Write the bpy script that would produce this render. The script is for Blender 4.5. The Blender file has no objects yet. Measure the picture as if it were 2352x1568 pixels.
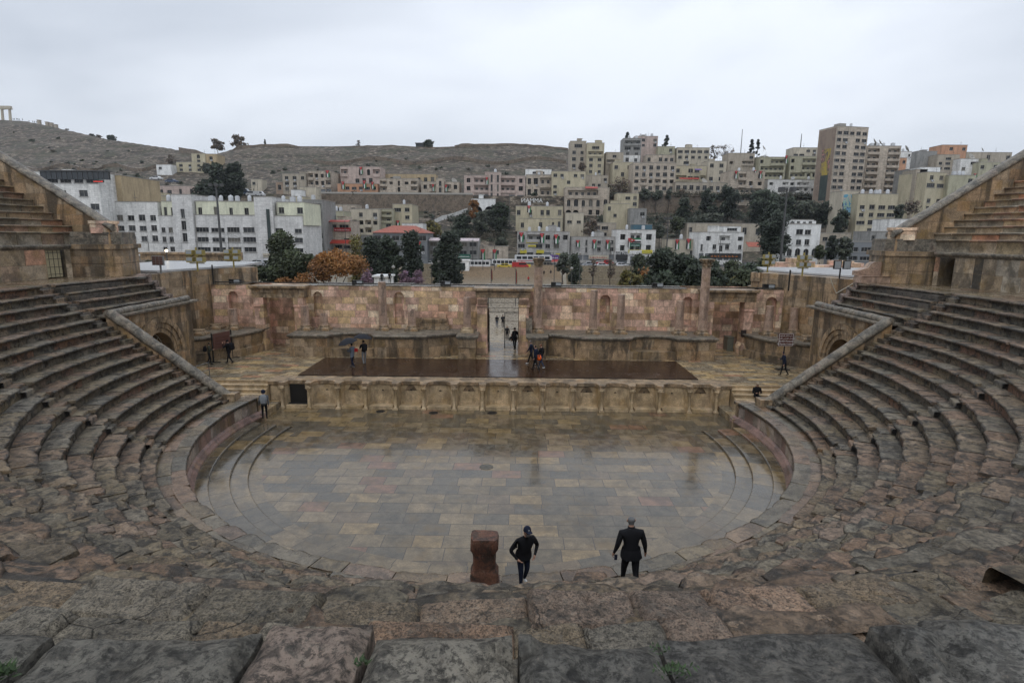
import bpy, math, random
import numpy as np
from mathutils import Vector, Matrix, noise
random.seed(7)
SC = bpy.context.scene
COL = SC.collection
PI = math.pi
R = math.radians

# ------------------------------------------------------------------ camera
F_PX, PITCH, ROLL, YAW = 1307.4, .1846, .0086, -.0081
CAM = Vector((1.0, -26.29, 10.0))
cy, sy, cp, sp, cr, sr = math.cos(YAW), math.sin(YAW), math.cos(PITCH), math.sin(PITCH), math.cos(ROLL), math.sin(ROLL)
FW = Vector((sy*cp, cy*cp, -sp)); _r = Vector((cy, -sy, 0)); _u = _r.cross(FW)
RT = _r*cr + _u*sr; UP = _u*cr - _r*sr
cam = bpy.data.cameras.new('camera'); cam.sensor_width = 36; cam.lens = F_PX/2352*36
cam.clip_start = .05; cam.clip_end = 5000
co = bpy.data.objects.new('camera', cam); COL.objects.link(co)
co.matrix_world = Matrix(((RT.x, UP.x, -FW.x, CAM.x), (RT.y, UP.y, -FW.y, CAM.y), (RT.z, UP.z, -FW.z, CAM.z), (0, 0, 0, 1)))
SC.camera = co

# ------------------------------------------------------------------ world, sun, exposure
SC.view_settings.view_transform = 'Standard'; SC.view_settings.look = 'None'
SC.view_settings.exposure = 0; SC.view_settings.gamma = 1
W = bpy.data.worlds.new("World"); SC.world = W; W.use_nodes = True
nt = W.node_tree; nt.nodes.clear()
def wn(t, **k):
    n = nt.nodes.new(t)
    for a, b in k.items(): setattr(n, a, b)
    return n
sky = wn('ShaderNodeTexSky', sky_type='NISHITA', sun_disc=False, sun_elevation=R(50), sun_rotation=R(200))
bg1 = wn('ShaderNodeBackground'); bg1.inputs[1].default_value = .1
nt.links.new(sky.outputs[0], bg1.inputs[0])
tc = wn('ShaderNodeTexCoord'); mp = wn('ShaderNodeMapping'); mp.inputs['Scale'].default_value = (1.0, 1.0, 2.2)
nz = wn('ShaderNodeTexNoise'); nz.inputs['Scale'].default_value = 1.25; nz.inputs['Detail'].default_value = 4; nz.inputs['Roughness'].default_value = .5
nz.inputs['Distortion'].default_value = .4
cr_ = wn('ShaderNodeValToRGB'); e = cr_.color_ramp.elements
e[0].position = .3; e[0].color = (.44, .49, .57, 1); e[1].position = .66; e[1].color = (.82, .87, .95, 1)
bg2 = wn('ShaderNodeBackground'); bg2.inputs[1].default_value = 1.08
mx = wn('ShaderNodeMixShader'); mx.inputs[0].default_value = .93; out = wn('ShaderNodeOutputWorld')
nt.links.new(tc.outputs['Generated'], mp.inputs[0]); nt.links.new(mp.outputs[0], nz.inputs[0]); nt.links.new(nz.outputs[0], cr_.inputs[0])
sz = wn('ShaderNodeSeparateXYZ'); nt.links.new(tc.outputs['Generated'], sz.inputs[0])       # overcast sky: brighter towards the zenith
mr_ = wn('ShaderNodeMapRange'); mr_.inputs[1].default_value = .12; mr_.inputs[2].default_value = 1; mr_.inputs[3].default_value = 1; mr_.inputs[4].default_value = 1.55; nt.links.new(sz.outputs[2], mr_.inputs[0])
vm = wn('ShaderNodeVectorMath', operation='SCALE'); nt.links.new(cr_.outputs[0], vm.inputs[0]); nt.links.new(mr_.outputs[0], vm.inputs['Scale']); nt.links.new(vm.outputs[0], bg2.inputs[0]); nt.links.new(bg1.outputs[0], mx.inputs[1]); nt.links.new(bg2.outputs[0], mx.inputs[2]); nt.links.new(mx.outputs[0], out.inputs[0])
sl = bpy.data.lights.new('sun', 'SUN'); sl.energy = .5; sl.angle = R(25); sl.color = (1, .97, .92)
so = bpy.data.objects.new('sun', sl); COL.objects.link(so)
so.rotation_euler = (R(40), 0, R(-20)); so.location = (0, 0, 60)
SC.cycles.use_denoising = True
SC.cycles.max_bounces = 6; SC.cycles.volume_bounces = 0

# ------------------------------------------------------------------ pixel -> world helpers (photo pixels on the 2352 px wide view)
def ray(x, y): return FW + RT*((x-1176)/F_PX) - UP*((y-784)/F_PX)
def at_z(x, y, z): d = ray(x, y); return CAM + d*((z-CAM.z)/d.z)
def at_y(x, y, Y): d = ray(x, y); return CAM + d*((Y-CAM.y)/d.y)
REG = {1: (0, 380, .49107), 2: (1000, 480, .46769), 3: (2000, 480, .46769), 4: (2996, 430, .46769), 0: (0, 0, 1/.57422)}
def D(reg, x, y):
    ox, oy, s = REG[reg]; return ((ox+x*s)*.57422, (oy+y*s)*.57422)

# ------------------------------------------------------------------ object helpers
def tag(o, label=None, cat=None, group=None, kind=None):
    if label: o['label'] = label
    if cat: o['category'] = cat
    if group: o['group'] = group
    if kind: o['kind'] = kind
    return o
def empty(name, loc, label, cat, group=None, rz=0):
    o = bpy.data.objects.new(name, None); COL.objects.link(o)
    o.location = loc; o.rotation_euler = (0, 0, rz); o.empty_display_size = .2
    return tag(o, label, cat, group)
MATS = {}
class MB:
    def __init__(s): s.v = []; s.f = []; s.m = []; s.t = None; s.sm = []
    def face(s, pts, mi=0, sm=False):
        b = len(s.v); s.v.extend([tuple(p) for p in pts]); s.f.append(tuple(range(b, b+len(pts)))); s.m.append(mi); s.sm.append(sm)
    def grid(s, rows, mi=0, close=False, sm=True):
        b = len(s.v); n = len(rows[0])
        for r in rows: s.v.extend([tuple(p) for p in r])
        for i in range(len(rows)-1):
            for j in range(n if close else n-1):
                k = (j+1) % n
                s.f.append((b+i*n+j, b+i*n+k, b+(i+1)*n+k, b+(i+1)*n+j)); s.m.append(mi); s.sm.append(sm)
    def box(s, x0, x1, y0, y1, z0, z1, mi=0):
        if x0 > x1: x0, x1 = x1, x0
        if y0 > y1: y0, y1 = y1, y0
        if z0 > z1: z0, z1 = z1, z0
        b = len(s.v)
        s.v += [(x0,y0,z0),(x1,y0,z0),(x1,y1,z0),(x0,y1,z0),(x0,y0,z1),(x1,y0,z1),(x1,y1,z1),(x0,y1,z1)]
        for q in ((0,3,2,1),(4,5,6,7),(0,1,5,4),(1,2,6,5),(2,3,7,6),(3,0,4,7)):
            s.f.append(tuple(b+i for i in q)); s.m.append(mi); s.sm.append(False)
    def obox(s, c, dx, dy, hx, hy, z0, z1, mi=0):          # oriented box, dx dy unit 2d vectors
        pts = [(c[0]+a*hx*dx[0]+b_*hy*dy[0], c[1]+a*hx*dx[1]+b_*hy*dy[1]) for a, b_ in ((-1,-1),(1,-1),(1,1),(-1,1))]
        s.prism(pts, z0, z1, mi)
    def prism(s, pts, z0, z1, mi=0, zt=None):
        a = sum(pts[i][0]*pts[(i+1)%len(pts)][1]-pts[(i+1)%len(pts)][0]*pts[i][1] for i in range(len(pts)))
        if a < 0: pts = pts[::-1]; zt = zt[::-1] if zt else None
        n = len(pts); b = len(s.v)
        s.v += [(p[0], p[1], z0) for p in pts] + [(p[0], p[1], (zt[i] if zt else z1)) for i, p in enumerate(pts)]
        s.f.append(tuple(b+i for i in range(n))[::-1]); s.m.append(mi); s.sm.append(False)
        s.f.append(tuple(b+n+i for i in range(n))); s.m.append(mi); s.sm.append(False)
        for i in range(n):
            k = (i+1) % n; s.f.append((b+i, b+k, b+n+k, b+n+i)); s.m.append(mi); s.sm.append(False)
    def yprism(s, pts, y0, y1, mi=0):                       # outline in x,z extruded along y
        b = MB(); b.prism([(p[0], p[1]) for p in pts], y0, y1)
        o = len(s.v); s.v += [(x, z, y) for x, y, z in b.v]
        for f in b.f: s.f.append(tuple(o+i for i in f)[::-1]); s.m.append(mi); s.sm.append(False)
    def xprism(s, pts, x0, x1, mi=0):                       # outline in y,z extruded along x
        b = MB(); b.prism([(p[0], p[1]) for p in pts], x0, x1)
        o = len(s.v); s.v += [(z, x, y) for x, y, z in b.v]
        for f in b.f: s.f.append(tuple(o+i for i in f)); s.m.append(mi); s.sm.append(False)
    def tube(s, p0, p1, r0, r1=None, n=8, mi=0, cap=True):
        r1 = r0 if r1 is None else r1; p0 = Vector(p0); p1 = Vector(p1); d = (p1-p0).normalized()
        a = d.orthogonal().normalized(); b = d.cross(a)
        rows = [[p+(a*math.cos(2*PI*i/n)+b*math.sin(2*PI*i/n))*r for i in range(n)] for p, r in ((p0, r0), (p1, r1))]
        s.grid(rows, mi, True)
        if cap: s.face(rows[0][::-1], mi); s.face(rows[1], mi)
    def lathe(s, c, prof, n=16, mi=0, jit=0, seed=0):       # prof list of (r,z)
        rows = [[(c[0]+r*math.cos(2*PI*i/n), c[1]+r*math.sin(2*PI*i/n), c[2]+z + (jit*noise.noise(Vector((i*.9, seed, r*5))) if k == len(prof)-2 or k == len(prof)-1 else 0)) for i in range(n)] for k, (r, z) in enumerate(prof)]
        s.grid(rows, mi, True); s.face(rows[-1], mi)
    def build(s, name, mats, parent=None, origin=None, kind=None, smooth=None):
        if not isinstance(mats, (list, tuple)): mats = [mats]
        me = bpy.data.meshes.new(name)
        o3 = Vector(origin) if origin is not None else (parent.matrix_basis.translation.copy() if parent else Vector((0, 0, 0)))
        if parent is not None and origin is None and s.__dict__.get('local'): o3 = Vector((0, 0, 0))
        if s.__dict__.get('local'): o3 = Vector((0, 0, 0))
        vv = [(a-o3.x, b-o3.y, c-o3.z) for a, b, c in s.v]
        me.from_pydata(vv, [], s.f)
        for m in mats: me.materials.append(m)
        me.polygons.foreach_set('material_index', s.m)
        me.polygons.foreach_set('use_smooth', [bool(x) if smooth is None else smooth for x in s.sm])
        if s.t is not None:
            ca = me.color_attributes.new('tint', 'FLOAT_COLOR', 'POINT')
            t = s.t + [(1, 1, 1)]*(len(s.v)-len(s.t))
            ca.data.foreach_set('color', [c for p in t for c in (p[0], p[1], p[2], 1)])
        me.update()
        ob = bpy.data.objects.new(name, me); COL.objects.link(ob)
        if parent:
            ob.parent = parent
            if origin is not None: ob.location = o3 - parent.location
        elif origin is not None: ob.location = o3
        if kind: ob['kind'] = kind
        return ob
def LMB():
    m = MB(); m.local = True; return m

# ------------------------------------------------------------------ materials
class NT:
    def __init__(s, name):
        s.mat = bpy.data.materials.new(name); s.mat.use_nodes = True; s.t = s.mat.node_tree
        s.b = s.t.nodes['Principled BSDF']; s.tc = s.n('ShaderNodeTexCoord')
    def n(s, t, ins=None, **k):
        x = s.t.nodes.new(t)
        for a, b in k.items(): setattr(x, a, b)
        for a, b in (ins or {}).items():
            if isinstance(b, bpy.types.NodeSocket): s.t.links.new(b, x.inputs[a])
            else: x.inputs[a].default_value = b
        return x
    def link(s, a, b): s.t.links.new(a, b)
    def noise(s, vec, scale, det=3, rough=.5, dist=0):
        return s.n('ShaderNodeTexNoise', {'Vector': vec, 'Scale': scale, 'Detail': det, 'Roughness': rough, 'Distortion': dist}).outputs[0]
    def map(s, vec, sc=(1, 1, 1), loc=(0, 0, 0)): return s.n('ShaderNodeMapping', {'Vector': vec, 'Scale': sc, 'Location': loc}).outputs[0]
    def mr(s, v, a, b, c=0, d=1): return s.n('ShaderNodeMapRange', {0: v, 1: a, 2: b, 3: c, 4: d}).outputs[0]
    def mix(s, f, a, b, mode='MIX'):
        x = s.t.nodes.new('ShaderNodeMix'); x.data_type = 'RGBA'; x.blend_type = mode
        for i, v in ((0, f), (6, a), (7, b)):
            if isinstance(v, bpy.types.NodeSocket): s.t.links.new(v, x.inputs[i])
            elif i == 0: x.inputs[i].default_value = v
            else: x.inputs[i].default_value = (*v, 1) if len(v) == 3 else v
        return x.outputs[2]
    def ramp(s, v, stops, const=False):
        x = s.n('ShaderNodeValToRGB', {0: v}); cr = x.color_ramp
        if const: cr.interpolation = 'CONSTANT'
        while len(cr.elements) < len(stops): cr.elements.new(.5)
        for e, (p, c) in zip(cr.elements, stops): e.position = p; e.color = (*c, 1)
        return x.outputs[0]
    def math(s, op, a, b=0): return s.n('ShaderNodeMath', {0: a, 1: b}, operation=op).outputs[0]
    def wallvec(s, src=None):                               # (x+y, z, 0) so that courses run level on any upright wall
        v = src or s.tc.outputs['Object']; q = s.n('ShaderNodeSeparateXYZ', {0: v})
        return s.n('ShaderNodeCombineXYZ', {0: s.math('ADD', q.outputs[0], q.outputs[1]), 1: q.outputs[2]}).outputs[0]
    def fin(s, col, rough=.6, bump=None, bs=.3, bd=.02, spec=.5):
        if isinstance(col, bpy.types.NodeSocket): s.link(col, s.b.inputs['Base Color'])
        else: s.b.inputs['Base Color'].default_value = (*col, 1)
        if isinstance(rough, bpy.types.NodeSocket): s.link(rough, s.b.inputs['Roughness'])
        else: s.b.inputs['Roughness'].default_value = rough
        s.b.inputs['Specular IOR Level'].default_value = spec
        if bump is not None:
            bn = s.n('ShaderNodeBump', {'Strength': bs, 'Distance': bd, 'Height': bump}); s.link(bn.outputs[0], s.b.inputs['Normal'])
        return s.mat
def plain(name, col, rough=.6, metal=0, var=.12, sc=8, spec=.5):
    t = NT(name); v = t.noise(t.tc.outputs['Object'], sc, 3)
    c = t.mix(t.mr(v, .3, .7), [x*(1-var) for x in col], [min(1, x*(1+var)) for x in col])
    t.b.inputs['Metallic'].default_value = metal
    return t.fin(c, rough, spec=spec)
PAL = [(0, (.20, .125, .085)), (.12, (.30, .185, .14)), (.27, (.25, .175, .115)), (.42, (.33, .215, .17)), (.56, (.20, .15, .10)), (.68, (.36, .26, .20)), (.8, (.24, .14, .11)), (.92, (.31, .23, .15))]
WPAL = [(0, (.26, .19, .115)), (.16, (.36, .26, .17)), (.32, (.30, .23, .16)), (.48, (.40, .29, .19)), (.62, (.25, .19, .13)), (.76, (.38, .30, .22)), (.88, (.33, .22, .13))]
SPAL = [(0, (.29, .20, .145)), (.12, (.43, .30, .25)), (.25, (.36, .25, .21)), (.36, (.48, .36, .275)), (.48, (.40, .26, .215)), (.6, (.31, .23, .15)), (.70, (.52, .43, .34)), (.8, (.38, .28, .17)), (.9, (.42, .265, .20)), (.96, (.27, .18, .12))]
COLD = [(0, (.22, .205, .18)), (.15, (.29, .235, .20)), (.3, (.25, .235, .20)), (.45, (.31, .27, .225)), (.6, (.20, .19, .17)), (.75, (.28, .26, .225)), (.9, (.27, .21, .18))]
def stone(name, pal=PAL, brick=None, attr=False, gain=1., dark=.55, dscale=1.2, streak=1., och=.3, rough=(.3, .6), mortar=.45, bs=.5, bd=.02, pits=0, wall=True, moss=0, spec=.4, vsh=(0, 0, 0), spk=0, spks=(9, 34)):
    gain *= .76; pal = [(p_, (c_[0]*1.0, c_[1]*.955, c_[2]*.87)) for p_, c_ in pal]; t = NT(name); ob = t.tc.outputs['Object']
    if any(vsh): ob = t.map(ob, (1, 1, 1), vsh)
    if brick:
        w, h = brick
        vec = t.wallvec(ob) if wall is True else (t.tc.outputs['UV'] if wall == 'uv' else ob)
        wob = t.mix(.5, vec, vec)
        br = t.n('ShaderNodeTexBrick', {'Vector': vec, 'Color1': (0, 0, 0, 1), 'Color2': (1, 1, 1, 1), 'Mortar': (.5, .5, .5, 1), 'Scale': 1, 'Mortar Size': .016, 'Mortar Smooth': .3, 'Bias': 0, 'Brick Width': w, 'Row Height': h})
        br.offset = .37; br.squash = .8; br.squash_frequency = 3
        col = t.ramp(br.outputs[0], pal, True); mo = br.outputs[1]
    elif attr:
        col = t.n('ShaderNodeAttribute', attribute_name='tint').outputs[0]; mo = None
    else:
        col = t.ramp(t.noise(ob, .7, 3, .6), [(.3+.4*p, c) for p, c in pal]); mo = None
    n1 = t.noise(ob, 2.2, 6, .65); n2 = t.noise(ob, 17, 5, .7); n3 = t.noise(t.map(ob, (1, 1, streak), (3, 1, 7)), dscale, 7, .68, .6)
    n4 = t.noise(t.map(ob, (1, 1, 1), (9, 4, 2)), 1.1, 4, .6)
    col = t.mix(1., col, t.ramp(n1, [(.3, (.58*gain,)*3), (.7, (1.35*gain,)*3)]), 'MULTIPLY')
    col = t.mix(.8, col, t.ramp(n2, [(.32, (.62, .62, .62)), (.68, (1.3, 1.28, 1.24))]), 'MULTIPLY')
    if och: col = t.mix(t.math('MULTIPLY', t.mr(n4, .52, .7), och), col, (.25*gain, .155*gain, .05*gain))
    if moss: col = t.mix(t.math('MULTIPLY', t.mr(t.noise(ob, 2.7, 6, .7), .55, .7), moss), col, (.075, .068, .03))
    if dark: col = t.mix(t.math('MULTIPLY', t.mr(n3, .485, .58), dark), col, (.022, .020, .016))
    h = t.math('ADD', t.math('MULTIPLY', n2, .5), t.math('MULTIPLY', t.noise(ob, 60, 3, .6), .2))
    if spk:
        for q, (ss, am) in enumerate(zip(spks, (.6, .75))):
            sn = t.noise(t.map(ob, (1, 1, 1), (q*7+1, 2, q*3)), ss, 8, .78, .3); h = t.math('ADD', h, t.math('MULTIPLY', sn, .9))
            col = t.mix(t.math('MULTIPLY', t.mr(sn, .50, .43), am*spk), col, (.026, .023, .018))
            col = t.mix(t.math('MULTIPLY', t.mr(sn, .56, .66), .55*spk), col, (.39*gain+.03, .33*gain+.026, .265*gain+.019))
    if pits:
        pn = t.noise(t.map(ob, (1, 1, 1), (5, 5, 5)), 23, 2, .5); pm = t.mr(pn, .40, .33)
        lc = t.noise(t.map(ob, (1, 1, 1), (8, 3, 1)), 9, 8, .8, .5)
        col = t.mix(t.math('MULTIPLY', t.mr(lc, .52, .60), .45*pits), col, (.36, .33, .27))
        col = t.mix(t.math('MULTIPLY', t.mr(t.noise(ob, 5.5, 8, .78), .53, .60), .75*pits), col, (.045, .042, .035))
        col = t.mix(t.math('MULTIPLY', pm, pits), col, (.018, .016, .013)); h = t.math('SUBTRACT', h, t.math('MULTIPLY', pm, .5*pits))
        v = t.n('ShaderNodeTexVoronoi', {'Vector': t.mix(.22, ob, t.n('ShaderNodeTexNoise', {'Vector': ob, 'Scale': 3.}).outputs[1]), 'Scale': 2.3}, feature='DISTANCE_TO_EDGE').outputs[0]
        ck = t.math('MULTIPLY', t.mr(v, .014, .002), t.mr(t.noise(ob, .8, 2), .5, .6))
        col = t.mix(t.math('MULTIPLY', ck, .8), col, (.02, .018, .015)); h = t.math('SUBTRACT', h, ck)
    if mo is not None:
        col = t.mix(t.math('MULTIPLY', mo, mortar), col, (.05, .04, .03)); h = t.math('SUBTRACT', h, mo)
    rg = t.mr(n1, .35, .65, rough[0], rough[1])
    return t.fin(col, rg, h, bs, bd, spec)
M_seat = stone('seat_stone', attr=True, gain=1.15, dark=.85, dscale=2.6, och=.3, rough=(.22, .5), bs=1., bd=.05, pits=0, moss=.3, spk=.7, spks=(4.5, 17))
M_near = stone('near_stone', attr=True, gain=1.55, dark=.0, dscale=3, och=.15, rough=(.36, .7), bs=1., bd=.04, pits=.6, moss=.15, spk=1., spks=(19, 60))
M_walk = stone('walkway_stone', attr=True, gain=.8, dark=.3, och=.3, rough=(.12, .32), bs=.3, bd=.01, spk=.2)
M_scaena = stone('pink_ashlar', pal=SPAL, brick=(.95, .50), gain=2.45, dark=.42, spk=.22, dscale=.8, streak=.5, och=.08, mortar=.4, rough=(.35, .6), vsh=(1.3, .2, .13))
M_pod = stone('podium_stone', pal=WPAL, brick=(.8, .72), gain=1.4, dark=.7, spk=.4, dscale=1.1, streak=.25, och=.6, mortar=.5)
M_wall = stone('side_wall_stone', pal=WPAL, brick=(.75, .6), gain=1.5, dark=.72, spk=.35, dscale=1.2, streak=.12, och=.8, mortar=.4)
M_side = stone('upper_wall_stone', attr=True, spk=.4, gain=1.4, dark=.5, dscale=1.0, streak=.5, och=.6, moss=.3)
M_cap = stone('coping_stone', pal=COLD, gain=1.25, dark=.6, dscale=2.4, och=.2, rough=(.35, .6), bs=.8, bd=.03, spk=.6)
M_trim = stone('trim_stone', pal=WPAL, spk=.45, gain=1.45, dark=.6, dscale=1.6, streak=.4, och=.5)
M_column = stone('column_stone', pal=[(0, (.29, .20, .16)), (.5, (.34, .25, .21)), (1, (.31, .22, .16))], gain=1.75, dark=.45, dscale=1.5, streak=.4, och=.3, spk=.35)
M_front = stone('stage_front_stone', pal=[(0, (.34, .27, .18)), (.5, (.40, .32, .22)), (1, (.36, .29, .21))], gain=1.85, spk=.2, dark=.3, dscale=1.4, streak=.2, och=.55, rough=(.3, .5), bs=.25)
M_recess = stone('shaded_recess_stone', pal=WPAL, gain=.7, dark=.5, dscale=2, och=.5, rough=(.4, .6))  # shade of the pointed recesses painted as a darker stone colour
M_up = stone('pale_step_stone', attr=True, spk=.35, gain=1.9, dark=.45, dscale=1.4, streak=.6, och=.4, moss=.2)
M_altar = stone('red_altar_stone', pal=[(0, (.14, .055, .035)), (.5, (.20, .085, .055)), (1, (.27, .15, .11))], gain=1.3, dark=.75, dscale=3, och=.1, rough=(.4, .65), bs=1., bd=.04, spk=.5)
def floor_mat(name, brick, wall, pal, gain=.6, rough=(.07, .2), dark=.25, och=.4):
    return stone(name, pal=pal, brick=brick, wall=wall, gain=gain, dark=dark, dscale=.7, och=och, mortar=.95, rough=rough, bs=.25, bd=.012)
FPAL = [(0, (.25, .205, .14)), (.15, (.38, .30, .195)), (.3, (.20, .175, .135)), (.45, (.34, .27, .175)), (.6, (.21, .185, .145)), (.72, (.44, .33, .185)), (.86, (.29, .225, .155)), (.95, (.37, .22, .15))]
M_orch = floor_mat('orchestra_paving', (1.25, .78), False, FPAL, .66, (.06, .24), .35, .6)
M_ring = floor_mat('ring_paving', (1.15, 5.), 'uv', FPAL, .65, (.07, .26), .35, .6)
for _m in (M_orch, M_ring):
    _b = _m.node_tree.nodes['Principled BSDF']; _b.inputs['Coat Weight'].default_value = .22; _b.inputs['Coat Roughness'].default_value = .05
M_stage = floor_mat('stage_paving', (1.1, .5), False, FPAL, 1.35, (.16, .34), .2)
M_dark = plain('dark_void', (.012, .010, .008), .9)
M_iron = plain('dark_iron', (.03, .028, .026), .5, .6)
M_deck = None
def deck_mat():
    t = NT('wet_dark_wood'); ob = t.tc.outputs['Object']; s = t.n('ShaderNodeSeparateXYZ', {0: ob})
    y = t.math('FRACT', t.math('MULTIPLY', s.outputs[1], 6.8)); gap = t.math('GREATER_THAN', .10, y)
    xs = t.math('FRACT', t.math('MULTIPLY', s.outputs[0], .41)); sm = t.math('MULTIPLY', t.math('GREATER_THAN', .012, xs), .4)
    n = t.noise(t.map(ob, (.5, 9, 1)), 2, 5, .7)
    c = t.mix(t.mr(n, .3, .7), (.026, .0125, .0065), (.055, .028, .015)); c = t.mix(gap, c, (.006, .004, .003)); c = t.mix(sm, c, (.09, .06, .045))
    n2 = t.noise(ob, 1.3, 4, .6)
    return t.fin(c, t.mr(n2, .35, .65, .1, .28), t.math('SUBTRACT', n, gap), .35, .004)
M_deck = deck_mat()
# ================================================================== THE THEATRE
M_pcop = stone('podium_coping_stone', attr=True, gain=.85, dark=.5, och=.2, rough=(.16, .4), bs=.5, bd=.02, spk=.4)
TINTS = [(0.346,0.226,0.150),(0.297,0.216,0.133),(0.356,0.250,0.168),(0.267,0.206,0.133),(0.327,0.206,0.129),(0.307,0.240,0.150),(0.258,0.216,0.150),(0.376,0.278,0.185),(0.286,0.187,0.120)]
TGREY = [(0.255,0.222,0.167),(0.296,0.251,0.185),(0.224,0.198,0.154),(0.337,0.241,0.176),(0.275,0.227,0.163)]
TWARM = [(.40,.31,.19),(.36,.27,.17),(.42,.33,.23),(.33,.26,.18),(.38,.24,.17),(.44,.24,.15),(.36,.31,.24)]
def nz3(x, y, z): return noise.noise(Vector((x, y, z)))
def fr(x, y, z): return noise.fractal(Vector((x, y, z)), .9, 2.1, 3)
def phi(r, y): return 90 + math.degrees(math.asin(y/r))                 # angle from the back axis at which a circle of radius r reaches height y
def pol(r, p): a = R(-90+p); return (r*math.cos(a), r*math.sin(a))
def ring_blocks(mb, re, rb, z, riser, p0, p1, L=(.7, 1.5), ero=None, cuts=(), tints=TINTS, ds=.11, over=.18, lip=.10, rnd=random, zj=.012, only=None, segs_out=None):
    """courses of separate worn blocks along an arc. ero(p) gives wear in metres at angle p."""
    if mb.t is None: mb.t = []
    segs = [(p0, p1)]
    for a, b in cuts:
        n = []
        for s0, s1 in segs:
            if b <= s0 or a >= s1: n.append((s0, s1)); continue
            if a > s0: n.append((s0, a))
            if b < s1: n.append((b, s1))
        segs = n
    if segs_out is not None: segs_out.extend(segs); return
    for s0, s1 in segs:
        if only is not None and abs(s0-only) > .01: continue
        p = s0
        while p < s1-.05:
            q = p + math.degrees(rnd.uniform(*L)/re)
            if s1-q < math.degrees(.4/re): q = s1
            pm = (p+q)/2; E = ero(pm) if ero else 0
            d = math.degrees(rnd.uniform(.004, .012+.1*E)/re)
            t = rnd.choice(tints); k = rnd.uniform(.88, 1.1); t = (t[0]*k, t[1]*k, t[2]*k); tr = rnd.choice(TWARM+TGREY)
            dz = rnd.uniform(-zj, zj)*(1+6*E); dr = rnd.uniform(-.3, 1)*(.01+.45*E)
            W = rb-re
            prof = [(re+over, z-riser-.03, 0), (re+over, z-lip-.03, .25), (re+.01, z-lip, .8), (re, z-lip*.45, 1), (re+.008, z-.015, 1), (re+.05, z, .9), (re+.16, z, .55), (re+.34*W+.05, z, .3), (re+.7*W, z, .2), (rb+.12, z, .05)]
            n = max(2, int((q-p)*R(1)*re/ds)); rows = []
            for i in range(n+1):
                a = p+d+(q-p-2*d)*i/n; ca, sa = pol(1, a)
                edge = (1-min(1, min(i, n-i)/1.5))*E*.5
                row = []
                for (r, zz, w) in prof:
                    x, y = r*ca, r*sa
                    if w:
                        f1 = fr(x*1.6, y*1.6, zz*2+3); f2 = nz3(x*7, y*7, zz*7)
                        er = E*w*(max(0, .45+1.3*f1)*(1+.35*f2)) + edge*w
                        rr = r+dr*w+er*.85; z2 = zz+dz-(er*.42 if zz > z-.1 else er*.1) + .012*f2*(w < 1) + E*.08*f1*(w < .6)
                    else: rr = r; z2 = zz
                    row.append((rr*ca, rr*sa, z2))
                rows.append(row)
            mb.grid(rows)
            for row in rows:                                 # lip darkened unevenly, paler riser stones below it
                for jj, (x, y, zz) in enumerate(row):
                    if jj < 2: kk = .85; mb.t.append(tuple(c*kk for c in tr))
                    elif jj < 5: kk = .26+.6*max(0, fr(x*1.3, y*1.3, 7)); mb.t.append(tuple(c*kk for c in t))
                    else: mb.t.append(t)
            for row, fl in ((rows[0], 1), (rows[-1], 0)):
                pts = row + [(row[-1][0], row[-1][1], row[0][2])]
                b0 = len(mb.v); mb.face(pts[::-1] if fl else pts); mb.t += [t]*(len(mb.v)-b0)
            p = q
def ring_wall(mb, r, z0, z1, p0, p1, L=(.8, 1.4), tints=TINTS, rnd=random, out=False, gap=.006):
    if mb.t is None: mb.t = []
    p = p0
    while p < p1-.01:
        q = min(p1, p+math.degrees(rnd.uniform(*L)/r))
        if p1-q < math.degrees(.3/r): q = p1
        t = rnd.choice(tints); k = rnd.uniform(.8, 1.15); t = tuple(c*k for c in t); g = math.degrees(gap/r); dr = rnd.uniform(0, .012)
        n = max(2, int((q-p)*R(1)*r/.25)); b0 = len(mb.v)
        cols = [pol(r+dr, p+g+(q-p-2*g)*i/n) for i in range(n+1)]
        mb.grid([[(x, y, z0+.006) for x, y in cols], [(x, y, z1-.006) for x, y in cols]], sm=False)
        mb.t += [t]*(len(mb.v)-b0); p = q
def arc_strip(mb, prof, p0, p1, n=120, mi=0):
    mb.grid([[(*pol(r, p0+(p1-p0)*i/n), z) for i in range(n+1)] for r, z in prof], mi)

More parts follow.
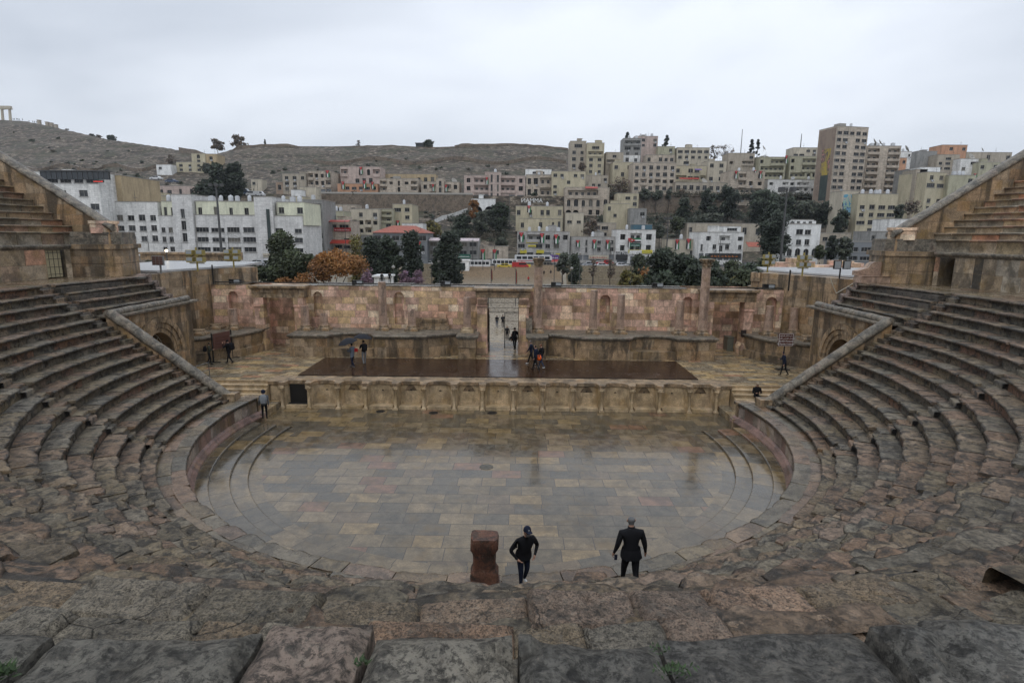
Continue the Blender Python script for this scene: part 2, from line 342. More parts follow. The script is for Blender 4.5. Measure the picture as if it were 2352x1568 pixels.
# ---- orchestra floor
bm = MB()
N = 120; RD = 10.39
Z0 = 2.2
pts = [pol(RD, -phi(RD, Z0)+2*phi(RD, Z0)*i/N) for i in range(N+1)]
bm.face([(x, y, 0) for x, y in pts] )
bm.face([(-14.5, Z0, 0), (14.5, Z0, 0), (14.5, 6.4, 0), (-14.5, 6.4, 0)])
of = bm.build('orchestra_floor', M_orch, kind='structure')
def uvring(name, r0, r1, z, riser, y_end, mat):
    p = phi(r0, y_end); n = 140; rows = []
    me_v = []; me_f = []; uv = []
    prof = [(r0, z-riser), (r0, z)] if riser else []
    prof = ([(r0+.01, z-riser), (r0, z-.012), (r0+.02, z)] if riser else [(r0, z)]) + [(r1, z)]
    for i in range(n+1):
        a = -p+2*p*i/n
        for r, zz in prof: me_v.append((*pol(r, a), zz)); uv.append((R(a)*r0, r+ (zz if riser and r < r0+.015 else 0)))
    k = len(prof)
    for i in range(n):
        for j in range(k-1): me_f.append((i*k+j, (i+1)*k+j, (i+1)*k+j+1, i*k+j+1))
    for i in (0, n):                                           # closed ends of the low steps
        if riser:
            b = len(me_v); x, y = pol(1, -p+2*p*i/n)
            for r, zz in ((r0, 0), (r1, 0), (r1, z), (r0, z)): me_v.append((r*x, r*y, zz)); uv.append((r, zz))
            me_f.append((b, b+1, b+2, b+3) if i else (b+3, b+2, b+1, b))
    me = bpy.data.meshes.new(name); me.from_pydata(me_v, [], me_f); u = me.uv_layers.new(name='UVMap')
    for l in me.loops: u.data[l.index].uv = uv[l.vertex_index]
    me.materials.append(mat); o = bpy.data.objects.new(name, me); COL.objects.link(o); o['kind'] = 'structure'; return o
uvring('orchestra_floor_ring', RD, 10.91, .004, 0, Z0-.02, M_ring)
uvring('orchestra_floor_ring', 10.91, 11.57, .12, .12, 1.9, M_ring)
uvring('orchestra_floor_ring', 11.57, 12.32, .24, .12, 1.85, M_ring)
uvring('orchestra_floor_ring', 12.32, 13.2, .36, .12, 1.8, M_ring)
M_drain = plain('worn_bronze_cover', (.11, .10, .08), .35, .3)
# manhole and small drain covers set in the paving
for k, (x, y, r, lb) in enumerate([(-.27, -2.76, .30, 'round dark drain cover in the middle of the wet orchestra paving'), (-6.77, 5.0, .26, 'small round drain cover below the third niche of the stage front'), (-3.7, 4.85, .26, 'small round drain cover below the fifth niche of the stage front'), (-.35, 4.95, .28, 'small round drain cover in front of the middle of the stage front')]):
    b = MB(); b.lathe((x, y, 0), [(r, 0), (r, .012), (r*.86, .014), (r*.86, .006), (r*.8, .006)], 28)
    for q in range(3): a = q*PI/3; b.obox((x, y), (math.cos(a), math.sin(a)), (-math.sin(a), math.cos(a)), r*.8, .03, .004, .012)
    tag(b.build('drain_cover', M_drain if k == 0 else M_iron, origin=(x, y, 0)), lb, 'drain cover', 'drain covers in the orchestra floor')

# ---- podium wall of the orchestra + lower seating tier
YE = 1.25                                                    # where the rows end before the side stair
tier = empty('seating_tier', (0, -13, 1.45), 'lower curved bank of worn stone seat rows around the orchestra', 'seating')
b = MB(); rnd = random.Random(3)
pe = phi(13.05, 3.0)
arc_strip(b, [(12.78, .36), (12.78, .46), (12.9, .5), (12.9, .56), (12.97, .62), (13.05, .66)], -pe, pe, 160); b.t = [(.28, .17, .14)]*len(b.v)
ring_wall(b, 13.05, .66, 1.28, -pe, pe, (.25, .8), [(.38,.29,.24),(.30,.19,.15),(.36,.30,.26),(.27,.17,.14),(.40,.33,.27)], rnd)
podium = empty('orchestra_wall', (0, -13.05, 0), 'low curved pink stone wall with moulded base around the orchestra', 'wall')
b.build('curved_wall', M_trim if False else M_side, podium)
b = MB()
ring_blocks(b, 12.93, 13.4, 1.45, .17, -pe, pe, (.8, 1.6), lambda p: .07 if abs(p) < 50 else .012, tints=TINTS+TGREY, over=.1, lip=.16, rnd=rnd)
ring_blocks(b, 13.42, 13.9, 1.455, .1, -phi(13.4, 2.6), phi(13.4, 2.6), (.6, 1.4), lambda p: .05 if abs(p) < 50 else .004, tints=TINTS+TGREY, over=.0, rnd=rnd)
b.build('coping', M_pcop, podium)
for s in (-1, 1):                                             # end faces of the podium
    x, y = pol(13.05, s*pe); b = MB()
    b.prism([(x, y), (x+s*.85, y-.02), (x+s*.85, y-.3), (x, y-.3)], 0, 1.28); b.box(x-s*.08, x+s*.95, y-.4, y+.06, 1.28, 1.45)
    b.box(x-s*.22, x+s*.9, y-.35, y+.12, 0, .52)
    b.build('end_pier', M_trim, podium)
def straighten(mb, j):
    """beyond y = 2 the upper rows run straight on above the side gate instead of following the circle."""
    r_e = 14.26+.61*(j-1); th2 = math.asin(2/r_e); xe = 20.3+.4*(j-11); tp = r_e*math.cos(th2)-xe
    for i, (x, y, z) in enumerate(mb.v):
        s = 1 if x > 0 else -1; r = math.hypot(x, y); th = math.asin(max(-1, min(1, y/r)))
        if th > th2: yy = 2+r_e*(th-th2); mb.v[i] = (s*(r*math.cos(th2)-tp*(yy-2)/6.3), yy, z)
RJ = lambda j: 14.26+.61*(j-1)
ZJ = lambda j: 2.02+.411*(j-1)
STA = (13.5, 41.5, 69.5)
def wear(p):
    a = abs(p)
    w = .13 if a < 69 else .03
    if p > 41.5: w = .085 if a < 76 else .03
    if a < 42: w = .17
    return w
def stair_cuts(r, w=.72):
    h = math.degrees(w/2/r); c = []
    for a in STA:
        for s in (-1, 1): c.append((s*a-h, s*a+h))
    return c
for j in range(0, 15):
    r0, z0 = (13.86, 1.69) if j == 0 else (RJ(j), ZJ(j))
    r1 = 14.26 if j == 0 else RJ(j+1)
    dz = .24 if j == 0 else (.33 if j == 1 else .411)
    yend = YE if j <= 10 else r0*math.sin(math.asin(2/r0)+6.3/r0)
    pm = phi(r0, yend); cuts = stair_cuts(r0)
    if j > 10:
        for s in (-1, 1):
            a0, a1 = phi(r0, 1.3), phi(r0, 2.0); cuts.append((min(s*a0, s*a1), max(s*a0, s*a1)))
    b = MB(); rr = random.Random(100+j)
    wf = wear if j else (lambda p: .02)
    if j == 14: wf = lambda p: .16 if abs(p) < 42 else .012
    sg = []; ring_blocks(b, r0, r1, z0, dz, -pm, pm, cuts=cuts, segs_out=sg)
    for a0, a1 in sorted(sg):
        if a1-a0 < .1: continue
        lo = .14 if (j == 14 and abs(a0+a1) < 130) else (.05 if (j in (12, 13) and abs(a0+a1) < 60) else 0)
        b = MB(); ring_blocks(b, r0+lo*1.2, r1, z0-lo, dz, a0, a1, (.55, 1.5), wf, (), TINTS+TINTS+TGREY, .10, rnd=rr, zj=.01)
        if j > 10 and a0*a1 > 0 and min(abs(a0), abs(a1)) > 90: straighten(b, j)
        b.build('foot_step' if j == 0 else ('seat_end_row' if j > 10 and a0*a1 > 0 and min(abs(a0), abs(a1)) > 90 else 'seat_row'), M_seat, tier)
# solid core just below the blocks (the dark seen in gaps)
b = MB(); prof = []
for j in range(0, 15):
    r0, z0 = (13.86, 1.69) if j == 0 else (RJ(j), ZJ(j))
    zp = 1.45 if j == 0 else (1.69 if j == 1 else ZJ(j-1))
    prof += [(r0+.2, zp-.05), (r0+.2, z0-.12)]
prof += [(25.3, ZJ(14)-.12)]
arc_strip(b, prof[:22], -phi(16, YE), phi(16, YE), 160); 
arc_strip(b, [(r, z-(.12 if r > 22 else 0)) for r, z in prof[20:]], -69.1, 69.1, 110)
for q in (-69.1, 69.1): b.face([(*pol(21.5, q), 6.5), (*pol(25.6, q), 6.5), (*pol(25.6, q), 7.245), (*pol(21.5, q), 7.245)])
arc_strip(b, [(21.9, 6.8), (26.6, 7.1)], -72, 72, 60)
arc_strip(b, prof[20:], -phi(21, 2), -69.1, 40); arc_strip(b, prof[20:], 69.1, phi(21, 2), 40)
for s in (-1, 1):
    for j in range(11, 15): b.box(s*(20.55+.42*(j-11)), s*26, 1.95, 8.25, 5.0, ZJ(j)-.12-.001*j)
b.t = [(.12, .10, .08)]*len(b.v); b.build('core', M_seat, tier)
# radial stairs: two half steps per row
def radial_stair(ang, s, seed):
    b = MB(); b.t = []; rr = random.Random(seed)
    for j in range(0, 15):
        r0, z0 = (13.86, 1.69) if j == 0 else (RJ(j), ZJ(j)); zp = 1.45 if j == 0 else (1.69 if j == 1 else ZJ(j-1)); r1 = 14.26 if j == 0 else RJ(j+1)
        zm = (z0+zp)/2; rm = (r0+r1)/2-.02
        hw = math.degrees(.345/r0)
        for ra, rb_, zz, zb in ((r0+.02, rm+.05, zm, zp-.05), (rm, r1+.1, z0, zm-.05)):
            t = rr.choice(TINTS+TGREY); n = 5; rows = []
            E = .05 if abs(ang) < 60 else .015
            for i in range(n+1):
                a = ang-hw+2*hw*i/n; ca, sa = pol(1, a); row = []
                for r, z, w in ((ra, zb, 0), (ra, zz-.05, .6), (ra+.01, zz-.01, 1), (ra+.05, zz, .8), ((ra+rb_)/2, zz, .3), (rb_, zz, .1)):
                    f1 = fr(r*ca*2, r*sa*2, z*3); e_ = E*w*max(0, .5+1.2*f1); row.append(((r+e_)*ca, (r+e_)*sa, z-e_*.7))
                rows.append(row)
            b0 = len(b.v); b.grid(rows); b.t += [t]*(len(b.v)-b0)
    return b
for k, a in enumerate([-69.5, -41.5, -13.5, 13.5, 41.5, 69.5]):
    radial_stair(a, 1, 50+k).build('stairway', M_seat, tier)
# side stairs at both ends, running outward beside the sloping parapets
for s in (-1, 1):
    b = MB(); b.t = []
    for j in range(0, 15):
        r0, z0 = (13.86, 1.69) if j == 0 else (RJ(j), ZJ(j)); zp = 1.45 if j == 0 else (1.69 if j == 1 else ZJ(j-1))
        x0 = math.sqrt(r0*r0-1.6**2)
        for k in (0, 1):
            b0 = len(b.v); xa = x0+k*.305+.02; zt = zp+(z0-zp)*(k+1)/2; g = rnd.uniform(0, .02)
            b.box(s*xa, s*(xa+.5), YE+.01, 1.97, zp-.2, zt-g); t = rnd.choice(TINTS+TGREY); b.t += [t]*(len(b.v)-b0)
    b.build('stairway', M_seat, tier)
# seat-end blocks of the four rows that run on above the side gate
for s in (-1, 1):
    for j in range(11, 15):
        r0 = RJ(j); ye = 8.3; x = 20.3+.4*(j-11); z = ZJ(j); b = MB(); b.t = []
        prof = [(ye-.02, z-.45), (ye+.34, z-.45), (ye+.36, z-.02), (ye+.33, z+.08), (ye+.25, z+.13), (ye+.1, z+.12), (ye-.02, z+.02)]
        b.xprism(prof, s*(x-.02), s*(x+.72)) if s > 0 else b.xprism(prof, s*(x+.72), s*(x-.02))
        b.t = [(.36, .27, .23)]*len(b.v); b.build('row_end', M_seat, tier)

# ---- walkway above the lower tier
def rough_blocks(mb, ra, rb_, z, p0, p1, rnd):
    """eroded, cracked blocks with rounded broken edges and a lumpy top."""
    if mb.t is None: mb.t = []
    p = p0
    while p < p1:
        q = p+math.degrees(rnd.uniform(.4, 1.1)/ra); t = rnd.choice(TINTS+TGREY+TGREY); k = rnd.uniform(.7, 1.25); t = tuple(c*k for c in t)
        dz = rnd.uniform(-.05, .05); tilt = rnd.uniform(-.05, .05); tl2 = rnd.uniform(-.05, .05); q += .05; w = (q-p)*R(1)*ra; n = max(6, int(w/.045)); m = max(6, int((rb_-ra)/.045)); rows = []; sd = rnd.uniform(0, 50); kr = rnd.uniform(.5, 1.)
        for i_ in range(-1, n+2):
            row = []; i = min(n, max(0, i_))
            for j_ in range(-1, m+2):
                j = min(m, max(0, j_)); u = i/n; v = j/m; de = min(min(u, 1-u)*w, min(v, 1-v)*(rb_-ra))
                x0, y0 = pol(ra+(rb_-ra)*v, p+(q-p)*u); f = fr(x0*2.6+sd, y0*2.6, 1); g = nz3(x0*8, y0*8, sd); g2 = nz3(x0*19, y0*19, sd)
                rr_ = .035+.03*kr*(1+f); e_ = max(0, 1-de/rr_); zz = z+dz+tilt*(u-.5)+tl2*(v-.5)+.014*f+.010*g+.007*g2-e_*e_*(.06+.03*f)
                c2 = abs(fr(x0*1.4+sd*2, y0*1.4, 9)); zz -= max(0, .03-c2)*1.2+(.3 if (i_ < 0 or i_ > n or j_ < 0 or j_ > m) else 0)
                r = ra+(rb_-ra)*v+.02*g*(1-e_); x, y = pol(r, p+(q-p)*u+.0*g); row.append((x+.012*g, y+.012*f, zz))
            rows.append(row)
        b0 = len(mb.v); mb.grid(rows); mb.t += [t]*(len(mb.v)-b0); p = q-.05
up_w = empty('worn_walkway', (0, -23.5, 7.36), 'broken pinkish grey slabs of the walkway right below the camera', 'paving')
b = MB(); rw = random.Random(11)
for (ra, rb_) in ((22.85, 23.7), (23.72, 24.6), (24.62, 25.6), (25.58, 26.6)):
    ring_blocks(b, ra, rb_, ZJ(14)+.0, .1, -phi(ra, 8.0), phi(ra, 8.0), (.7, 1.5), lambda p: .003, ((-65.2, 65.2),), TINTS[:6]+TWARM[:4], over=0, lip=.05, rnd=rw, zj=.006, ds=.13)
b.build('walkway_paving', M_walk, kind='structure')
b = MB()
for (ra, rb_) in ((22.22, 22.7), (22.66, 23.12), (23.1, 23.6), (23.6, 24.15), (24.15, 24.75), (24.7, 26.15)):
    rough_blocks(b, ra, rb_, ZJ(14)-.05-(.11 if ra < 22.3 else (.06 if ra < 22.7 else 0)), -66, 66, rw)
b.build('worn_walkway_slabs', M_near, up_w)
# ---- upper tier: wall, cornice and rows
up = empty('upper_seating_tier', (0, -25.35, 7.36), 'upper bank of stone seat rows above the walkway with its retaining wall', 'seating')
def rw_off(p): return 25.35+.55*min(1, max(0, (abs(p)-30)/60))
PW = phi(25.9, 6.9)
def wall_course(mb, z0, z1, p0, p1, rnd, tints, L=(.9, 1.5), inset=0):
    p = p0
    if mb.t is None: mb.t = []
    while p < p1-.01:
        q = min(p1, p+math.degrees(rnd.uniform(*L)/25.5)); 
        if p1-q < .5: q = p1
        t = rnd.choice(tints); k = rnd.uniform(.8, 1.12); t = tuple(c*k for c in t); g = .015; dr = rnd.uniform(0, .015)+inset
        b0 = len(mb.v); cols = [(*pol(rw_off(a)+dr, a),) for a in [p+g+(q-p-2*g)*i/4 for i in range(5)]]
        mb.grid([[(x, y, z0+.006) for x, y in cols], [(x, y, z1-.006) for x, y in cols]], sm=False); mb.t += [t]*(len(mb.v)-b0); p = q
rdoor = (87.2, 88.6, 89.8)                                  # right doorway angles
for (z0, z1) in ((7.36, 8.15), (8.15, 8.98)):
    for q0, q1, tt in ((-PW, -104.7, TINTS+TWARM[:3]), (-102.3, 99.3, TWARM+TINTS[:5]), (99.3, 100.4, [(.07, .06, .045)]), (100.4, 102.9, TWARM), (104.8, PW, TWARM)):  # near-black stretch: shade of a niche painted on, no recess built
        b = MB(); wall_course(b, z0, z1, q0, q1, rnd, tt); b.build('wall_course', M_side, up)
for p0, p1 in ((-PW, -34), (34, PW)):
    b = MB(); b.grid([[(*pol(rw_off(a)+o, a), z) for a in [p0+(p1-p0)*i/70 for i in range(71)]] for o, z in ((.02, 8.95), (-.02, 9.0), (-.10, 9.06), (-.14, 9.12), (-.15, 9.2), (-.12, 9.25), (.5, 9.25))])
    b.build('cornice', M_cap, up)
def door_recess(p0, p1, name, grille):
    b = MB(); a, c = pol(rw_off(p0), p0), pol(rw_off(p1), p1); a2, c2 = pol(rw_off(p0)+1.2, p0), pol(rw_off(p1)+1.2, p1)
    b.face([(*a, 7.36), (*a2, 7.36), (*a2, 8.97), (*a, 8.97)]); b.face([(*c, 8.97), (*c2, 8.97), (*c2, 7.36), (*c, 7.36)])
    b.face([(*a2, 7.36), (*c2, 7.36), (*c2, 8.97), (*a2, 8.97)], 1)
    b.t = [(.2, .16, .11)]*len(b.v); return b.build(name, [M_side, M_dark], up)
door_recess(-104.7, -102.3, 'doorway', True); door_recess(102.9, 104.8, 'doorway', True)
M_cream = plain('cream_painted_metal', (.42, .36, .22), .5)
M_pale = plain('pale_painted_metal', (.5, .47, .38), .45)
def grille(name, a, c, z0, z1, mat, nb, label, bars=(.0, .33, .66, 1.), r=.018):
    b = MB(); a = Vector((*a, 0)); c = Vector((*c, 0))
    for i in range(nb+1): p = a.lerp(c, i/nb); b.tube((p.x, p.y, z0), (p.x, p.y, z1), r, n=5)
    for f in bars: z = z0+(z1-z0)*f; b.tube((a.x, a.y, z), (c.x, c.y, z), r*1.3, n=5)
    return tag(b.build(name, mat, origin=(a.x, a.y, z0)), label, 'gate')
a, c = pol(rw_off(-96)+.1, -104.6), pol(rw_off(-96)+.1, -102.4)
b = MB(); b.obox(((a[0]+c[0])/2-.12, (a[1]+c[1])/2), ((Vector(c)-Vector(a)).normalized().x, (Vector(c)-Vector(a)).normalized().y), (1, 0), .46, .03, 7.42, 8.95)
leaf = tag(b.build('door_leaf', M_cream, origin=(a[0], a[1], 7.4)), 'tall cream metal door with a bar grille in the left upper wall', 'door')
b = MB()
for i in range(4): p = Vector(a).lerp(Vector(c), (i+.5)/4); b.tube((p.x+.08, p.y, 7.45), (p.x+.08, p.y, 8.92), .014, n=5)
for z in (7.6, 8.0, 8.45, 8.8): b.tube((a[0]+.08, a[1], z), (c[0]+.08, c[1], z), .014, n=5)
b.build('bars', M_iron, leaf, origin=None)
# crowd barrier leaning by the right doorway
b = MB(); p0 = at_z(*D(0, (3350+1015*.31717)*.57422, (950+572*.31717)*.57422), 7.4); p1 = at_z(*D(0, (3350+1325*.31717)*.57422, (950+565*.31717)*.57422), 7.4)
p0 = Vector((p0.x, p0.y, 7.42)); p1 = Vector((p1.x, p1.y, 7.42)); dd = p1-p0; UPV = Vector((.12, .05, 1.02))
def lerp3(f, g): return p0+dd*f+UPV*g
for q0, q1 in (((0, .04), (0, .96)), ((0, .96), (.04, 1)), ((.04, 1), (.96, 1)), ((.96, 1), (1, .96)), ((1, .96), (1, .04)), ((0, .04), (1, .04)), ((0, .82), (1, .82))):
    b.tube(lerp3(*q0), lerp3(*q1), .022, n=6)
for i in range(1, 9): b.tube(lerp3(i/9, .04), lerp3(i/9, .82), .010, n=5)
tag(b.build('crowd_barrier', M_pale, origin=p0), 'pale tubular metal barrier standing by the dark doorway on the right walkway', 'barrier')
# rows of the upper tier (only the two wings stand inside the view)
for i in range(0, 15):
    re = 25.95+.5*i; z = 9.95+.372*i
    for s in (-1, 1):
        yend = 7.75; pm = phi(re, yend); pst = phi(re, -18)
        rr = random.Random(300+i*2+s); pc = phi(re, -2.5); hw = math.degrees(.5/re)
        for q0, q1 in ([(pst, pm)] if i == 0 else [(pst, pc-hw), (pc+hw, pm)]):
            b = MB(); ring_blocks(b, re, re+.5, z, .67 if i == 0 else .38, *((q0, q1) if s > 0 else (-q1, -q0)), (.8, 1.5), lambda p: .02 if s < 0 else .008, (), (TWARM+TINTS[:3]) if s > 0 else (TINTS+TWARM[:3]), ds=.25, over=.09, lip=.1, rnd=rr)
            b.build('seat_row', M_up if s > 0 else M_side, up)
for s in (-1, 1):
    b = MB(); prof = [(25.9+.2, 9.2)]
    for i in range(0, 15): re = 25.95+.5*i; z = 9.95+.372*i; prof += [(re+.2, z-.5), (re+.2, z-.1)]
    prof += [(34.5, 15.0)]
    p0, p1 = phi(26, -18), phi(29, 7.2)
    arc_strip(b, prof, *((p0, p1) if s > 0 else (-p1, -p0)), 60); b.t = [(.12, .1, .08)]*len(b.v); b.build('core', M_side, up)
    # end wall with its raking grey coping
    e = empty('raking_end_wall', (s*23.2, 8.0, 7.36), ('left' if s < 0 else 'right')+' end wall of the upper seats with a grey coping rising to the '+('left' if s < 0 else 'right')+' edge', 'wall', 'raking end walls of the upper seats')
    b = MB(); xs = [23.15, 23.15, 36.0, 36.0]; zs = [7.3, 10.15, 18.6, 7.3]
    b.yprism([(s*x, z) for x, z in zip(xs, zs)], 7.78, 8.5); b.build('rubble_face', M_wall, e)
    b = MB(); n = 26; rr = random.Random(s+5)
    for i in range(n):
        f0, f1 = i/n, (i+1)/n; P0 = Vector((s*(23.0+13*f0), 8.1, 10.22+8.55*f0)); P1 = Vector((s*(23.0+13*f1-.01), 8.1, 10.22+8.55*f1-.005)); j1 = rr.uniform(-.012, .012)
        rows = []
        for P in (P0, P1):
            rows.append([(P.x, P.y+yy, P.z+zz+j1) for yy, zz in ((-.42, -.16), (-.46, -.02), (-.38, .10), (-.15, .2), (.15, .2), (.4, .1), (.48, -.02), (.42, -.16))])
        b.grid(rows, close=True); b.face(rows[0][::-1]); b.face(rows[1])
    b.build('coping', M_cap, e)
    # pier at the lower end: wall block, cornice and cap block
    b = MB(); A0 = (s*25.9, 6.88); A1 = (s*22.75, 8.0); A2 = (s*23.5, 10.7); A3 = (s*26, 10.7)
    for z0, z1, k in ((7.36, 8.1, 0), (8.12, 8.98, 1)):
        b.prism([A0, A1, A2, A3], z0, z1)
    b.prism([(s*25.8, 6.8), (s*22.55, 7.95), (s*23.4, 10.9), (s*26, 10.9)], 8.98, 9.25)
    b.build('corner_pier', M_wall, e)
    b = MB(); A = [(s*25.4, 6.95), (s*22.7, 8.0), (s*23.5, 10.6), (s*25.4, 9.5)]
    b.prism(A, 9.252, 9.85); b.prism([(x*.985+s*.3, y*.96+.3) for x, y in A], 9.85, 9.97)
    b.build('cap_block', M_cap, e)
    b = MB(); b.prism([(s*22.9, 8.2), (s*23.9, 7.3), (s*24.3, 7.75), (s*23.3, 8.7)], 9.9, 10.45); b.prism([(s*22.8, 8.2), (s*23.9, 7.2), (s*24.4, 7.8), (s*23.3, 8.8)], 10.45, 10.62)
    b.build('pedestal', M_scaena, e)
# camera ledge: broad old slabs of the upper wall top
b = MB(); b.t = []; rr = random.Random(21)
def slab(mb, c0, c1, r0, r1, z, t, res=.022, rough=.022, drop=.3):
    n = max(3, int(R(c1-c0)*r0/res)); m = max(3, int((r1-r0)/res)); rows = []
    for i in range(n+1):
        a = c0+(c1-c0)*i/n; row = []
        for j in range(-2, m+1):
            r = r0+(r1-r0)*max(j, 0)/m; x, y = pol(r, a)
            f = fr(x*3, y*3, 1.7); g = nz3(x*11, y*11, 4.); edge = max(0, 1-min(min(i, n-i)*1.6, max(j, 0), m-j)*res/.055)
            c2 = abs(fr(x*1.1+3, y*1.1, 7)); zz = z+rough*f+rough*.6*g+.006*nz3(x*28, y*28, 1)-edge*edge*.018*(1+f)-max(0, .035-c2)*.7
            if j == -1: zz -= .10
            if j == -2: zz -= drop
            if j <= 0: r -= .02*f+(.02 if j < 0 else 0)
            x, y = pol(r+.012*g*edge, a); row.append((x, y, zz))
        rows.append(row)
    b0 = len(mb.v); mb.grid(rows); mb.t += [t]*(len(mb.v)-b0)
    for row in (rows[0], rows[-1]):
        pts = row+[(row[-1][0], row[-1][1], z-drop), (row[0][0], row[0][1], z-drop)]; b0 = len(mb.v); mb.face(pts); mb.t += [t]*(len(mb.v)-b0)
edges = [-14, -8, -4, -1.2, .27, 1.17, 1.64, 2.27, 2.9, 3.84, 5.6, 9.0, 14]
tn = [(.34,.31,.25), (.30,.27,.22), (.38,.28,.215), (.42,.30,.23), (.38,.35,.29), (.24,.225,.19), (.27,.255,.215), (.33,.31,.26)]; tn = [tn[0], tn[1], tn[2], (.24,.225,.19), (.30,.28,.235), (.46,.35,.28), (.42,.38,.31), (.20,.19,.165), (.19,.18,.16), (.30,.285,.25), tn[3], tn[4]]
for i in range(len(edges)-1):
    j = rr.uniform(-.02, .03)
    slab(b, edges[i]+.014, edges[i+1]-.014, 25.31+j, 26.05, 9.25+rr.uniform(-.02, .02), tn[i], rough=.03)
    slab(b, edges[i]+.4, edges[i+1]+.36, 26.07, 27.2, 9.245, tn[-i-1], res=.09)
b.build('ledge_slab', M_near, up)
# ================================================================== STAGE AND STAGE BUILDING
def wall_open(mb, x0, x1, z0, z1, y, ops, depth=.5, mi=0, bi=None, side=None):
    """upright wall face at y facing -y, with recessed openings (xc, w, zbottom, zspring, 'arch'|'rect')."""
    bi = mi if bi is None else bi; side = mi if side is None else side
    ops = sorted(ops); cur = x0
    for xc, w, zb, zs, kind in ops:
        a, c = xc-w/2, xc+w/2
        if a > cur+1e-4: mb.face([(cur, y, z0), (a, y, z0), (a, y, z1), (cur, y, z1)], mi)
        if zb > z0+1e-4: mb.face([(a, y, z0), (c, y, z0), (c, y, zb), (a, y, zb)], mi)
        top = [(a, zs), (c, zs)]
        if kind == 'arch':
            n = 14; top = [(xc-w/2*math.cos(PI*i/n), zs+w/2*math.sin(PI*i/n)) for i in range(n+1)]
        elif kind == 'point':
            n = 8; top = [(a+w/2*(i/n), zs+w*.62*math.sin(PI/2*i/n)**.9) for i in range(n+1)]+[(c-w/2*(1-i/n), zs+w*.62*math.sin(PI/2*(1-i/n))**.9) for i in range(1, n+1)]
        for (u0, v0), (u1, v1) in zip(top, top[1:]): mb.face([(u0, y, v0), (u1, y, v1), (u1, y, z1), (u0, y, z1)], mi)
        yd = y+depth; lp = [(a, zb)]+top+[(c, zb)]
        for (u0, v0), (u1, v1) in zip(lp, lp[1:]+lp[:1]): mb.face([(u0, y, v0), (u0, yd, v0), (u1, yd, v1), (u1, y, v1)], side)
        if depth < 3: mb.face([(u, yd, v) for u, v in lp], bi)
        cur = c
    if cur < x1-1e-4: mb.face([(cur, y, z0), (x1, y, z0), (x1, y, z1), (cur, y, z1)], mi)

ZS = 1.54
# stage floor: paved sides, wooden deck between
b = MB(); b.box(-21.5, 21.5, 7.0, 17.6, ZS-.4, ZS); b.box(-19.5, -12.32, 5.92, 6.998, ZS-.4, ZS); b.box(12.75, 19.5, 5.92, 6.998, ZS-.4, ZS)
b.build('stage_floor', M_stage, kind='structure')
b = MB(); b.box(-12.2, 11.95, 7.06, 12.02, ZS+.004, ZS+.05)
tag(b.build('wooden_deck', M_deck, origin=(0, 7.06, ZS)), 'long dark brown wet wooden deck laid along the stone stage', 'deck')
# stage front with niches
sf = empty('proscenium', (0, 5.5, 0), 'low stone stage front of alternating curved and square niches with slim columns', 'stage front')
CX = [-12.55, -11.0, -9.3, -7.72, -5.98, -4.35, -2.58, -.94, .85, 2.54, 4.3, 5.95, 7.7, 9.3, 11.0, 12.55]
def front_outline(off):
    y0 = 5.62-off; yb = 6.06-off; p = [(-13.35-off, y0+.12), (CX[0]-.2+0, y0+.12)]
    for i in range(15):
        hw = .17 if off else .11; a, c = CX[i]+hw, CX[i+1]-hw
        p += [(CX[i]-.17, y0-.17), (CX[i]+.17, y0-.17)] if off else [(CX[i]-.11, y0), (CX[i]+.11, y0)]
        if i % 2 == 0 or i == 0:                          # square niche
            p += [(a+.02, y0), (a+.1, yb-.05), (c-.1, yb-.05), (c-.02, y0)]
        else:
            m = (a+c)/2; w = (c-a)/2-.03; n = 12
            p += [(m-w*math.cos(PI*k/n), y0+.5*math.sin(PI*k/n)**.8) for k in range(n+1)]
    p += ([(CX[15]-.17, y0-.17), (CX[15]+.17, y0-.17)] if off else [(CX[15]-.17, y0)]) + [(CX[15]+.25, y0+.12), (13.4+off, y0+.12)]
    return p
def strip_prism(mb, fr_, yback, z0, z1, mi=0, mt=0):
    for (a, b_) in zip(fr_, fr_[1:]):
        mb.face([(a[0], a[1], z0), (b_[0], b_[1], z0), (b_[0], b_[1], z1), (a[0], a[1], z1)], mi)
        if abs(a[0]-b_[0]) > 1e-5:
            mb.face([(a[0], a[1], z1), (b_[0], b_[1], z1), (b_[0], yback, z1), (a[0], yback, z1)], mt)
            mb.face([(a[0], yback, z0), (b_[0], yback, z0), (b_[0], b_[1], z0), (a[0], a[1], z0)], mi)
    for p, s in ((fr_[0], 1), (fr_[-1], -1)):
        q = [(p[0], p[1], z0), (p[0], yback, z0), (p[0], yback, z1), (p[0], p[1], z1)]; mb.face(q if s > 0 else q[::-1], mi)
b = MB(); f0 = front_outline(0); strip_prism(b, f0, 7.0, 0, 1.36); b.build('niche_wall', M_front, sf)
b = MB(); f1 = front_outline(.09); strip_prism(b, f1, 7.052, 1.36, 1.545); b.build('coping', M_pod if False else M_cap if False else M_trim, sf)
b = MB()
for i in range(15):
    a, c = CX[i]+.18, CX[i+1]-.18; b.box(a, c, 5.42, 6.4, 0, .17)
b.build('sill', M_front, sf)
def small_col(x):
    b = MB(); b.box(x-.15, x+.15, 5.26, 5.56, 0, .06); b.lathe((x, 5.41, 0), [(.13, .06), (.14, .09), (.11, .13), (.085, .16), (.08, .6), (.072, 1.06), (.09, 1.08), (.08, 1.1), (.10, 1.17), (.15, 1.3), (.135, 1.31), (.17, 1.36)], 14)
    for k in range(8): a = k*PI/4; b.tube((x+.1*math.cos(a), 5.41+.1*math.sin(a), 1.14), (x+.165*math.cos(a), 5.41+.165*math.sin(a), 1.27), .02, .035, 5)
    return b
for x in CX: small_col(x).build('column', M_front, sf)
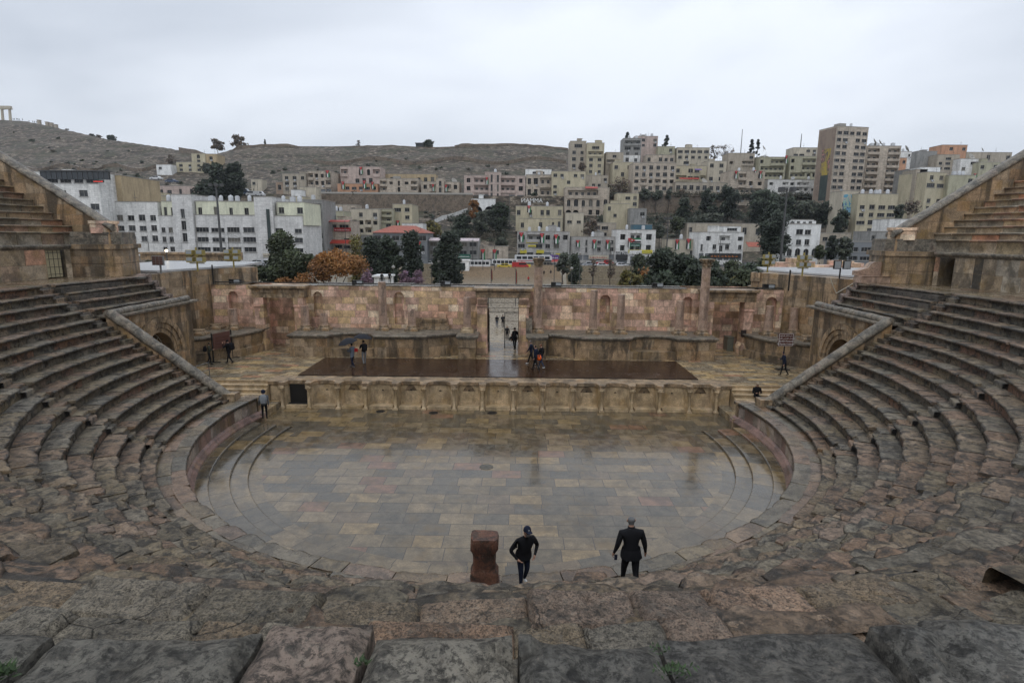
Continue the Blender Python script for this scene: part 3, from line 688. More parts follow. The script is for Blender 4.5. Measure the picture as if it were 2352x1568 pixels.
for i in range(1, 15):
    b = MB()                                      # pointed recesses with a small dark spout hole
    m = (CX[i]+CX[i+1])/2
    if i % 2 == 0:
        w = .36; n = 8; o = [(m-w, .98)]+[(m-w+w*k/n, .98+.38*math.sin(PI/2*k/n)) for k in range(1, n+1)]+[(m+w*k/n, .98+.38*math.cos(PI/2*k/n)) for k in range(1, n+1)]
        yy = 6.0
        b.face([(x, yy, z) for x, z in o][::-1], 1)
        for (u0, v0), (u1, v1) in zip(o, o[1:]): b.face([(u0, yy, v0), (u1, yy, v1), (u1, yy-.035, v1+.02), (u0, yy-.035, v0+.02)], 0)
        b.face([(m-.05, yy-.004, .98), (m+.05, yy-.004, .98), (m+.04, yy-.004, 1.06), (m-.04, yy-.004, 1.06)], 2)
    else:
        yy = 5.62+.49; b.face([(m-.09, yy-.015, .93), (m+.09, yy-.015, .93), (m+.02, yy-.015, 1.0), (m-.02, yy-.015, 1.0)], 2)
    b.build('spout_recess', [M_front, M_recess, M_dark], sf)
b = MB(); b.face([(CX[0]+.24, 5.985, .17), (CX[1]-.25, 5.985, .17), (CX[1]-.25, 5.985, 1.3), (CX[0]+.24, 5.985, 1.3)]); b.box(CX[0]+.2, CX[1]-.2, 5.7, 5.98, .172, .2, 0)
b.build('dark_door', M_dark, sf)
# side flights up to the stage, low kerb platforms beside them
for s in (-1, 1):
    nm = 'left' if s < 0 else 'right'
    b = MB(); n = 6; x0, x1 = (13.4, 17.6) if s < 0 else (13.45, 17.6)
    for k in range(n):
        z = .37+(ZS-.37)*(k+1)/n if k < n-1 else ZS-.003; y = 4.2+.33*k
        b.box(s*x0, s*x1, y+.04, 6.02, .36+(ZS-.37)*k/n-.02, z-.05); b.box(s*x0, s*x1, y, 6.02-(.1 if k == n-1 else 0), z-.05, z)
    tag(b.build('stage_steps', M_front, origin=(s*15.5, 4.2, .37)), 'flight of six pale wet stone steps up to the '+nm+' side of the stage', 'steps', 'flights of steps beside the stage')
    b = MB(); b.prism([(s*12.72, 5.68), (s*17.5, 5.68), (s*17.5, 2.75), (s*12.78, 2.75)], 0, .37); tag(b.build('low_platform', M_stage, origin=(s*15, 3, 0)), 'low paved stone platform at the foot of the '+nm+' stage steps', 'platform', 'low platforms at the foot of the stage steps')
# scaena podium: outline of the left half, mirrored
def pod_outline():
    p = [(-14.75, 15.4), (-14.75, 12.4), (-12.15, 12.4)]
    n = 14
    for k in range(1, n): t = k/n; x = -12.15+3.3*t; p.append((x, 12.4+1.15*math.sin(PI*t)**.45))
    p += [(-8.85, 12.4), (-5.75, 12.4)]
    for k in range(1, 11): t = k/10; p.append((-5.75+2.7*t, 12.4+1.25*math.sin(PI/2*t)**1.3))
    p += [(-3.05, 12.4), (-1.84, 12.4), (-1.84, 15.4)]
    return p
def offset(p, d):
    q = []
    for i, (x, y) in enumerate(p):
        a = p[max(0, i-1)]; c = p[min(len(p)-1, i+1)]
        dx, dy = c[0]-a[0], c[1]-a[1]; l = math.hypot(dx, dy) or 1; q.append((x+dy/l*d, y-dx/l*d))
    return q
sc = empty('stage_building', (0, 15.5, ZS), 'long pink stone stage wall with arched niches, doorways and a bench-like podium of old columns', 'ruin')
for s in (-1, 1):
    P = [(s*-x, y) for x, y in [(-x, y) for x, y in pod_outline()]]
    P = [(-s*x*-1 if s < 0 else -x, y) for x, y in pod_outline()]
    P = [((x if s < 0 else -x), y) for x, y in pod_outline()]
    def rib(o, z0, z1): return [(x, y, z) for x, y in o for z in (z0, z1)]
    b = MB(); base = P if s < 0 else P[::-1]
    def face_strip(mb, o, z0, z1):
        for a, c in zip(o, o[1:]): mb.face([(a[0], a[1], z0), (c[0], c[1], z0), (c[0], c[1], z1), (a[0], a[1], z1)])
    face_strip(b, base, ZS, 2.86)
    b.build('podium_face', M_pod, sc)
    b = MB(); prof = [(.0, 2.84), (.06, 2.88), (.06, 2.92), (.15, 2.97), (.19, 3.0), (.19, 3.09), (.15, 3.12)]
    rows = [[(x, y, z) for x, y in offset(base, d)] for d, z in prof]; b.grid(rows, sm=False)
    o = offset(base, .15)
    for a, c in zip(o, o[1:]):
        if abs(a[0]-c[0]) > .01: b.face([(a[0], a[1], 3.12), (c[0], c[1], 3.12), (c[0], 15.5, 3.12), (a[0], 15.5, 3.12)])
    b.build('podium_cornice', M_cap, sc)
    b = MB(); xa, xb = sorted((s*12.1, s*8.9)); b.prism([(xa, 12.55), (xb, 12.55), (xb, 13.6), (xa, 13.6)], ZS, 2.1); b.build('bench', M_pod, sc)
    b = MB(); b.box(s*1.86, s*3.02, 12.32, 12.9, ZS, 1.95); b.box(s*1.82, s*3.07, 12.34, 12.9, 2.3, 2.34); b.build('pier_base', M_pod, sc)
    # side podium between doorway and side wall
    sp = [(17.6, 15.4), (17.6, 14.1), (18.25, 12.3), (20.3, 10.5), (20.3, 8.9)]
    Q = [(s*x, y) for x, y in sp]; Q = Q if s > 0 else Q[::-1]
    b = MB(); face_strip(b, Q, ZS, 2.9); b.build('side_podium_face', M_pod, sc)
    b = MB(); face_strip(b, offset(Q, .14), ZS, 2.05)
    oo = offset(Q, .14)
    for a, c in zip(Q, Q[1:]): i = Q.index(a); b.face([(oo[i][0], oo[i][1], 2.05), (oo[i+1][0], oo[i+1][1], 2.05), (c[0], c[1], 2.09), (a[0], a[1], 2.09)])
    b.build('side_podium_plinth', M_pod, sc)
    b = MB(); rows = [[(x, y, z) for x, y in offset(Q, d)] for d, z in [(0, 2.88), (.07, 2.93), (.16, 3.0), (.2, 3.03), (.2, 3.12)]]; b.grid(rows, sm=False)
    o = offset(Q, .2); b.face([(x, y, 3.12) for x, y in o]+([(s*23, 8.9, 3.12), (s*23, 15.4, 3.12)] if s > 0 else [(s*23, 15.4, 3.12), (s*23, 8.9, 3.12)])[::1]); b.build('side_podium_cornice', M_cap, sc)
# main wall: three lengths, openings for the niches
NI = [(-20.0, .72, 3.5, 5.4), (-13.72, .66, 3.85, 5.45), (-7.7, .72, 3.42, 5.45), (7.5, .78, 3.6, 5.35), (13.55, .72, 3.55, 5.3), (19.7, .85, 3.35, 5.27)]
TOPZ = 6.24
b = MB()
def arch(l): return [(x, w, zb, zs, 'arch') for x, w, zb, zs in l]
wall_open(b, -14.75, -1.78, 3.0, TOPZ, 15.5, arch(NI[1:3]), .42)
wall_open(b, 1.78, 14.75, 3.0, TOPZ, 15.5, arch(NI[3:5]), .42)
wall_open(b, -22.5, -17.9, 1.5, TOPZ, 15.5, arch(NI[:1]), .42)
wall_open(b, 17.9, 22.6, 1.5, TOPZ, 15.5, arch(NI[5:]), .42)
b.box(-17.9, -14.75, 17.0, 17.9, ZS, TOPZ-.1); b.box(14.75, 17.9, 17.0, 17.9, ZS, TOPZ-.1)
for x in (-17.9, -14.75, 14.75, 17.9): b.face([(x, 15.5, ZS), (x, 17.4, ZS), (x, 17.4, TOPZ), (x, 15.5, TOPZ)])
for x in (-1.78, 1.78): b.face([(x, 14.3, ZS), (x, 17.9, ZS), (x, 17.9, TOPZ-1), (x, 14.3, TOPZ-1)])
b.face([(-22.5, 17.9, -2.6), (-1.8, 17.9, -2.6), (-1.8, 17.9, TOPZ), (-22.5, 17.9, TOPZ)][::-1]); b.face([(1.8, 17.9, -2.6), (22.5, 17.9, -2.6), (22.5, 17.9, TOPZ), (1.8, 17.9, TOPZ)][::-1])
b.build('ashlar_wall', M_scaena, sc)
b = MB(); rr = random.Random(4)
x = -22.5
M_lead = stone('wet_wall_top', pal=COLD, gain=.9, dark=.5, rough=(.15, .35))
while x < 22.4:
    w = rr.uniform(.9, 1.7); zt = TOPZ+rr.uniform(-.01, .05); x1 = min(22.5, x+w)
    if x1 < -17.9 or x > 17.9 or (x > -14.8 and x1 < 14.8): b.box(x, x1, 15.47, 17.92, TOPZ-.02, zt)
    x += w
b.build('wall_top_slabs', M_lead, sc)
# gate: pilasters, lintel, entablatures over the side doors
for s in (-1, 1):
    b = MB(); xa, xb = s*1.15, s*1.85
    b.box(xa, xb, 14.25, 15.7, ZS+.55, 4.95); b.box(xa-s*.05, xb+s*.06, 14.17, 15.7, ZS, ZS+.5); b.box(xa-s*.03, xb+s*.05, 14.2, 15.7, ZS+.5, ZS+.56)
    b.box(xa-s*.05, xb+s*.08, 14.16, 15.7, 4.95, 5.05); b.box(xa+s*.02, xb, 14.22, 15.7, 5.05, 5.6)
    b.build('gate_pilaster', M_scaena, sc)
    b = MB()
    for k in range(7): a = 4.98+.62*k/7; b.tube((s*(1.2+.09*k), 14.2, 5.12), (s*(1.2+.09*k), 14.1, 5.5), .05, .08, 6)
    b.build('gate_capital', M_column, sc)
    b = MB(); b.box(s*1.15, s*1.9, 17.4, 17.95, -.2, 4.4); b.build('rear_jamb', M_scaena, sc)
    # side door: two pilasters, entablature
    for xx in (14.85, 17.75):
        b = MB(); b.box(s*(xx-.32), s*(xx+.34), 14.65, 15.6, ZS+.8, 4.75); b.box(s*(xx-.45), s*(xx+.47), 14.45, 15.6, ZS, ZS+.62); b.box(s*(xx-.4), s*(xx+.42), 14.5, 15.6, ZS+.62, ZS+.7); b.box(s*(xx-.36), s*(xx+.38), 14.57, 15.6, ZS+.7, ZS+.82)
        b.box(s*(xx-.37), s*(xx+.39), 14.58, 15.6, 4.75, 4.84); b.box(s*(xx-.34), s*(xx+.36), 14.63, 15.6, 4.84, 5.4); b.build('door_pilaster', M_scaena, sc)
    b = MB(); b.box(s*14.4, s*18.2, 14.62, 15.7, 5.4, 5.75); b.box(s*14.4, s*18.2, 14.58, 15.7, 5.75, 5.79); b.box(s*14.4, s*18.2, 14.62, 15.7, 5.79, 6.05); b.box(s*14.3, s*18.3, 14.5, 15.7, 6.05, 6.12); b.box(s*14.25, s*18.35, 14.4, 15.75, 6.12, 6.27)
    b.build('door_entablature', M_trim, sc)
b = MB(); b.box(-1.95, 1.95, 14.2, 15.9, 5.6, 5.85); b.box(-1.98, 1.98, 14.15, 15.9, 5.85, 5.9); b.box(-1.95, 1.95, 14.2, 15.9, 5.9, 6.05); b.box(-2.05, 2.05, 14.08, 15.9, 6.05, 6.12); b.box(-2.1, 2.1, 13.98, 15.95, 6.12, 6.28)
b.box(-1.2, 1.2, 17.5, 17.9, 5.4, 6.2)
b.build('gate_lintel', M_trim, sc)
b = MB(); b.box(-1.75, 1.75, 13.2, 19.3, ZS-.35, ZS+.006); tag(b.build('gate_threshold', M_stage, kind='structure'))
# iron gate, left leaf open, bars above
g = empty('iron_gate', (0, 16.3, ZS), 'dark iron bar gate standing half open in the central doorway', 'gate')
def bars(x0, x1, y0, y1, z0, z1, n, hb):
    b = MB()
    for i in range(n+1): f = i/n; x = x0+(x1-x0)*f; y = y0+(y1-y0)*f; b.tube((x, y, z0), (x, y, z1), .011, n=4)
    for z in hb: b.tube((x0, y0, z), (x1, y1, z), .016, n=4)
    return b
bars(-1.12, 1.12, 16.3, 16.3, 4.25, 5.35, 24, (4.25, 4.32, 4.6, 5.0, 5.35)).build('top_grille', M_iron, g)
bars(-1.12, -1.0, 16.3, 15.1, ZS+.02, 4.22, 9, (ZS+.05, 2.3, 3.0, 3.6, 4.2)).build('gate_leaf', M_iron, g)
bars(.12, 1.12, 16.3, 16.3, ZS+.02, 4.22, 11, (ZS+.05, 2.3, 3.0, 3.6, 4.2)).build('gate_leaf', M_iron, g)
b = MB(); b.tube((.1, 16.3, ZS), (.1, 16.3, 4.25), .035, n=6); b.tube((-1.14, 16.3, ZS), (-1.14, 16.3, 5.4), .03, n=6); b.tube((1.14, 16.3, ZS), (1.14, 16.3, 5.4), .03, n=6); b.build('gate_frame', M_iron, g)

# ---- columns on the podium
def column(label, x, y, z, h, r=.29, cap=False, broken=False, mat=None, base=True, sq=.46, group='columns standing on the stage podium', lean=0, cream=False):
    c = empty('stone_column', (x, y, z), label, 'column', group)
    if base:
        b = MB(); b.box(x-sq, x+sq, y-sq, y+sq, z, z+.14); b.lathe((x, y, z), [(sq*.97, .14), (sq*.98, .19), (sq*.9, .235), (sq*.78, .25), (sq*.76, .28), (sq*.84, .32), (sq*.8, .36), (r*1.08, .38)], 24)
        b.build('base', M_trim if not cream else M_front, c)
    if h > .45:
        ht = h-(.62 if cap else 0); b = MB(); n = 20; rows = []; prof = [(r*1.07, .37), (r, .45)]+[(r*(1-.12*k/8), .45+(ht-.45)*k/8) for k in range(1, 9)]
        for k, (rr_, zz) in enumerate(prof):
            row = []
            for i in range(n):
                a = 2*PI*i/n; f = noise.noise(Vector((math.cos(a)*1.3, math.sin(a)*1.3, zz*.8+x)))
                q = rr_*(1+.035*f); dz = 0
                if k == len(prof)-1 and broken: dz = -.13+.26*noise.noise(Vector((math.cos(a)*1.2+x*3, math.sin(a)*1.2, 2)))+.1*math.cos(a)
                row.append((x+q*math.cos(a)+lean*zz, y+q*math.sin(a), z+zz+dz))
            rows.append(row)
        b.grid(rows, close=True); b.face(rows[-1]); b.build('shaft', mat or M_column, c)
    if cap:
        b = MB(); z0 = z+ht; rc = r*.88
        b.lathe((x, y, z0), [(rc*1.12, 0), (rc*1.14, .04), (rc*.98, .06), (rc*1.0, .2), (rc*1.15, .4), (rc*1.35, .52)], 20)
        for tier_ in range(2):
            for k in range(8):
                a = (k+.5*tier_)*PI/4; zt = z0+.08+.2*tier_; d0 = rc*(1.02+.06*tier_); d1 = rc*(1.42+.12*tier_)
                P = [(d0, zt, .10), (d0*1.12, zt+.14, .11), (d1, zt+.2, .08), (d1*1.02, zt+.13, .04)]
                for (ra, za, wa), (rb_, zb, wb) in zip(P, P[1:]):
                    t = (-math.sin(a), math.cos(a)); u = (math.cos(a), math.sin(a))
                    b.face([(x+u[0]*ra-t[0]*wa, y+u[1]*ra-t[1]*wa, za), (x+u[0]*ra+t[0]*wa, y+u[1]*ra+t[1]*wa, za), (x+u[0]*rb_+t[0]*wb, y+u[1]*rb_+t[1]*wb, zb), (x+u[0]*rb_-t[0]*wb, y+u[1]*rb_-t[1]*wb, zb)])
        for k in range(4): a = PI/4+k*PI/2; b.tube((x+rc*1.3*math.cos(a), y+rc*1.3*math.sin(a), z0+.42), (x+rc*1.75*math.cos(a), y+rc*1.75*math.sin(a), z0+.52), .07, .05, 6)
        s_ = rc*1.42; b.box(x-s_, x+s_, y-s_, y+s_, z0+.53, z0+.63); b.build('capital', M_trim, c)
    return c
PZ = 3.12
column('short column stump beside the left side doorway, plain round drum', -14.3, 14.35, PZ, 1.75, .3)
column('broken leaning column stump with pale jagged top in front of the second niche from the left', -12.95, 14.35, PZ, 1.3, .3, broken=True)
column('tall weathered column reaching the wall top left of the third niche', -8.72, 14.6, PZ, 3.5, .31)
column('broken column stump with a pale cap-like fracture beside the carved frieze block', -6.6, 14.45, PZ, 1.65, .3, broken=True)
column('column with cream coloured base on the pier left of the central gate', -2.55, 14.1, PZ, 2.5, .29, cream=True)
column('tallest complete column with leafy capital right of the central gate', 2.5, 14.2, PZ, 5.3, .33, cap=True)
column('cracked column shaft left of the niche in the right half of the wall', 6.45, 13.95, PZ, 3.1, .29)
column('plain grey flat-topped column just right of the right-hand niche', 8.42, 14.1, PZ, 2.8, .29, broken=False)
column('pinkish column with dark stained top near the right end of the podium', 12.6, 13.95, PZ, 2.4, .29)
column('tall complete column with leafy capital at the right end of the podium', 14.2, 13.8, PZ, 5.35, .33, cap=True)
column('pink column with dark top on the right side podium', 18.95, 14.0, PZ, 2.1, .31)
column('leaning pink column shaft at the far right of the side podium', 20.9, 14.3, PZ, 1.95, .31, lean=-.04)
column('wide short ochre column stump on the left side podium', -19.5, 14.3, PZ, 1.5, .31)
for k, (x, y, lb) in enumerate([(-20.9, 14.4, 'empty square column base farthest back on the left side podium'), (-20.75, 11.9, 'empty stepped column base at the near end of the left side podium')]):
    column(lb, x, y, PZ, .4, .33, sq=.52)
column('low empty column base at the near end of the right side podium', 20.75, 11.9, PZ, .4, .33, sq=.5)
b = MB(); b.box(-6.15, -3.95, 14.9, 15.45, PZ, PZ+.3); b.box(-6.1, -4.05, 14.95, 15.45, PZ+.3, PZ+.55)
rows = []
b.box(-6.0, -4.1, 14.9, 15.45, PZ+.55, PZ+.8)
for i in range(12): x = -5.95+i*.155; b.tube((x, 14.88, PZ+.62), (x+.06, 14.86, PZ+.74), .045, .03, 5)
tag(b.build('carved_block', M_trim, origin=(-5, 15.2, PZ)), 'carved frieze block lying on the podium against the stage wall', 'stone block')
b = MB(); b.box(-4.75, -4.2, 15.2, 15.46, PZ+.802, PZ+1.15); tag(b.build('small_block', M_scaena, origin=(-4.5, 15.3, PZ+.8)), 'small pale square stone standing on the carved frieze block', 'stone block')
b = MB(); b.prism([(1.7, 13.9), (2.1, 13.7), (2.15, 14.9), (1.6, 14.9)], PZ, PZ+1.0, zt=[PZ+1.0, PZ+.9, PZ+1.1, PZ+1.15]); tag(b.build('dark_carved_fragment', M_cap, origin=(1.9, 14.3, PZ)), 'dark weathered carved block between the gate and the tallest column', 'stone block')
b = MB(); b.box(16.9, 17.35, 16.0, 16.8, ZS, ZS+1.0); b.box(16.86, 17.39, 15.96, 16.84, ZS+1.0, ZS+1.06); tag(b.build('metal_cabinet', plain('grey_green_metal', (.12, .125, .10), .4), origin=(17.1, 16.4, ZS)), 'grey green metal cabinet standing inside the right side doorway', 'cabinet')
b = MB(); b.face([(17.3, 14.55, 2.9), (17.62, 14.55, 2.9), (17.62, 14.55, 3.35), (17.3, 14.55, 3.35)]); b.box(17.27, 17.65, 14.552, 14.58, 2.87, 3.38); tag(b.build('wall_plaque', [plain('plaque_dark', (.03, .02, .018), .4)], origin=(17.4, 14.56, 2.9)), 'small dark framed plaque on the right doorway pilaster', 'plaque')

# ---- side gate walls (aditus) with arches, sloping parapets
for s in (-1, 1):
    nm = 'left' if s < 0 else 'right'
    e = empty('side_gate_wall', (s*19.8, 6, ZS), nm+' stone gate wall with an arched opening beneath the seats', 'wall', 'arched side gate walls')
    # build in a local frame as an x-facing wall: use wall_open in (y -> x) then swap
    t = MB(); wall_open(t, 2.45, 9.45, .3, 5.62, 0, [(5.85, 2.8, .31, 2.9, 'arch')], 2.6, 0, 1)
    t.face([(9.45, 0, .3), (9.45, 3.2, .3), (9.45, 3.2, 5.62), (9.45, 0, 5.62)])
    b = MB(); b.v = [(s*(19.7+v[1]), v[0], v[2]) for v in t.v]; b.f = [f if s < 0 else f[::-1] for f in t.f]; b.m = t.m; b.sm = t.sm
    b.build('arched_wall', [M_wall, M_dark], e)
    b = MB(); n = 18
    for k in range(n+1-1):                                   # moulded voussoirs
        a0, a1 = PI*k/n, PI*(k+1)/n-.012
        for r0, r1, d in ((1.4, 1.68, .05), (1.68, 1.98, .10), (1.98, 2.3, .18)):
            P = [(5.85-r*math.cos(a), 2.9+r*math.sin(a)) for r, a in ((r0, a0), (r1, a0), (r1, a1), (r0, a1))]
            b.xprism(P, *sorted((s*(19.7-d), s*19.9)))
    for yy in (3.55, 7.25): b.box(s*19.55, s*19.9, yy, yy+.9, .3, 2.9)
    b.build('arch_moulding', M_trim, e)
    b = MB(); xa = s*19.42
    b.box(s*19.45, s*20.6, 2.3, 9.62, 5.62, 5.7); b.box(s*19.32, s*20.6, 2.2, 9.75, 5.7, 5.8)
    b.build('cornice', M_cap, e)
    b = MB(); rr = random.Random(8)
    for k in range(7): y0 = 2.1+k*1.02; b.tube((s*19.75, y0, 5.9), (s*19.75, y0+1.0, 5.9+rr.uniform(-.02, .02)), .2, .2, 12)
    b.build('roll_coping', M_cap, e)
    if s < 0:
        b = MB()
        for k in range(9): a = PI*k/8; b.tube((-20.3, 5.85, 2.9), (-20.3, 5.85-1.38*math.cos(a), 2.9+1.38*math.sin(a)), .02, n=4)
        for r in (.5, .95, 1.36):
            for k in range(12): a0, a1 = PI*k/12, PI*(k+1)/12; b.tube((-20.3, 5.85-r*math.cos(a0), 2.9+r*math.sin(a0)), (-20.3, 5.85-r*math.cos(a1), 2.9+r*math.sin(a1)), .02, n=4)
        b.build('fan_grille', M_pale, e)
    p = empty('sloping_parapet', (s*13.9, 2.15, 1.45), nm+' sloping stone parapet with a thick rounded grey coping beside the seats', 'parapet', 'sloping parapets beside the side stairs')
    b = MB(); b.yprism([(s*13.7, .3), (s*13.7, 1.35), (s*19.75, 5.9), (s*19.75, .3)], 1.98, 2.4); b.build('wall_below', M_wall, p)
    b = MB(); n = 9; rr = random.Random(s+30)
    A = Vector((s*13.85, 2.15, 1.62)); B = Vector((s*19.62, 2.15, 6.0)); d = (B-A).normalized(); nrm = Vector((-d.z*s, 0, d.x*s)) if True else 0
    nrm = Vector((-d.z, 0, d.x)); nrm = nrm if nrm.z > 0 else -nrm
    for k in range(n):
        P0 = A.lerp(B, k/n+.001); P1 = A.lerp(B, (k+1)/n-.001); j = rr.uniform(-.012, .012); rows = []
        for f in (0, .5, 1):
            P = P0.lerp(P1, f)
            rows.append([tuple(P+Vector((0, yy, 0))+nrm*(h+j)+nrm*.02*noise.noise(Vector((P.x*2, yy*4, h*4)))) for yy, h in ((-.25, -.2), (-.29, -.08), (-.26, .05), (-.14, .15), (0, .19), (.14, .15), (.26, .05), (.29, -.08), (.25, -.2))])
        b.grid(rows, close=True); b.face(rows[0][::-1]); b.face(rows[-1])
    b.build('coping', M_cap, p)
    b = MB(); b.box(s*13.5, s*14.1, 1.85, 2.5, 1.45, 1.82); b.build('end_block', M_trim, p)
    # tall side walls (versurae)
    vw = empty('tall_side_wall', (s*21.5, 14, ZS), 'tall '+nm+' side wall of the stage with dark vertical water streaks' if s < 0 else 'tall ochre right side wall of the stage with cables on it', 'wall', 'tall side walls of the stage')
    L = [(-22.45, 8.9), (-21.5, 16.0), (-19.5, 18.7), (-20.3, 19.4), (-26, 18), (-26, 8.9)] if s < 0 else [(23.4, 9.6), (21.6, 13.6), (19.1, 18.0), (19.9, 18.6), (27, 17), (27, 9.6)]
    b = MB(); b.prism(L, -2.6, 7.35); b.build('wall_body', M_wall, vw)
    if s > 0:
        b = MB(); b.prism([(18.85, 17.6), (19.5, 18.7), (20.1, 18.2), (19.4, 17.2)], 6.7, 7.35); b.prism([(18.7, 17.7), (19.2, 18.5), (19.8, 18.0), (19.2, 17.2)], 5.9, 6.3); b.build('jutting_block', M_wall, vw)
    rf = MB()
    if s < 0: rf.prism([(-30, 11), (-22.6, 11), (-20.6, 19), (-21.5, 24), (-30, 24)], 7.38, 7.52)
    else: rf.prism([(32, 11), (24.3, 11), (21.6, 16), (20.4, 19), (21.5, 23), (32, 23)], 7.38, 7.5)
    tag(rf.build('flat_roof', plain('white_wet_roof', (.45, .45, .45), .25), origin=(s*25, 17, 7.4)), 'flat wet white roof behind the tall '+nm+' side wall', 'roof', 'flat white roofs behind the side walls')
# ================================================================== GROUND AND HILL
RIDGE = [(-500, 250), (0, 275), (60, 278), (130, 292), (250, 320), (400, 342), (450, 353), (500, 353), (545, 339), (600, 333), (690, 336), (900, 334), (1000, 338), (1100, 333), (1180, 330), (1300, 340), (1480, 384), (1700, 390), (1900, 402), (2352, 406), (2900, 406)]
_ru = []; _rs = []
for x, y in RIDGE: d = ray(x, y); _ru.append(d.x/d.y); _rs.append(d.z/d.y)
def H(x, Y):
    u = (x-1)/(Y+26.29); zs = 1.0+max(0, -x-30)*.045+max(0, x-60)*.03
    if Y < 118: z = -2.6+(zs+2.6)*min(1, max(0, (Y-70)/40))*min(1, max(0, (abs(x+0)-40)/14))
    elif Y < 150: z = -2.6+(zs+2.6)*max((Y-118)/32, min(1, max(0, (abs(x)-40)/14)))
    elif Y < 172: z = zs
    elif Y < 232: z = zs+(20.5-zs)*(Y-172)/60
    elif Y < 246: z = 27.
    else: z = 27+.385*(Y-246)
    s = float(np.interp(u, _ru, _rs)); Yr = (87.7+26.29*s-10)/(.385-s)
    if Y > Yr: z = 27+.385*(Yr-246)-.05*(Y-Yr)
    elif Y > 250: k = min(1, (Y-250)/40)*min(1, (Yr-Y)/12); z += k*(1.6*noise.noise(Vector((x*.03, Y*.06, 0)))+.8*noise.noise(Vector((x*.11, Y*.2, 5))))
    return z
b = MB(); Ys = [20, 45, 70, 80, 90, 100, 110, 117.9, 118.1]+[118+4*k for k in range(1, 8)]+[150, 160, 172]+[172+6*k for k in range(1, 10)]+[231.8, 232.2, 239, 246]+[246+2.5*k for k in range(1, 100)]+[500, 530, 600, 800, 1500]
us = [-1.3+.0125*i for i in range(209)]
b.grid([[(1+u*(Y+26.29), Y, H(1+u*(Y+26.29), Y)-.03) for u in us] for Y in Ys])
def hill_mat():
    t = NT('hillside_earth'); ob = t.tc.outputs['Object']; q = t.n('ShaderNodeSeparateXYZ', {0: ob})
    n1 = t.noise(t.map(ob, (.03, .05, .12)), 1, 6, .65); n2 = t.noise(t.map(ob, (1, 1, 2.5)), .35, 6, .8); n3 = t.noise(ob, .09, 4, .6)
    c = t.ramp(n2, [(.42, (.016, .012, .008)), (.49, (.058, .044, .029)), (.55, (.11, .085, .06)), (.61, (.30, .25, .19))])
    c = t.mix(t.mr(n3, .49, .62, 0, .65), c, (.034, .038, .016))
    st = t.noise(t.map(ob, (.02, .02, .55)), 1, 3, .6); c = t.mix(t.mr(st, .5, .62, 0, .45), c, (.12, .095, .068))
    low = t.math('LESS_THAN', q.outputs[2], 0.5); c = t.mix(low, c, (.22, .19, .14))
    rd = t.math('MULTIPLY', t.math('GREATER_THAN', q.outputs[1], 148), t.math('LESS_THAN', q.outputs[1], 172)); c = t.mix(rd, c, (.05, .05, .05))
    return t.fin(c, .8, n2, .6, .5)
b.build('hillside', hill_mat(), kind='structure')
b = MB(); b.face([(-90, -80, -2.7), (90, -80, -2.7), (90, 24, -2.7), (-90, 24, -2.7)]); b.build('ground', M_stage, kind='structure')
M_plaza = stone('plaza_paving', pal=[(0, (.34, .28, .20)), (.5, (.39, .33, .24)), (1, (.36, .29, .20))], gain=.95, dark=.1, och=.3, rough=(.2, .4), mortar=.15, bs=.05)
b = MB(); b.face([(-38, 18, -2.55), (38, 18, -2.55), (38, 118, -2.55), (-38, 118, -2.55)]); b.build('plaza', M_plaza, kind='structure')
def hit(x, y, y0=60):
    Y = y0
    while Y < 620:
        P = at_y(x, y, Y)
        if P.z <= H(P.x, Y): return Y
        Y += .5
    return 300.
# steps from the plaza up to the street, retaining terraces on both sides
M_step = stone('plaza_step_stone', pal=[(0, (.42, .32, .22)), (1, (.48, .37, .26))], gain=.85, dark=.12, och=.3, rough=(.25, .5))
b = MB(); n = 26
for k in range(n): b.box(-16.8, 13.2, 119+1.18*k, 150, -2.6+(3.65*k/n)-.3, -2.6+3.65*(k+1)/n)
tag(b.build('plaza_steps', M_step, origin=(0, 119, -2.6)), 'wide tan flight of steps climbing from the plaza to the street', 'steps')
M_terr = stone('terrace_wall_stone', pal=[(0, (.42, .37, .28)), (1, (.36, .31, .24))], gain=.85, dark=.15, streak=.3, och=.2)
for k, (x0, x1, Y, z0, z1, lb) in enumerate([(-42, -17.2, 118, -2.6, -.9, 'front'), (-36, -17.6, 128, -1.2, .6, 'middle'), (-30, -17.9, 140, .1, 1.5, 'upper'), (13.6, 46, 119, -2.6, -1.0, 'front'), (14.2, 46, 128, -1.3, .5, 'middle'), (14.8, 42, 140, 0, 1.4, 'upper')]):
    b = MB(); b.box(x0, x1, Y, Y+.5, z0-2, z1); b.box(x0-.1, x1+.1, Y-.06, Y+.56, z1+.002, z1+.12)
    tag(b.build('terrace_wall', M_terr, origin=(x0, Y, z0)), f'{lb} low cream terrace wall {"left" if k < 3 else "right"} of the plaza steps', 'wall', 'low terrace walls beside the plaza steps')
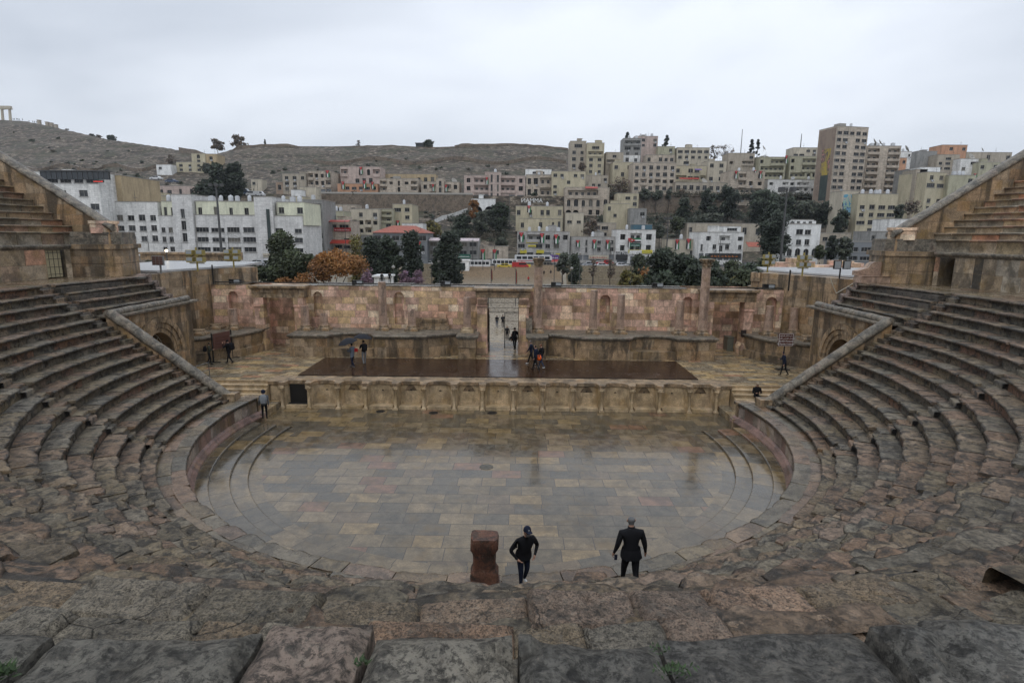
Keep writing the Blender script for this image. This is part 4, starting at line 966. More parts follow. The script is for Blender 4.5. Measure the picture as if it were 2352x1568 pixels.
# ================================================================== CITY BUILDINGS
def plaster(name, c, dark=.5, gain=1., sp=.3):
    c = tuple(min(.86, x*1.12) for x in c); t = NT(name); ob = t.tc.outputs['Object']
    n1 = t.noise(t.map(ob, (1, 1, .3)), .5, 6, .7); n2 = t.noise(ob, 2.2, 5, .75); n3 = t.noise(t.map(ob, (1, 1, .12)), 1.1, 5, .7)
    col = t.mix(t.mr(n1, .3, .7), [x*.75 for x in c], [min(1, x*1.12) for x in c]); col = t.mix(.5, col, t.ramp(n2, [(.3, (.7, .7, .7)), (.7, (1.25, 1.25, 1.25))]), 'MULTIPLY')
    col = t.mix(t.mr(n3, .53, .68, 0, dark), col, [x*.34 for x in c])
    if sp:
        br = t.n('ShaderNodeTexBrick', {'Vector': t.wallvec(ob), 'Color1': (.72, .72, .72, 1), 'Color2': (1.12, 1.12, 1.12, 1), 'Mortar': (.6, .6, .6, 1), 'Scale': 1, 'Mortar Size': .03, 'Brick Width': 1.0, 'Row Height': .45})
        col = t.mix(sp, col, br.outputs[0], 'MULTIPLY')
    return t.fin(col, .75)
PM = {'white': plaster('white_stone_wall', (.68, .67, .64), .5, sp=.5), 'grey': plaster('grey_stone_wall', (.60, .59, .57), .5, sp=.5), 'cream': plaster('cream_plaster_wall', (.46, .41, .32), .45, sp=0), 'tan': plaster('tan_plaster_wall', (.38, .33, .26), .5, sp=.3),
      'stone': plaster('warm_stone_wall', (.46, .39, .31), .55, sp=.8), 'pink': plaster('pink_stone_wall', (.48, .38, .33), .4, sp=.6), 'orange': plaster('orange_plaster_wall', (.46, .25, .15), .4, sp=0), 'yellow': plaster('yellow_plaster_wall', (.43, .38, .265), .4, sp=0),
      'ochre': plaster('ochre_plaster_wall', (.40, .31, .19), .45, sp=0), 'olive': plaster('olive_plaster_wall', (.36, .34, .24), .5, sp=0), 'dgrey': plaster('dark_grey_wall', (.26, .255, .24), .55, sp=.4), 'bwhite': plaster('bright_white_wall', (.72, .72, .70), .35, sp=.2), 'dstone': plaster('worn_shop_stone', (.40, .385, .36), .6, sp=.7), 'brown': plaster('brown_plaster_wall', (.30, .22, .16), .5, sp=0), 'lime': plaster('pale_lime_wall', (.60, .60, .46), .25, sp=0)}
def glass_mat():
    t = NT('window_glass'); n = t.noise(t.n('ShaderNodeObjectInfo').outputs[3], 5, 0) if False else t.n('ShaderNodeObjectInfo').outputs['Random']
    c = t.ramp(n, [(0, (.012, .013, .014)), (.4, (.022, .024, .026)), (.68, (.045, .048, .05)), (.86, (.13, .12, .10)), (.92, (.02, .02, .02))], True)
    return t.fin(c, .35, spec=.25)
M_glass = glass_mat(); M_frame = plain('pale_window_frame', (.28, .27, .25), .6); M_slab = plain('concrete_trim', (.36, .34, .30), .8); M_roof = plain('flat_roof_concrete', (.30, .28, .25), .8); M_rail = plain('dark_railing', (.06, .06, .06), .5)
M_shut = plain('grey_roller_shutter', (.17, .18, .19), .5); M_red = plain('red_painted_awning', (.34, .04, .025), .5); M_tile = plain('red_roof_tiles', (.30, .075, .04), .6, var=.3, sc=2); M_tank = plain('white_water_tank', (.52, .53, .54), .4)
WM = {}
def window_mesh(kind, w, h):
    k = (kind, round(w, 1), round(h, 1))
    if k in WM: return WM[k]
    b = LMB(); w, h = k[1], k[2]
    b.face([(-w/2, 0, 0), (w/2, 0, 0), (w/2, 0, h), (-w/2, 0, h)], 0)
    if kind != 's':
        f = .06
        for x in (-w/2, w/2-f): b.box(x, x+f, -.05, -.005, 0, h, 1)
        b.box(-w/2+f, w/2-f, -.05, -.005, 0, f, 1); b.box(-w/2+f, w/2-f, -.05, -.005, h-f, h, 1)
        for q in range(1, max(2, round(w/.9))): x = -w/2+w*q/max(2, round(w/.9)); b.box(x-.03, x+.03, -.045, -.005, f, h-f, 1)
        if kind in 'wW' and h > 1.3: b.box(-w/2+f, w/2-f, -.04, -.006, h*.68, h*.68+.05, 1)
        if kind in 'wWva': b.box(-w/2-.12, w/2+.12, -.42, -.06, -.14, -.02, 1)
    o = b.build('window', [M_shut if kind == 's' else M_glass, M_frame]); me = o.data; bpy.data.objects.remove(o); WM[k] = me
    return me
q_ = LMB(); q_.box(-.45, .45, -.42, -.02, 0, .58); q_.tube((.12, -.425, .29), (.12, -.44, .29), .2, n=10, mi=1); o_ = q_.build('ac', [M_tank, M_rail]); WM['ac'] = o_.data; bpy.data.objects.remove(o_)
def part(name, me, parent, loc):
    o = bpy.data.objects.new(name, me); COL.objects.link(o); o.parent = parent; o.location = loc; return o
N_grey = 0
GB = 'buildings on the hillside beyond the theatre'
WR = random.Random(5)
def B(label, reg, x0, yt, x1, yb, mat, pat, Y=None, dep=11, yaw=0, roof='flat', par=.7, cat='building', side='', ext=5, bal=1.1, grp=GB, wscale=1., name='apartment_building', tanks=0, sh=.0):
    p0, p1 = D(reg, x0, yb), D(reg, x1, yb); pm = D(reg, (x0+x1)/2, yb)
    if Y is None: Y = hit(*pm)
    A = at_y(*p0, Y); C = at_y(*p1, Y); Tm = at_y(*D(reg, (x0+x1)/2, yt), Y); zb = (A.z+C.z)/2; ht = Tm.z-zb; Wd = (C.x-A.x)/math.cos(R(yaw))
    e = empty(name, (A.x if yaw >= 0 else A.x, Y if yaw >= 0 else Y+Wd*math.sin(R(-yaw)), zb), label, cat, grp, R(yaw))
    if yaw > 0: e.location.y = Y
    m = PM[mat] if isinstance(mat, str) else mat
    nr = max(1, len(pat)); rh = (ht-par)/nr; w = LMB(); wins = []; bals = []
    for r, row in enumerate(pat):
        z1 = ht-par-r*rh; z0 = z1-rh; ops = []; n = len(row) or 1; cw = Wd/n
        i = 0
        while i < len(row):
            ch = row[i]; k = 1
            while ch == 'b' and i+k < len(row) and row[i+k] == 'b': k += 1
            xc = cw*(i+k/2)
            if ch in 'wWavds':
                ww = {'w': min(1.7, cw*.58), 'W': min(3.4, cw*.78), 'a': min(1.6, cw*.6), 'v': min(1.1, cw*.35), 'd': min(1.4, cw*.5), 's': cw*.82}[ch]*wscale; hh = {'w': .52, 'W': .48, 'a': .5, 'v': .8, 'd': .68, 's': .74}[ch]*rh; zb_ = {'w': .3, 'W': .3, 'a': .2, 'v': .1, 'd': .03, 's': .02}[ch]*rh+z0
                ww = round(ww*WR.uniform(.88, 1.12), 1); hh = round(hh*WR.uniform(.92, 1.1), 1)
                if ch == 'a': ops.append((xc, ww, zb_, zb_+hh, 'arch'))
                else: ops.append((xc, ww, zb_, zb_+hh, 'rect'))
                wins.append((ch, ww, hh + (ww/2 if ch == 'a' else 0), xc, zb_, .24))
            elif ch == 'b':
                ww = cw*k*.86; ops.append((xc, ww, z0+.12*rh, z0+.9*rh, 'rect')); bals.append((xc, ww, z0, rh, k))
            elif ch == 'A':
                ops.append((xc, cw*.8, z0+.02, z0+rh*.5, 'arch'))
            i += k
        wall_open(w, 0, Wd, z0, z1, 0, ops, .26 if not any(c in row for c in 'bA') else 1.3, 0, 0 if not 'A' in row else 1)
        if any(c in row for c in 'bA'): wins = [(a, b2, c2, d2, e2, (1.28 if abs(e2-z0) < rh and f2 == .24 and e2 >= z0-.01 and e2 < z1 else f2)) for a, b2, c2, d2, e2, f2 in wins]
    w.face([(0, 0, -ext), (Wd, 0, -ext), (Wd, 0, 0), (0, 0, 0)]); w.face([(0, 0, ht-par), (Wd, 0, ht-par), (Wd, 0, ht), (0, 0, ht)])
    w.face([(0, dep, -ext), (0, 0, -ext), (0, 0, ht), (0, dep, ht)]); w.face([(Wd, 0, -ext), (Wd, dep, -ext), (Wd, dep, ht), (Wd, 0, ht)]); w.face([(Wd, dep, -ext), (0, dep, -ext), (0, dep, ht), (Wd, dep, ht)])
    w.build('wall', [m, M_dark], e)
    for ch, ww, hh, xc, zz, dd in wins: part('window' if ch in 'wWav' else ('door' if ch == 'd' else 'shutter'), window_mesh(ch, ww, hh), e, (xc, dd, zz))
    for xc, ww, z0, rh_, k in bals:
        q = LMB(); q.box(xc-ww/2-.15, xc+ww/2+.15, -.55, 1.2, z0+.0*rh_, z0+.12*rh_-.003); q.box(xc-ww/2-.15, xc+ww/2+.15, -.55, -.45, z0+.12*rh_, z0+.36*rh_); q.build('balcony', m if k > 0 else M_slab, e)
        nn = max(1, round(ww/2.4))
        for j in range(nn): part('window', window_mesh('d' if j % 2 else 'w', 1.2, round(rh_*.55, 1)), e, (xc-ww/2+ww*(j+.5)/nn, 1.27, z0+.14*rh_))
    q = LMB(); q.face([(.2, .2, ht-.35), (Wd-.2, .2, ht-.35), (Wd-.2, dep-.2, ht-.35), (.2, dep-.2, ht-.35)])
    if roof == 'flat':
        q.box(-.08, Wd+.08, -.1, .2, ht+.003, ht+.16); q.box(-.08, .2, .203, dep, ht+.003, ht+.16); q.box(Wd-.2, Wd+.08, .203, dep, ht+.003, ht+.16)
        if sh: q.box(Wd*.3, Wd*.3+3, dep*.4, dep*.4+3.2, ht-.3, ht+sh)
        q.build('roof', M_roof, e)
    elif roof in ('tile', 'hip'):
        o = .5; cz = ht+min(2.2, Wd*.14); q.face([(-o, -o, ht), (Wd+o, -o, ht), (Wd*.72, dep/2, cz), (Wd*.28, dep/2, cz)]); q.face([(Wd+o, -o, ht), (Wd+o, dep+o, ht), (Wd*.72, dep/2, cz)]); q.face([(-o, dep+o, ht), (-o, -o, ht), (Wd*.28, dep/2, cz)]); q.face([(Wd+o, dep+o, ht), (-o, dep+o, ht), (Wd*.28, dep/2, cz), (Wd*.72, dep/2, cz)])
        q.face([(-o, -o, ht-.02), (-o, dep+o, ht-.02), (Wd+o, dep+o, ht-.02), (Wd+o, -o, ht-.02)]); q.build('roof', M_tile, e)
    e['_w'] = Wd; e['_h'] = ht
    if roof == 'flat' and Wd > 7 and ht > 6 and not sh and WR.random() < .6:
        a = Wd*WR.uniform(.1, .65); q = LMB(); z2 = ht+WR.uniform(.9, 2.1); q.box(a, a+WR.uniform(2, 4), dep*.3, dep*.3+3, ht-.3, z2); q.box(a-.15, a+2.5, dep*.3-.2, dep*.3+2.5, z2+.003, z2+.12); q.build('stair_hut', m, e)
    if Wd > 5 and WR.random() < .75:
        q = LMB(); a = Wd*WR.uniform(.1, .9); q.tube((a, 2, ht-.2), (a, 2, ht+WR.uniform(1.5, 3)), .04, n=4); q.box(a-.6, a+.6, 1.98, 2.02, ht+1.2, ht+1.26); q.build('aerial', M_rail, e)
    for ch, ww, hh, xc, zz, dd in wins:
        if ch in 'wW' and WR.random() < .16: part('air_conditioner', WM['ac'], e, (xc+ww*.2, 0, zz-.75))
    if WR.random() < .5 and Wd > 6:
        q = LMB(); a = Wd*WR.choice([.03, .97, .5]); q.tube((a, -.09, .2), (a, -.09, ht-.2), .07, n=5); q.build('drain_pipe', M_slab, e)
    TK.extend([(e, Wd, ht, dep, k) for k in range(tanks)])
    if side:                                             # windows on the visible side wall
        n = len(side[0])
        for r, row in enumerate(side):
            for c, ch in enumerate(row):
                if ch != '.':
                    me = window_mesh('w', 1.2, 1.2); yy = dep*(c+.5)/n; zz = ht-par-(r+1)*rh+.3*rh
                    o = part('window', me, e, (Wd+.03 if yaw <= 0 else -.03, yy, zz)); o.rotation_euler = (0, 0, R(90 if yaw <= 0 else -90))
    return e
TK = []
B1 = B('white stone hotel with a dark glazed top floor behind the left upper seats', 1, 350, 628, 872, 1290, 'white', ['WWWWW', '..W.W.', '..W.W', '..W.W.', 'WWWWW', 'WWWWW'], Y=116, dep=20, par=.3, grp=None, name='hotel', cat='hotel')
B('tan blank-sided block attached to the right of the white hotel', 1, 876, 655, 1052, 1290, 'ochre', [''], Y=122, dep=16, ext=6)
B('yellow flat-roofed low house behind the long grey building, left part', 1, 955, 822, 1430, 1000, 'yellow', ['w.WW...w'], Y=150, dep=8, tanks=1)
LB = 'grey street building: '
B(LB+'plain wing at its left end with small windows', 1, 878, 872, 1322, 1300, 'white', ['', 'wwwww', 'wwwww', 'wwwww', ''], Y=121, dep=16, par=.2)
B(LB+'cream penthouse section between its two small towers', 1, 1322, 868, 1440, 985, 'lime', ['dd'], Y=121.6, dep=12, ext=2, tanks=2)
B(LB+'bay below the left cream penthouse', 1, 1322, 985, 1440, 1300, 'grey', ['', 'ww', 'ww', 'ww'], Y=121, dep=14, par=.1)
B(LB+'left stair tower with one narrow tall window per floor', 1, 1440, 812, 1600, 1300, 'grey', ['', 'v', 'v', 'v', ''], Y=120.4, dep=14, par=.2)
B(LB+'long cream penthouse floor with white tanks on top', 1, 1602, 868, 2105, 980, 'lime', ['d.d.d.d.'], Y=121.6, dep=12, ext=2, tanks=5)
B(LB+'main middle wing with air conditioners under dark windows', 1, 1602, 980, 2105, 1300, 'grey', ['', 'WWWW', 'WWWW', 'WWWW'], Y=121, dep=14, par=.1)
B(LB+'right stair tower with a very tall dark green window strip', 2, 72, 658, 225, 1240, 'grey', ['', '', '', '', ''], Y=120.4, dep=14, par=.2)
b = MB(); P = at_y(*D(2, 137, 762), 120.3); Q = at_y(*D(2, 190, 1140), 120.3); b.box(P.x, Q.x, 120.2, 120.38, Q.z, P.z)
tag(b.build('window_strip', plain('dark_green_glass', (.018, .032, .028), .2), origin=(P.x, 120.3, Q.z)), 'very tall dark green glass strip on the right stair tower of the grey building', 'window')
B(LB+'right end wing with big dark windows', 2, 228, 822, 470, 1240, 'grey', ['', 'W.W', 'W.W', 'W.W', 'W..'], Y=121, dep=14, par=.1)
B(LB+'small cream penthouse at its right end', 2, 232, 705, 470, 830, 'lime', ['w.w'], Y=121.6, dep=12, ext=2, tanks=3)
B('small pale house row with dark open fronts on the slope above the grey building', 1, 1165, 740, 1610, 850, 'pink', ['.Wwvv'], Y=196, dep=7)
B('ruined low white house on the citadel slope', 1, 1280, 568, 1402, 655, 'bwhite', ['w.', '..'], dep=6)
B('yellow villa lower wing with balustrade on the citadel slope', 1, 1442, 548, 1660, 630, 'yellow', ['www', 'www'], dep=8)
B('yellow villa tower block with arched window on the citadel slope', 1, 1566, 478, 1680, 590, 'yellow', ['a', 'w', 'd'], dep=10)
B('brown annex at the right of the yellow villa on the slope', 1, 1680, 482, 1770, 590, 'ochre', ['w', '.'], dep=9)
B('tiny tan flat-roofed house beside the parked vans on the slope', 2, 15, 508, 105, 615, 'cream', ['w.', '..'], dep=6)
B('brown three-storey block above the upper road at left', 2, 285, 460, 490, 620, 'tan', ['www', 'ww.', 'www'], Y=242)
B('low brown shed left of the brown block on the upper road', 2, 225, 530, 287, 620, 'brown', ['w'], Y=242, dep=6)
B('pale green shuttered apartment house with balconies and a hanging flag', 2, 502, 436, 700, 640, 'stone', ['bwwb', 'bwwb', 'ssss'], Y=241, dep=16)
B('large pink stone house with two arched windows and balconies on the upper road', 2, 778, 400, 1120, 560, 'pink', ['b.aab', '..www.'], Y=252, dep=10, sh=0)
B('orange stone house standing before the large pink house', 2, 752, 546, 1092, 662, 'orange', ['.wWwWw', 'ssssss'], Y=238, dep=9)
B('long ochre building partly hidden behind the stone houses of the upper road', 2, 1130, 462, 1590, 560, 'ochre', ['.w...www'], Y=262, dep=8)
B('cracked cream stone house with orange shutters on the upper road', 2, 1112, 502, 1440, 672, 'stone', ['bwvwb', 'b.v.b', 'ss.ss'], Y=240, sh=1.5)
B('cream stone house with green shutters and two long flags', 2, 1467, 530, 1790, 680, 'stone', ['wbvbw', 's..ss'], Y=240)
B('slim stair tower on the cream house with green shutters', 2, 1594, 500, 1662, 680, 'stone', ['v', 'v', 'd'], Y=239, dep=6)
B('tall pink stone apartment house with double stair tower', 2, 1832, 475, 2352, 692, 'pink', ['wbb.bbw', 'wbb.bbw', 'ssssdss'], Y=240)
B('double stair tower rising from the pink apartment house', 2, 2040, 448, 2145, 692, 'pink', ['vv', 'vv', 'vv'], Y=238.6, dep=6, tanks=1)
# lower slope, left of centre
B('white flat-roofed hut below the upper road', 2, 355, 598, 440, 690, 'bwhite', ['.'], Y=205, dep=5)
B('white two-part house below the upper road', 2, 430, 575, 568, 665, 'cream', ['w.'], Y=212, dep=6)
B('yellowish little house behind the long grey building, right part', 2, 280, 655, 462, 760, 'yellow', ['w..'], Y=175, dep=6)
B('dark grey four-storey apartment block right of the long grey building', 2, 474, 685, 640, 1115, 'dgrey', ['bb', 'ww', 'ww', 'WW', 'WW'], Y=140, dep=12, tanks=1)
B('old stone house with dark open loggia below the retaining wall', 2, 630, 725, 912, 800, 'stone', ['w.W.w'], Y=205, dep=8)
B('olive plaster block behind the red awning restaurant', 2, 640, 780, 810, 900, 'olive', [''], Y=165, dep=8, tanks=3)
R1 = B('stone corner restaurant with red awnings and red signboard', 2, 645, 862, 868, 1115, 'stone', ['WW', '....', 'w.w', 'WWW'], Y=148, dep=10, name='restaurant', cat='restaurant', grp=None)
B('cream apartment house with balconies behind the tall lamp posts', 2, 865, 762, 1105, 985, 'cream', ['.w.w', 'bwbw', 'wwb.'], Y=178, dep=12, tanks=1)
B('grey green concrete house with three balconies', 2, 1065, 762, 1225, 930, 'olive', ['bb', 'bb', 'ww'], Y=182, dep=12)
B('yellow apartment house with a flag beneath the retaining wall', 2, 1225, 722, 1388, 930, 'yellow', ['Ww', '.w', 'w.'], Y=186, dep=14, tanks=1)
B('low white rough-walled terrace building on the slope', 2, 1300, 885, 1480, 960, 'white', ['ww..'], Y=176, dep=8)
B('grey shop building below the cream balconies', 2, 868, 985, 1060, 1130, 'dgrey', ['w.w.', 'ssss'], Y=160, dep=10)
B('restaurant with a wide red hipped roof and dark glazed terrace', 2, 1062, 965, 1518, 1240, M_shut, ['WWWWWW', 'wwwww', 'ssssss'], Y=146, dep=13, roof='hip', par=.05, name='restaurant', cat='restaurant', grp=None)
B('dark two-storey cafe with striped awnings and green signboard', 2, 1530, 1012, 1950, 1240, 'dgrey', ['WWWWW', 'WWWWW', 'ssssss'], Y=150, dep=12, name='cafe', cat='cafe', grp=None)
B('low stone shop row under the green slope', 2, 1955, 1080, 2205, 1240, 'stone', ['..w.', 'ssds'], Y=158, dep=8)
PT = B('white portal of two pointed arches set against the retaining wall', 2, 1895, 675, 2098, 812, 'bwhite', ['', 'AA'], Y=229, dep=3, par=.3, grp=None, name='arched_portal', cat='portal')
# right of centre
B('cream stone house with tall windows at the left end of the right-hand cluster', 3, 222, 470, 442, 672, 'stone', ['wwbb', 'wwbb'], Y=240, tanks=1)
B('white rooftop storey set back above the cream stone house', 3, 218, 422, 440, 470, 'bwhite', ['.WW.'], Y=244, dep=6, ext=2)
B('tall blank yellow concrete block with few small windows', 3, 440, 440, 726, 692, 'yellow', ['ww.ww', '..d..', 'w....', 'w....', 'w....'], Y=236, dep=12)
B('brown upper wing with roof terrace behind the arched mansion', 3, 725, 475, 922, 585, 'tan', ['...w', '.ww.'], Y=244, dep=8, tanks=1)
MA = B('grand old mansion with arched windows above two large arches', 3, 553, 578, 928, 835, 'stone', ['bbbb.', 'aaaaaa', 'AA.www'], Y=226, dep=12, name='mansion', cat='mansion', grp=None)
B('tall narrow apartment tower with white middle storey', 3, 595, 182, 730, 480, 'tan', ['W', 'ww', 'ww', 'ww', '..'], Y=262, dep=11)
B('tall narrow yellow apartment tower with balconies', 3, 738, 198, 884, 470, 'yellow', ['W', 'bb', 'ww', 'ww', 'ww'], Y=258, dep=11)
B('dark balcony building right of the yellow tower', 3, 900, 278, 1048, 465, 'tan', ['.w.', 'bb.', '.bb', '...'], Y=262, dep=9)
B('olive and green corner house below the dark balcony building', 3, 962, 362, 1132, 500, 'yellow', ['w.w', '.w.'], Y=252, dep=10)
B('weathered black and grey tower house near the skyline', 3, 1048, 158, 1202, 372, 'dgrey', ['bb', 'WW', 'ww', 'ww'], Y=276, dep=9, tanks=2)
B('white lower front of the weathered tower house', 3, 1050, 302, 1196, 375, 'white', ['ww'], Y=272, dep=4)
B('plain pinkish apartment block on the skyline with white tanks', 3, 1150, 140, 1345, 285, 'pink', ['.w.w', '.w.w', '....'], Y=288, dep=12, tanks=3, sh=1.6)
B('cream house with red gable and long window band on the skyline', 3, 1508, 238, 1785, 392, 'cream', ['WWWWW', 'wwwww', '.W..w'], Y=282, dep=11, sh=0)
B('beige house in front of the pinkish skyline block', 3, 1345, 228, 1492, 330, 'olive', ['.w', 'ww'], Y=284, dep=8)
B('stone house with flat terrace left of the cream gabled house', 3, 1250, 300, 1492, 372, 'stone', ['w.www'], Y=266, dep=9)
B('wide six-bay stone apartment house on the middle slope', 3, 1130, 368, 1490, 675, 'stone', ['wwwwww', 'wwwwww', 'wbwbww', 'wwwwww', '.....'], Y=238, dep=12)
B('yellow terraced house with purple awning on the slope', 3, 1490, 392, 1760, 530, 'yellow', ['w.WW.', 'bbWWb'], Y=256, dep=9)
B('long low pink-roofed building along the upper lane', 3, 1490, 536, 1940, 690, 'tan', ['wwwwwwww', '..W.W..'], Y=234, dep=8)
B('small yellow house with round dish between the terraces', 3, 1762, 352, 1925, 535, 'cream', ['ww', '.w', 'ww'], Y=258, dep=9)
B('concrete house with outside stair on the slope', 3, 1945, 285, 2168, 440, 'tan', ['...w', 'w.bb', '....'], Y=266, dep=9)
B('pale stone apartment house with three flags on its roof line', 3, 1942, 438, 2246, 705, 'stone', ['.b.w', '.bww', 'bbbb', 'WWWW'], Y=232, dep=11, tanks=2)
B('low olive house with open terrace at the edge of the trees', 3, 2180, 322, 2352, 440, 'olive', ['.w.', 'bb.'], Y=270, dep=8, tanks=1)
# lower middle
B('long yellow house with blue window surrounds below the mansion', 3, 135, 738, 535, 838, 'yellow', ['w.w.ww.w'], Y=196, dep=8, tanks=2)
B('peeling yellow house with a brick ruin at its right end', 3, 165, 845, 530, 945, 'yellow', ['w..w.vv'], Y=184, dep=8)
B('cream two-window house front below the mansion arches', 3, 553, 795, 712, 938, 'cream', ['', 'ww', '..'], Y=196, dep=8)
B('yellow cube house with corner windows on the slope', 3, 998, 628, 1182, 750, 'yellow', ['.Ww', '..w'], Y=220, dep=8)
B('pale narrow house with a hanging black banner', 3, 905, 718, 1108, 905, 'yellow', ['w...', '.w..', '....'], Y=206, dep=8)
B('grey tower house with a green shuttered window', 3, 1110, 758, 1248, 905, 'dgrey', ['.w', '...'], Y=200, dep=8)
B('low brown house with a window band above the shops', 3, 735, 882, 990, 1010, 'tan', ['.WW.', '..w.'], Y=182, dep=8)
N1 = B('grey stone shop building with yellow signboards and three flags', 3, 145, 955, 592, 1190, 'dstone', ['WbbwWw', 'W.Www.', 'WWWsss'], Y=166, dep=10, tanks=4, grp='stone shop buildings facing the street')
N2 = B('grey stone shop building with a tall slit window and three flags', 3, 600, 1000, 978, 1200, 'dstone', ['..v.w.w', '..v.w.w', 'sssssss'], Y=168, dep=10, tanks=1, grp='stone shop buildings facing the street')
N3 = B('white stone building with a flag draped over its middle balcony', 3, 985, 940, 1318, 1240, 'white', ['wbw', 'wbw', 'sss'], Y=166, dep=10, tanks=2, grp='stone shop buildings facing the street')
B('blue painted rooftop shed on the white stone building', 3, 1140, 895, 1300, 940, plain('blue_metal_sheet', (.05, .12, .16), .5), [''], Y=169, dep=5, ext=2, par=.1, name='rooftop_shed', cat='shed')
B('small yellow house between the trees with two large flags', 3, 1430, 1022, 1668, 1165, 'cream', ['', 'd..d'], Y=166, dep=8, tanks=1)
B('white rusticated stone house with a projecting bay', 3, 1690, 962, 2070, 1200, 'white', ['.W.bb.W', 'v.wdw.w', 'sssssss'], Y=160, dep=11, grp='stone shop buildings facing the street')
B('ruinous open-topped stone house behind the rusticated house', 3, 1595, 885, 2232, 1010, 'tan', ['w..w..W.w.W'], Y=182, dep=8)
B('white roofed cubicle with dark opening on top of the rusticated house', 3, 1910, 912, 2058, 962, 'bwhite', ['W'], Y=164, dep=6, ext=1, par=.1)
# far right
B('yellow apartment wing with balconies left of the tower', 4, 75, 425, 302, 615, 'olive', ['w.bbb', 'bbbbb', 'bbbbb'], Y=262, dep=10)
B('yellow apartment wing with balconies directly beside the mural tower', 4, 338, 418, 578, 612, 'olive', ['w.bbb', 'w.bbb', 'bbbww'], Y=262, dep=10)
B('cream house with pergola roof on the skyline left of the tower', 4, 372, 345, 580, 425, 'cream', ['..ww', 'WW.w'], Y=276, dep=8)
B('weathered white stone terrace row before the mural tower', 4, 150, 618, 632, 775, 'white', ['w.bwbb.d', '..wwbwwb', '........'], Y=234, dep=9, tanks=3)
T1 = B('tallest high-rise tower with a painted mural on its orange side wall', 4, 690, 160, 992, 770, 'stone', ['WWWWW', 'WW.WW', 'WW.WW', 'WW.WW', 'WW.WW', 'WW.WW', 'WW.WW', 'WW.WW', 'WW.WW', 'WW.ww'], Y=212, dep=10, yaw=12, par=1.2, grp=None, name='tower_block', cat='tower block', tanks=1, sh=2.)
T2 = B('eight-storey grey apartment block with stacked balconies and satellite dishes', 4, 968, 330, 1252, 740, 'stone', ['bb.bb', 'bb.bb', 'bb.bb', 'bb.bb', 'bb.bb', 'bb.bb', 'bb.bb'], Y=222, dep=14, tanks=4, grp=None)
RM = B('yellow school-like block with fins along its roof and a painted mural corner', 4, 900, 740, 1232, 1085, 'yellow', ['', 'wwWW', 'wwWW', 'WwWW', '.w.W'], Y=178, dep=10, tanks=5, grp=None)
RL = B('narrow mural-painted wing of the yellow block', 4, 762, 715, 900, 1060, 'cream', ['', 'w.w', '..w', '...', '.w.'], Y=182, dep=8)
B('mural-painted grey side block between the towers and the yellow block', 4, 1310, 530, 1400, 900, 'dgrey', ['', '', ''], Y=206, dep=8)
S1 = B('yellow five-storey corner building with window bands', 4, 1480, 552, 1682, 900, 'yellow', ['ww', 'WW', '..', 'ww', 'ww'], Y=196, dep=12, yaw=14, side=[])
B('recessed stair bay with lattice windows beside the yellow corner building', 4, 1385, 530, 1478, 900, 'tan', ['W', 'W', 'W', 'W', 'W'], Y=200, dep=8)
B('white rooftop box on the yellow corner building', 4, 1462, 512, 1632, 552, 'bwhite', [''], Y=200, dep=6, ext=1)
B('blank olive wall building at the right edge of the theatre seats', 4, 1684, 580, 1905, 800, 'olive', ['..w', '...', '...'], Y=196, dep=12, tanks=3)
B('small orange cube house right of the balcony block', 4, 1255, 432, 1338, 535, 'orange', ['.w', '..'], Y=236, dep=7)
B('white parapeted house above the small orange cube', 4, 1255, 378, 1385, 432, 'white', ['...w'], Y=246, dep=8, tanks=2)
B('orange top-floor house on the far right skyline', 4, 1640, 322, 1855, 425, 'orange', ['.w.w', '....'], Y=262, dep=9)
B('brown multi-window block below the orange house on the skyline', 4, 1592, 405, 1780, 585, 'tan', ['.W.', 'wWW', 'wWW', '...'], Y=248, dep=9)
B('dark stone house left of the brown multi-window block', 4, 1425, 375, 1592, 515, 'dgrey', ['...', '..W'], Y=254, dep=9)
B('pale grey house with satellite dishes on the far right skyline', 4, 1780, 440, 1955, 600, 'white', ['.W', 'w.', 'w.'], Y=244, dep=8)
B('long brown skyline block at the far right with rooftop dish', 4, 1845, 385, 2238, 470, 'tan', ['...w..w'], Y=262, dep=9)
B('cluttered low stone house behind the right seats', 4, 1955, 470, 2180, 600, 'olive', ['w.w.', '....'], Y=240, dep=8)
U1 = B('bright white modern villa with wide dark loggias', 4, 305, 1000, 588, 1290, 'bwhite', ['.WW.', '.ww.', 'aaaa'], Y=118, dep=10, grp=None, name='villa', cat='villa')
B('white rooftop storey with four dark openings on the modern villa', 4, 345, 962, 550, 1000, 'bwhite', ['wwww'], Y=120, dep=6, ext=1, par=.2)
B('grey metal-clad modern building beside the seats', 4, 832, 1150, 1042, 1330, M_shut, ['WW', 'WW'], Y=108, dep=10, par=.8, grp=None)
B('plain white garden wall house above the right seats', 4, 1190, 955, 1402, 1080, 'white', ['...ww', ''], Y=140, dep=8)
B('dark low house with curved concrete roof below the white wall', 4, 1030, 1062, 1195, 1160, 'dgrey', ['w..'], Y=130, dep=8)
B('ochre patched houses behind the poplar shrubs on the right', 4, 590, 1075, 850, 1300, 'tan', ['w.w', '...', 'dwd'], Y=150, dep=8)
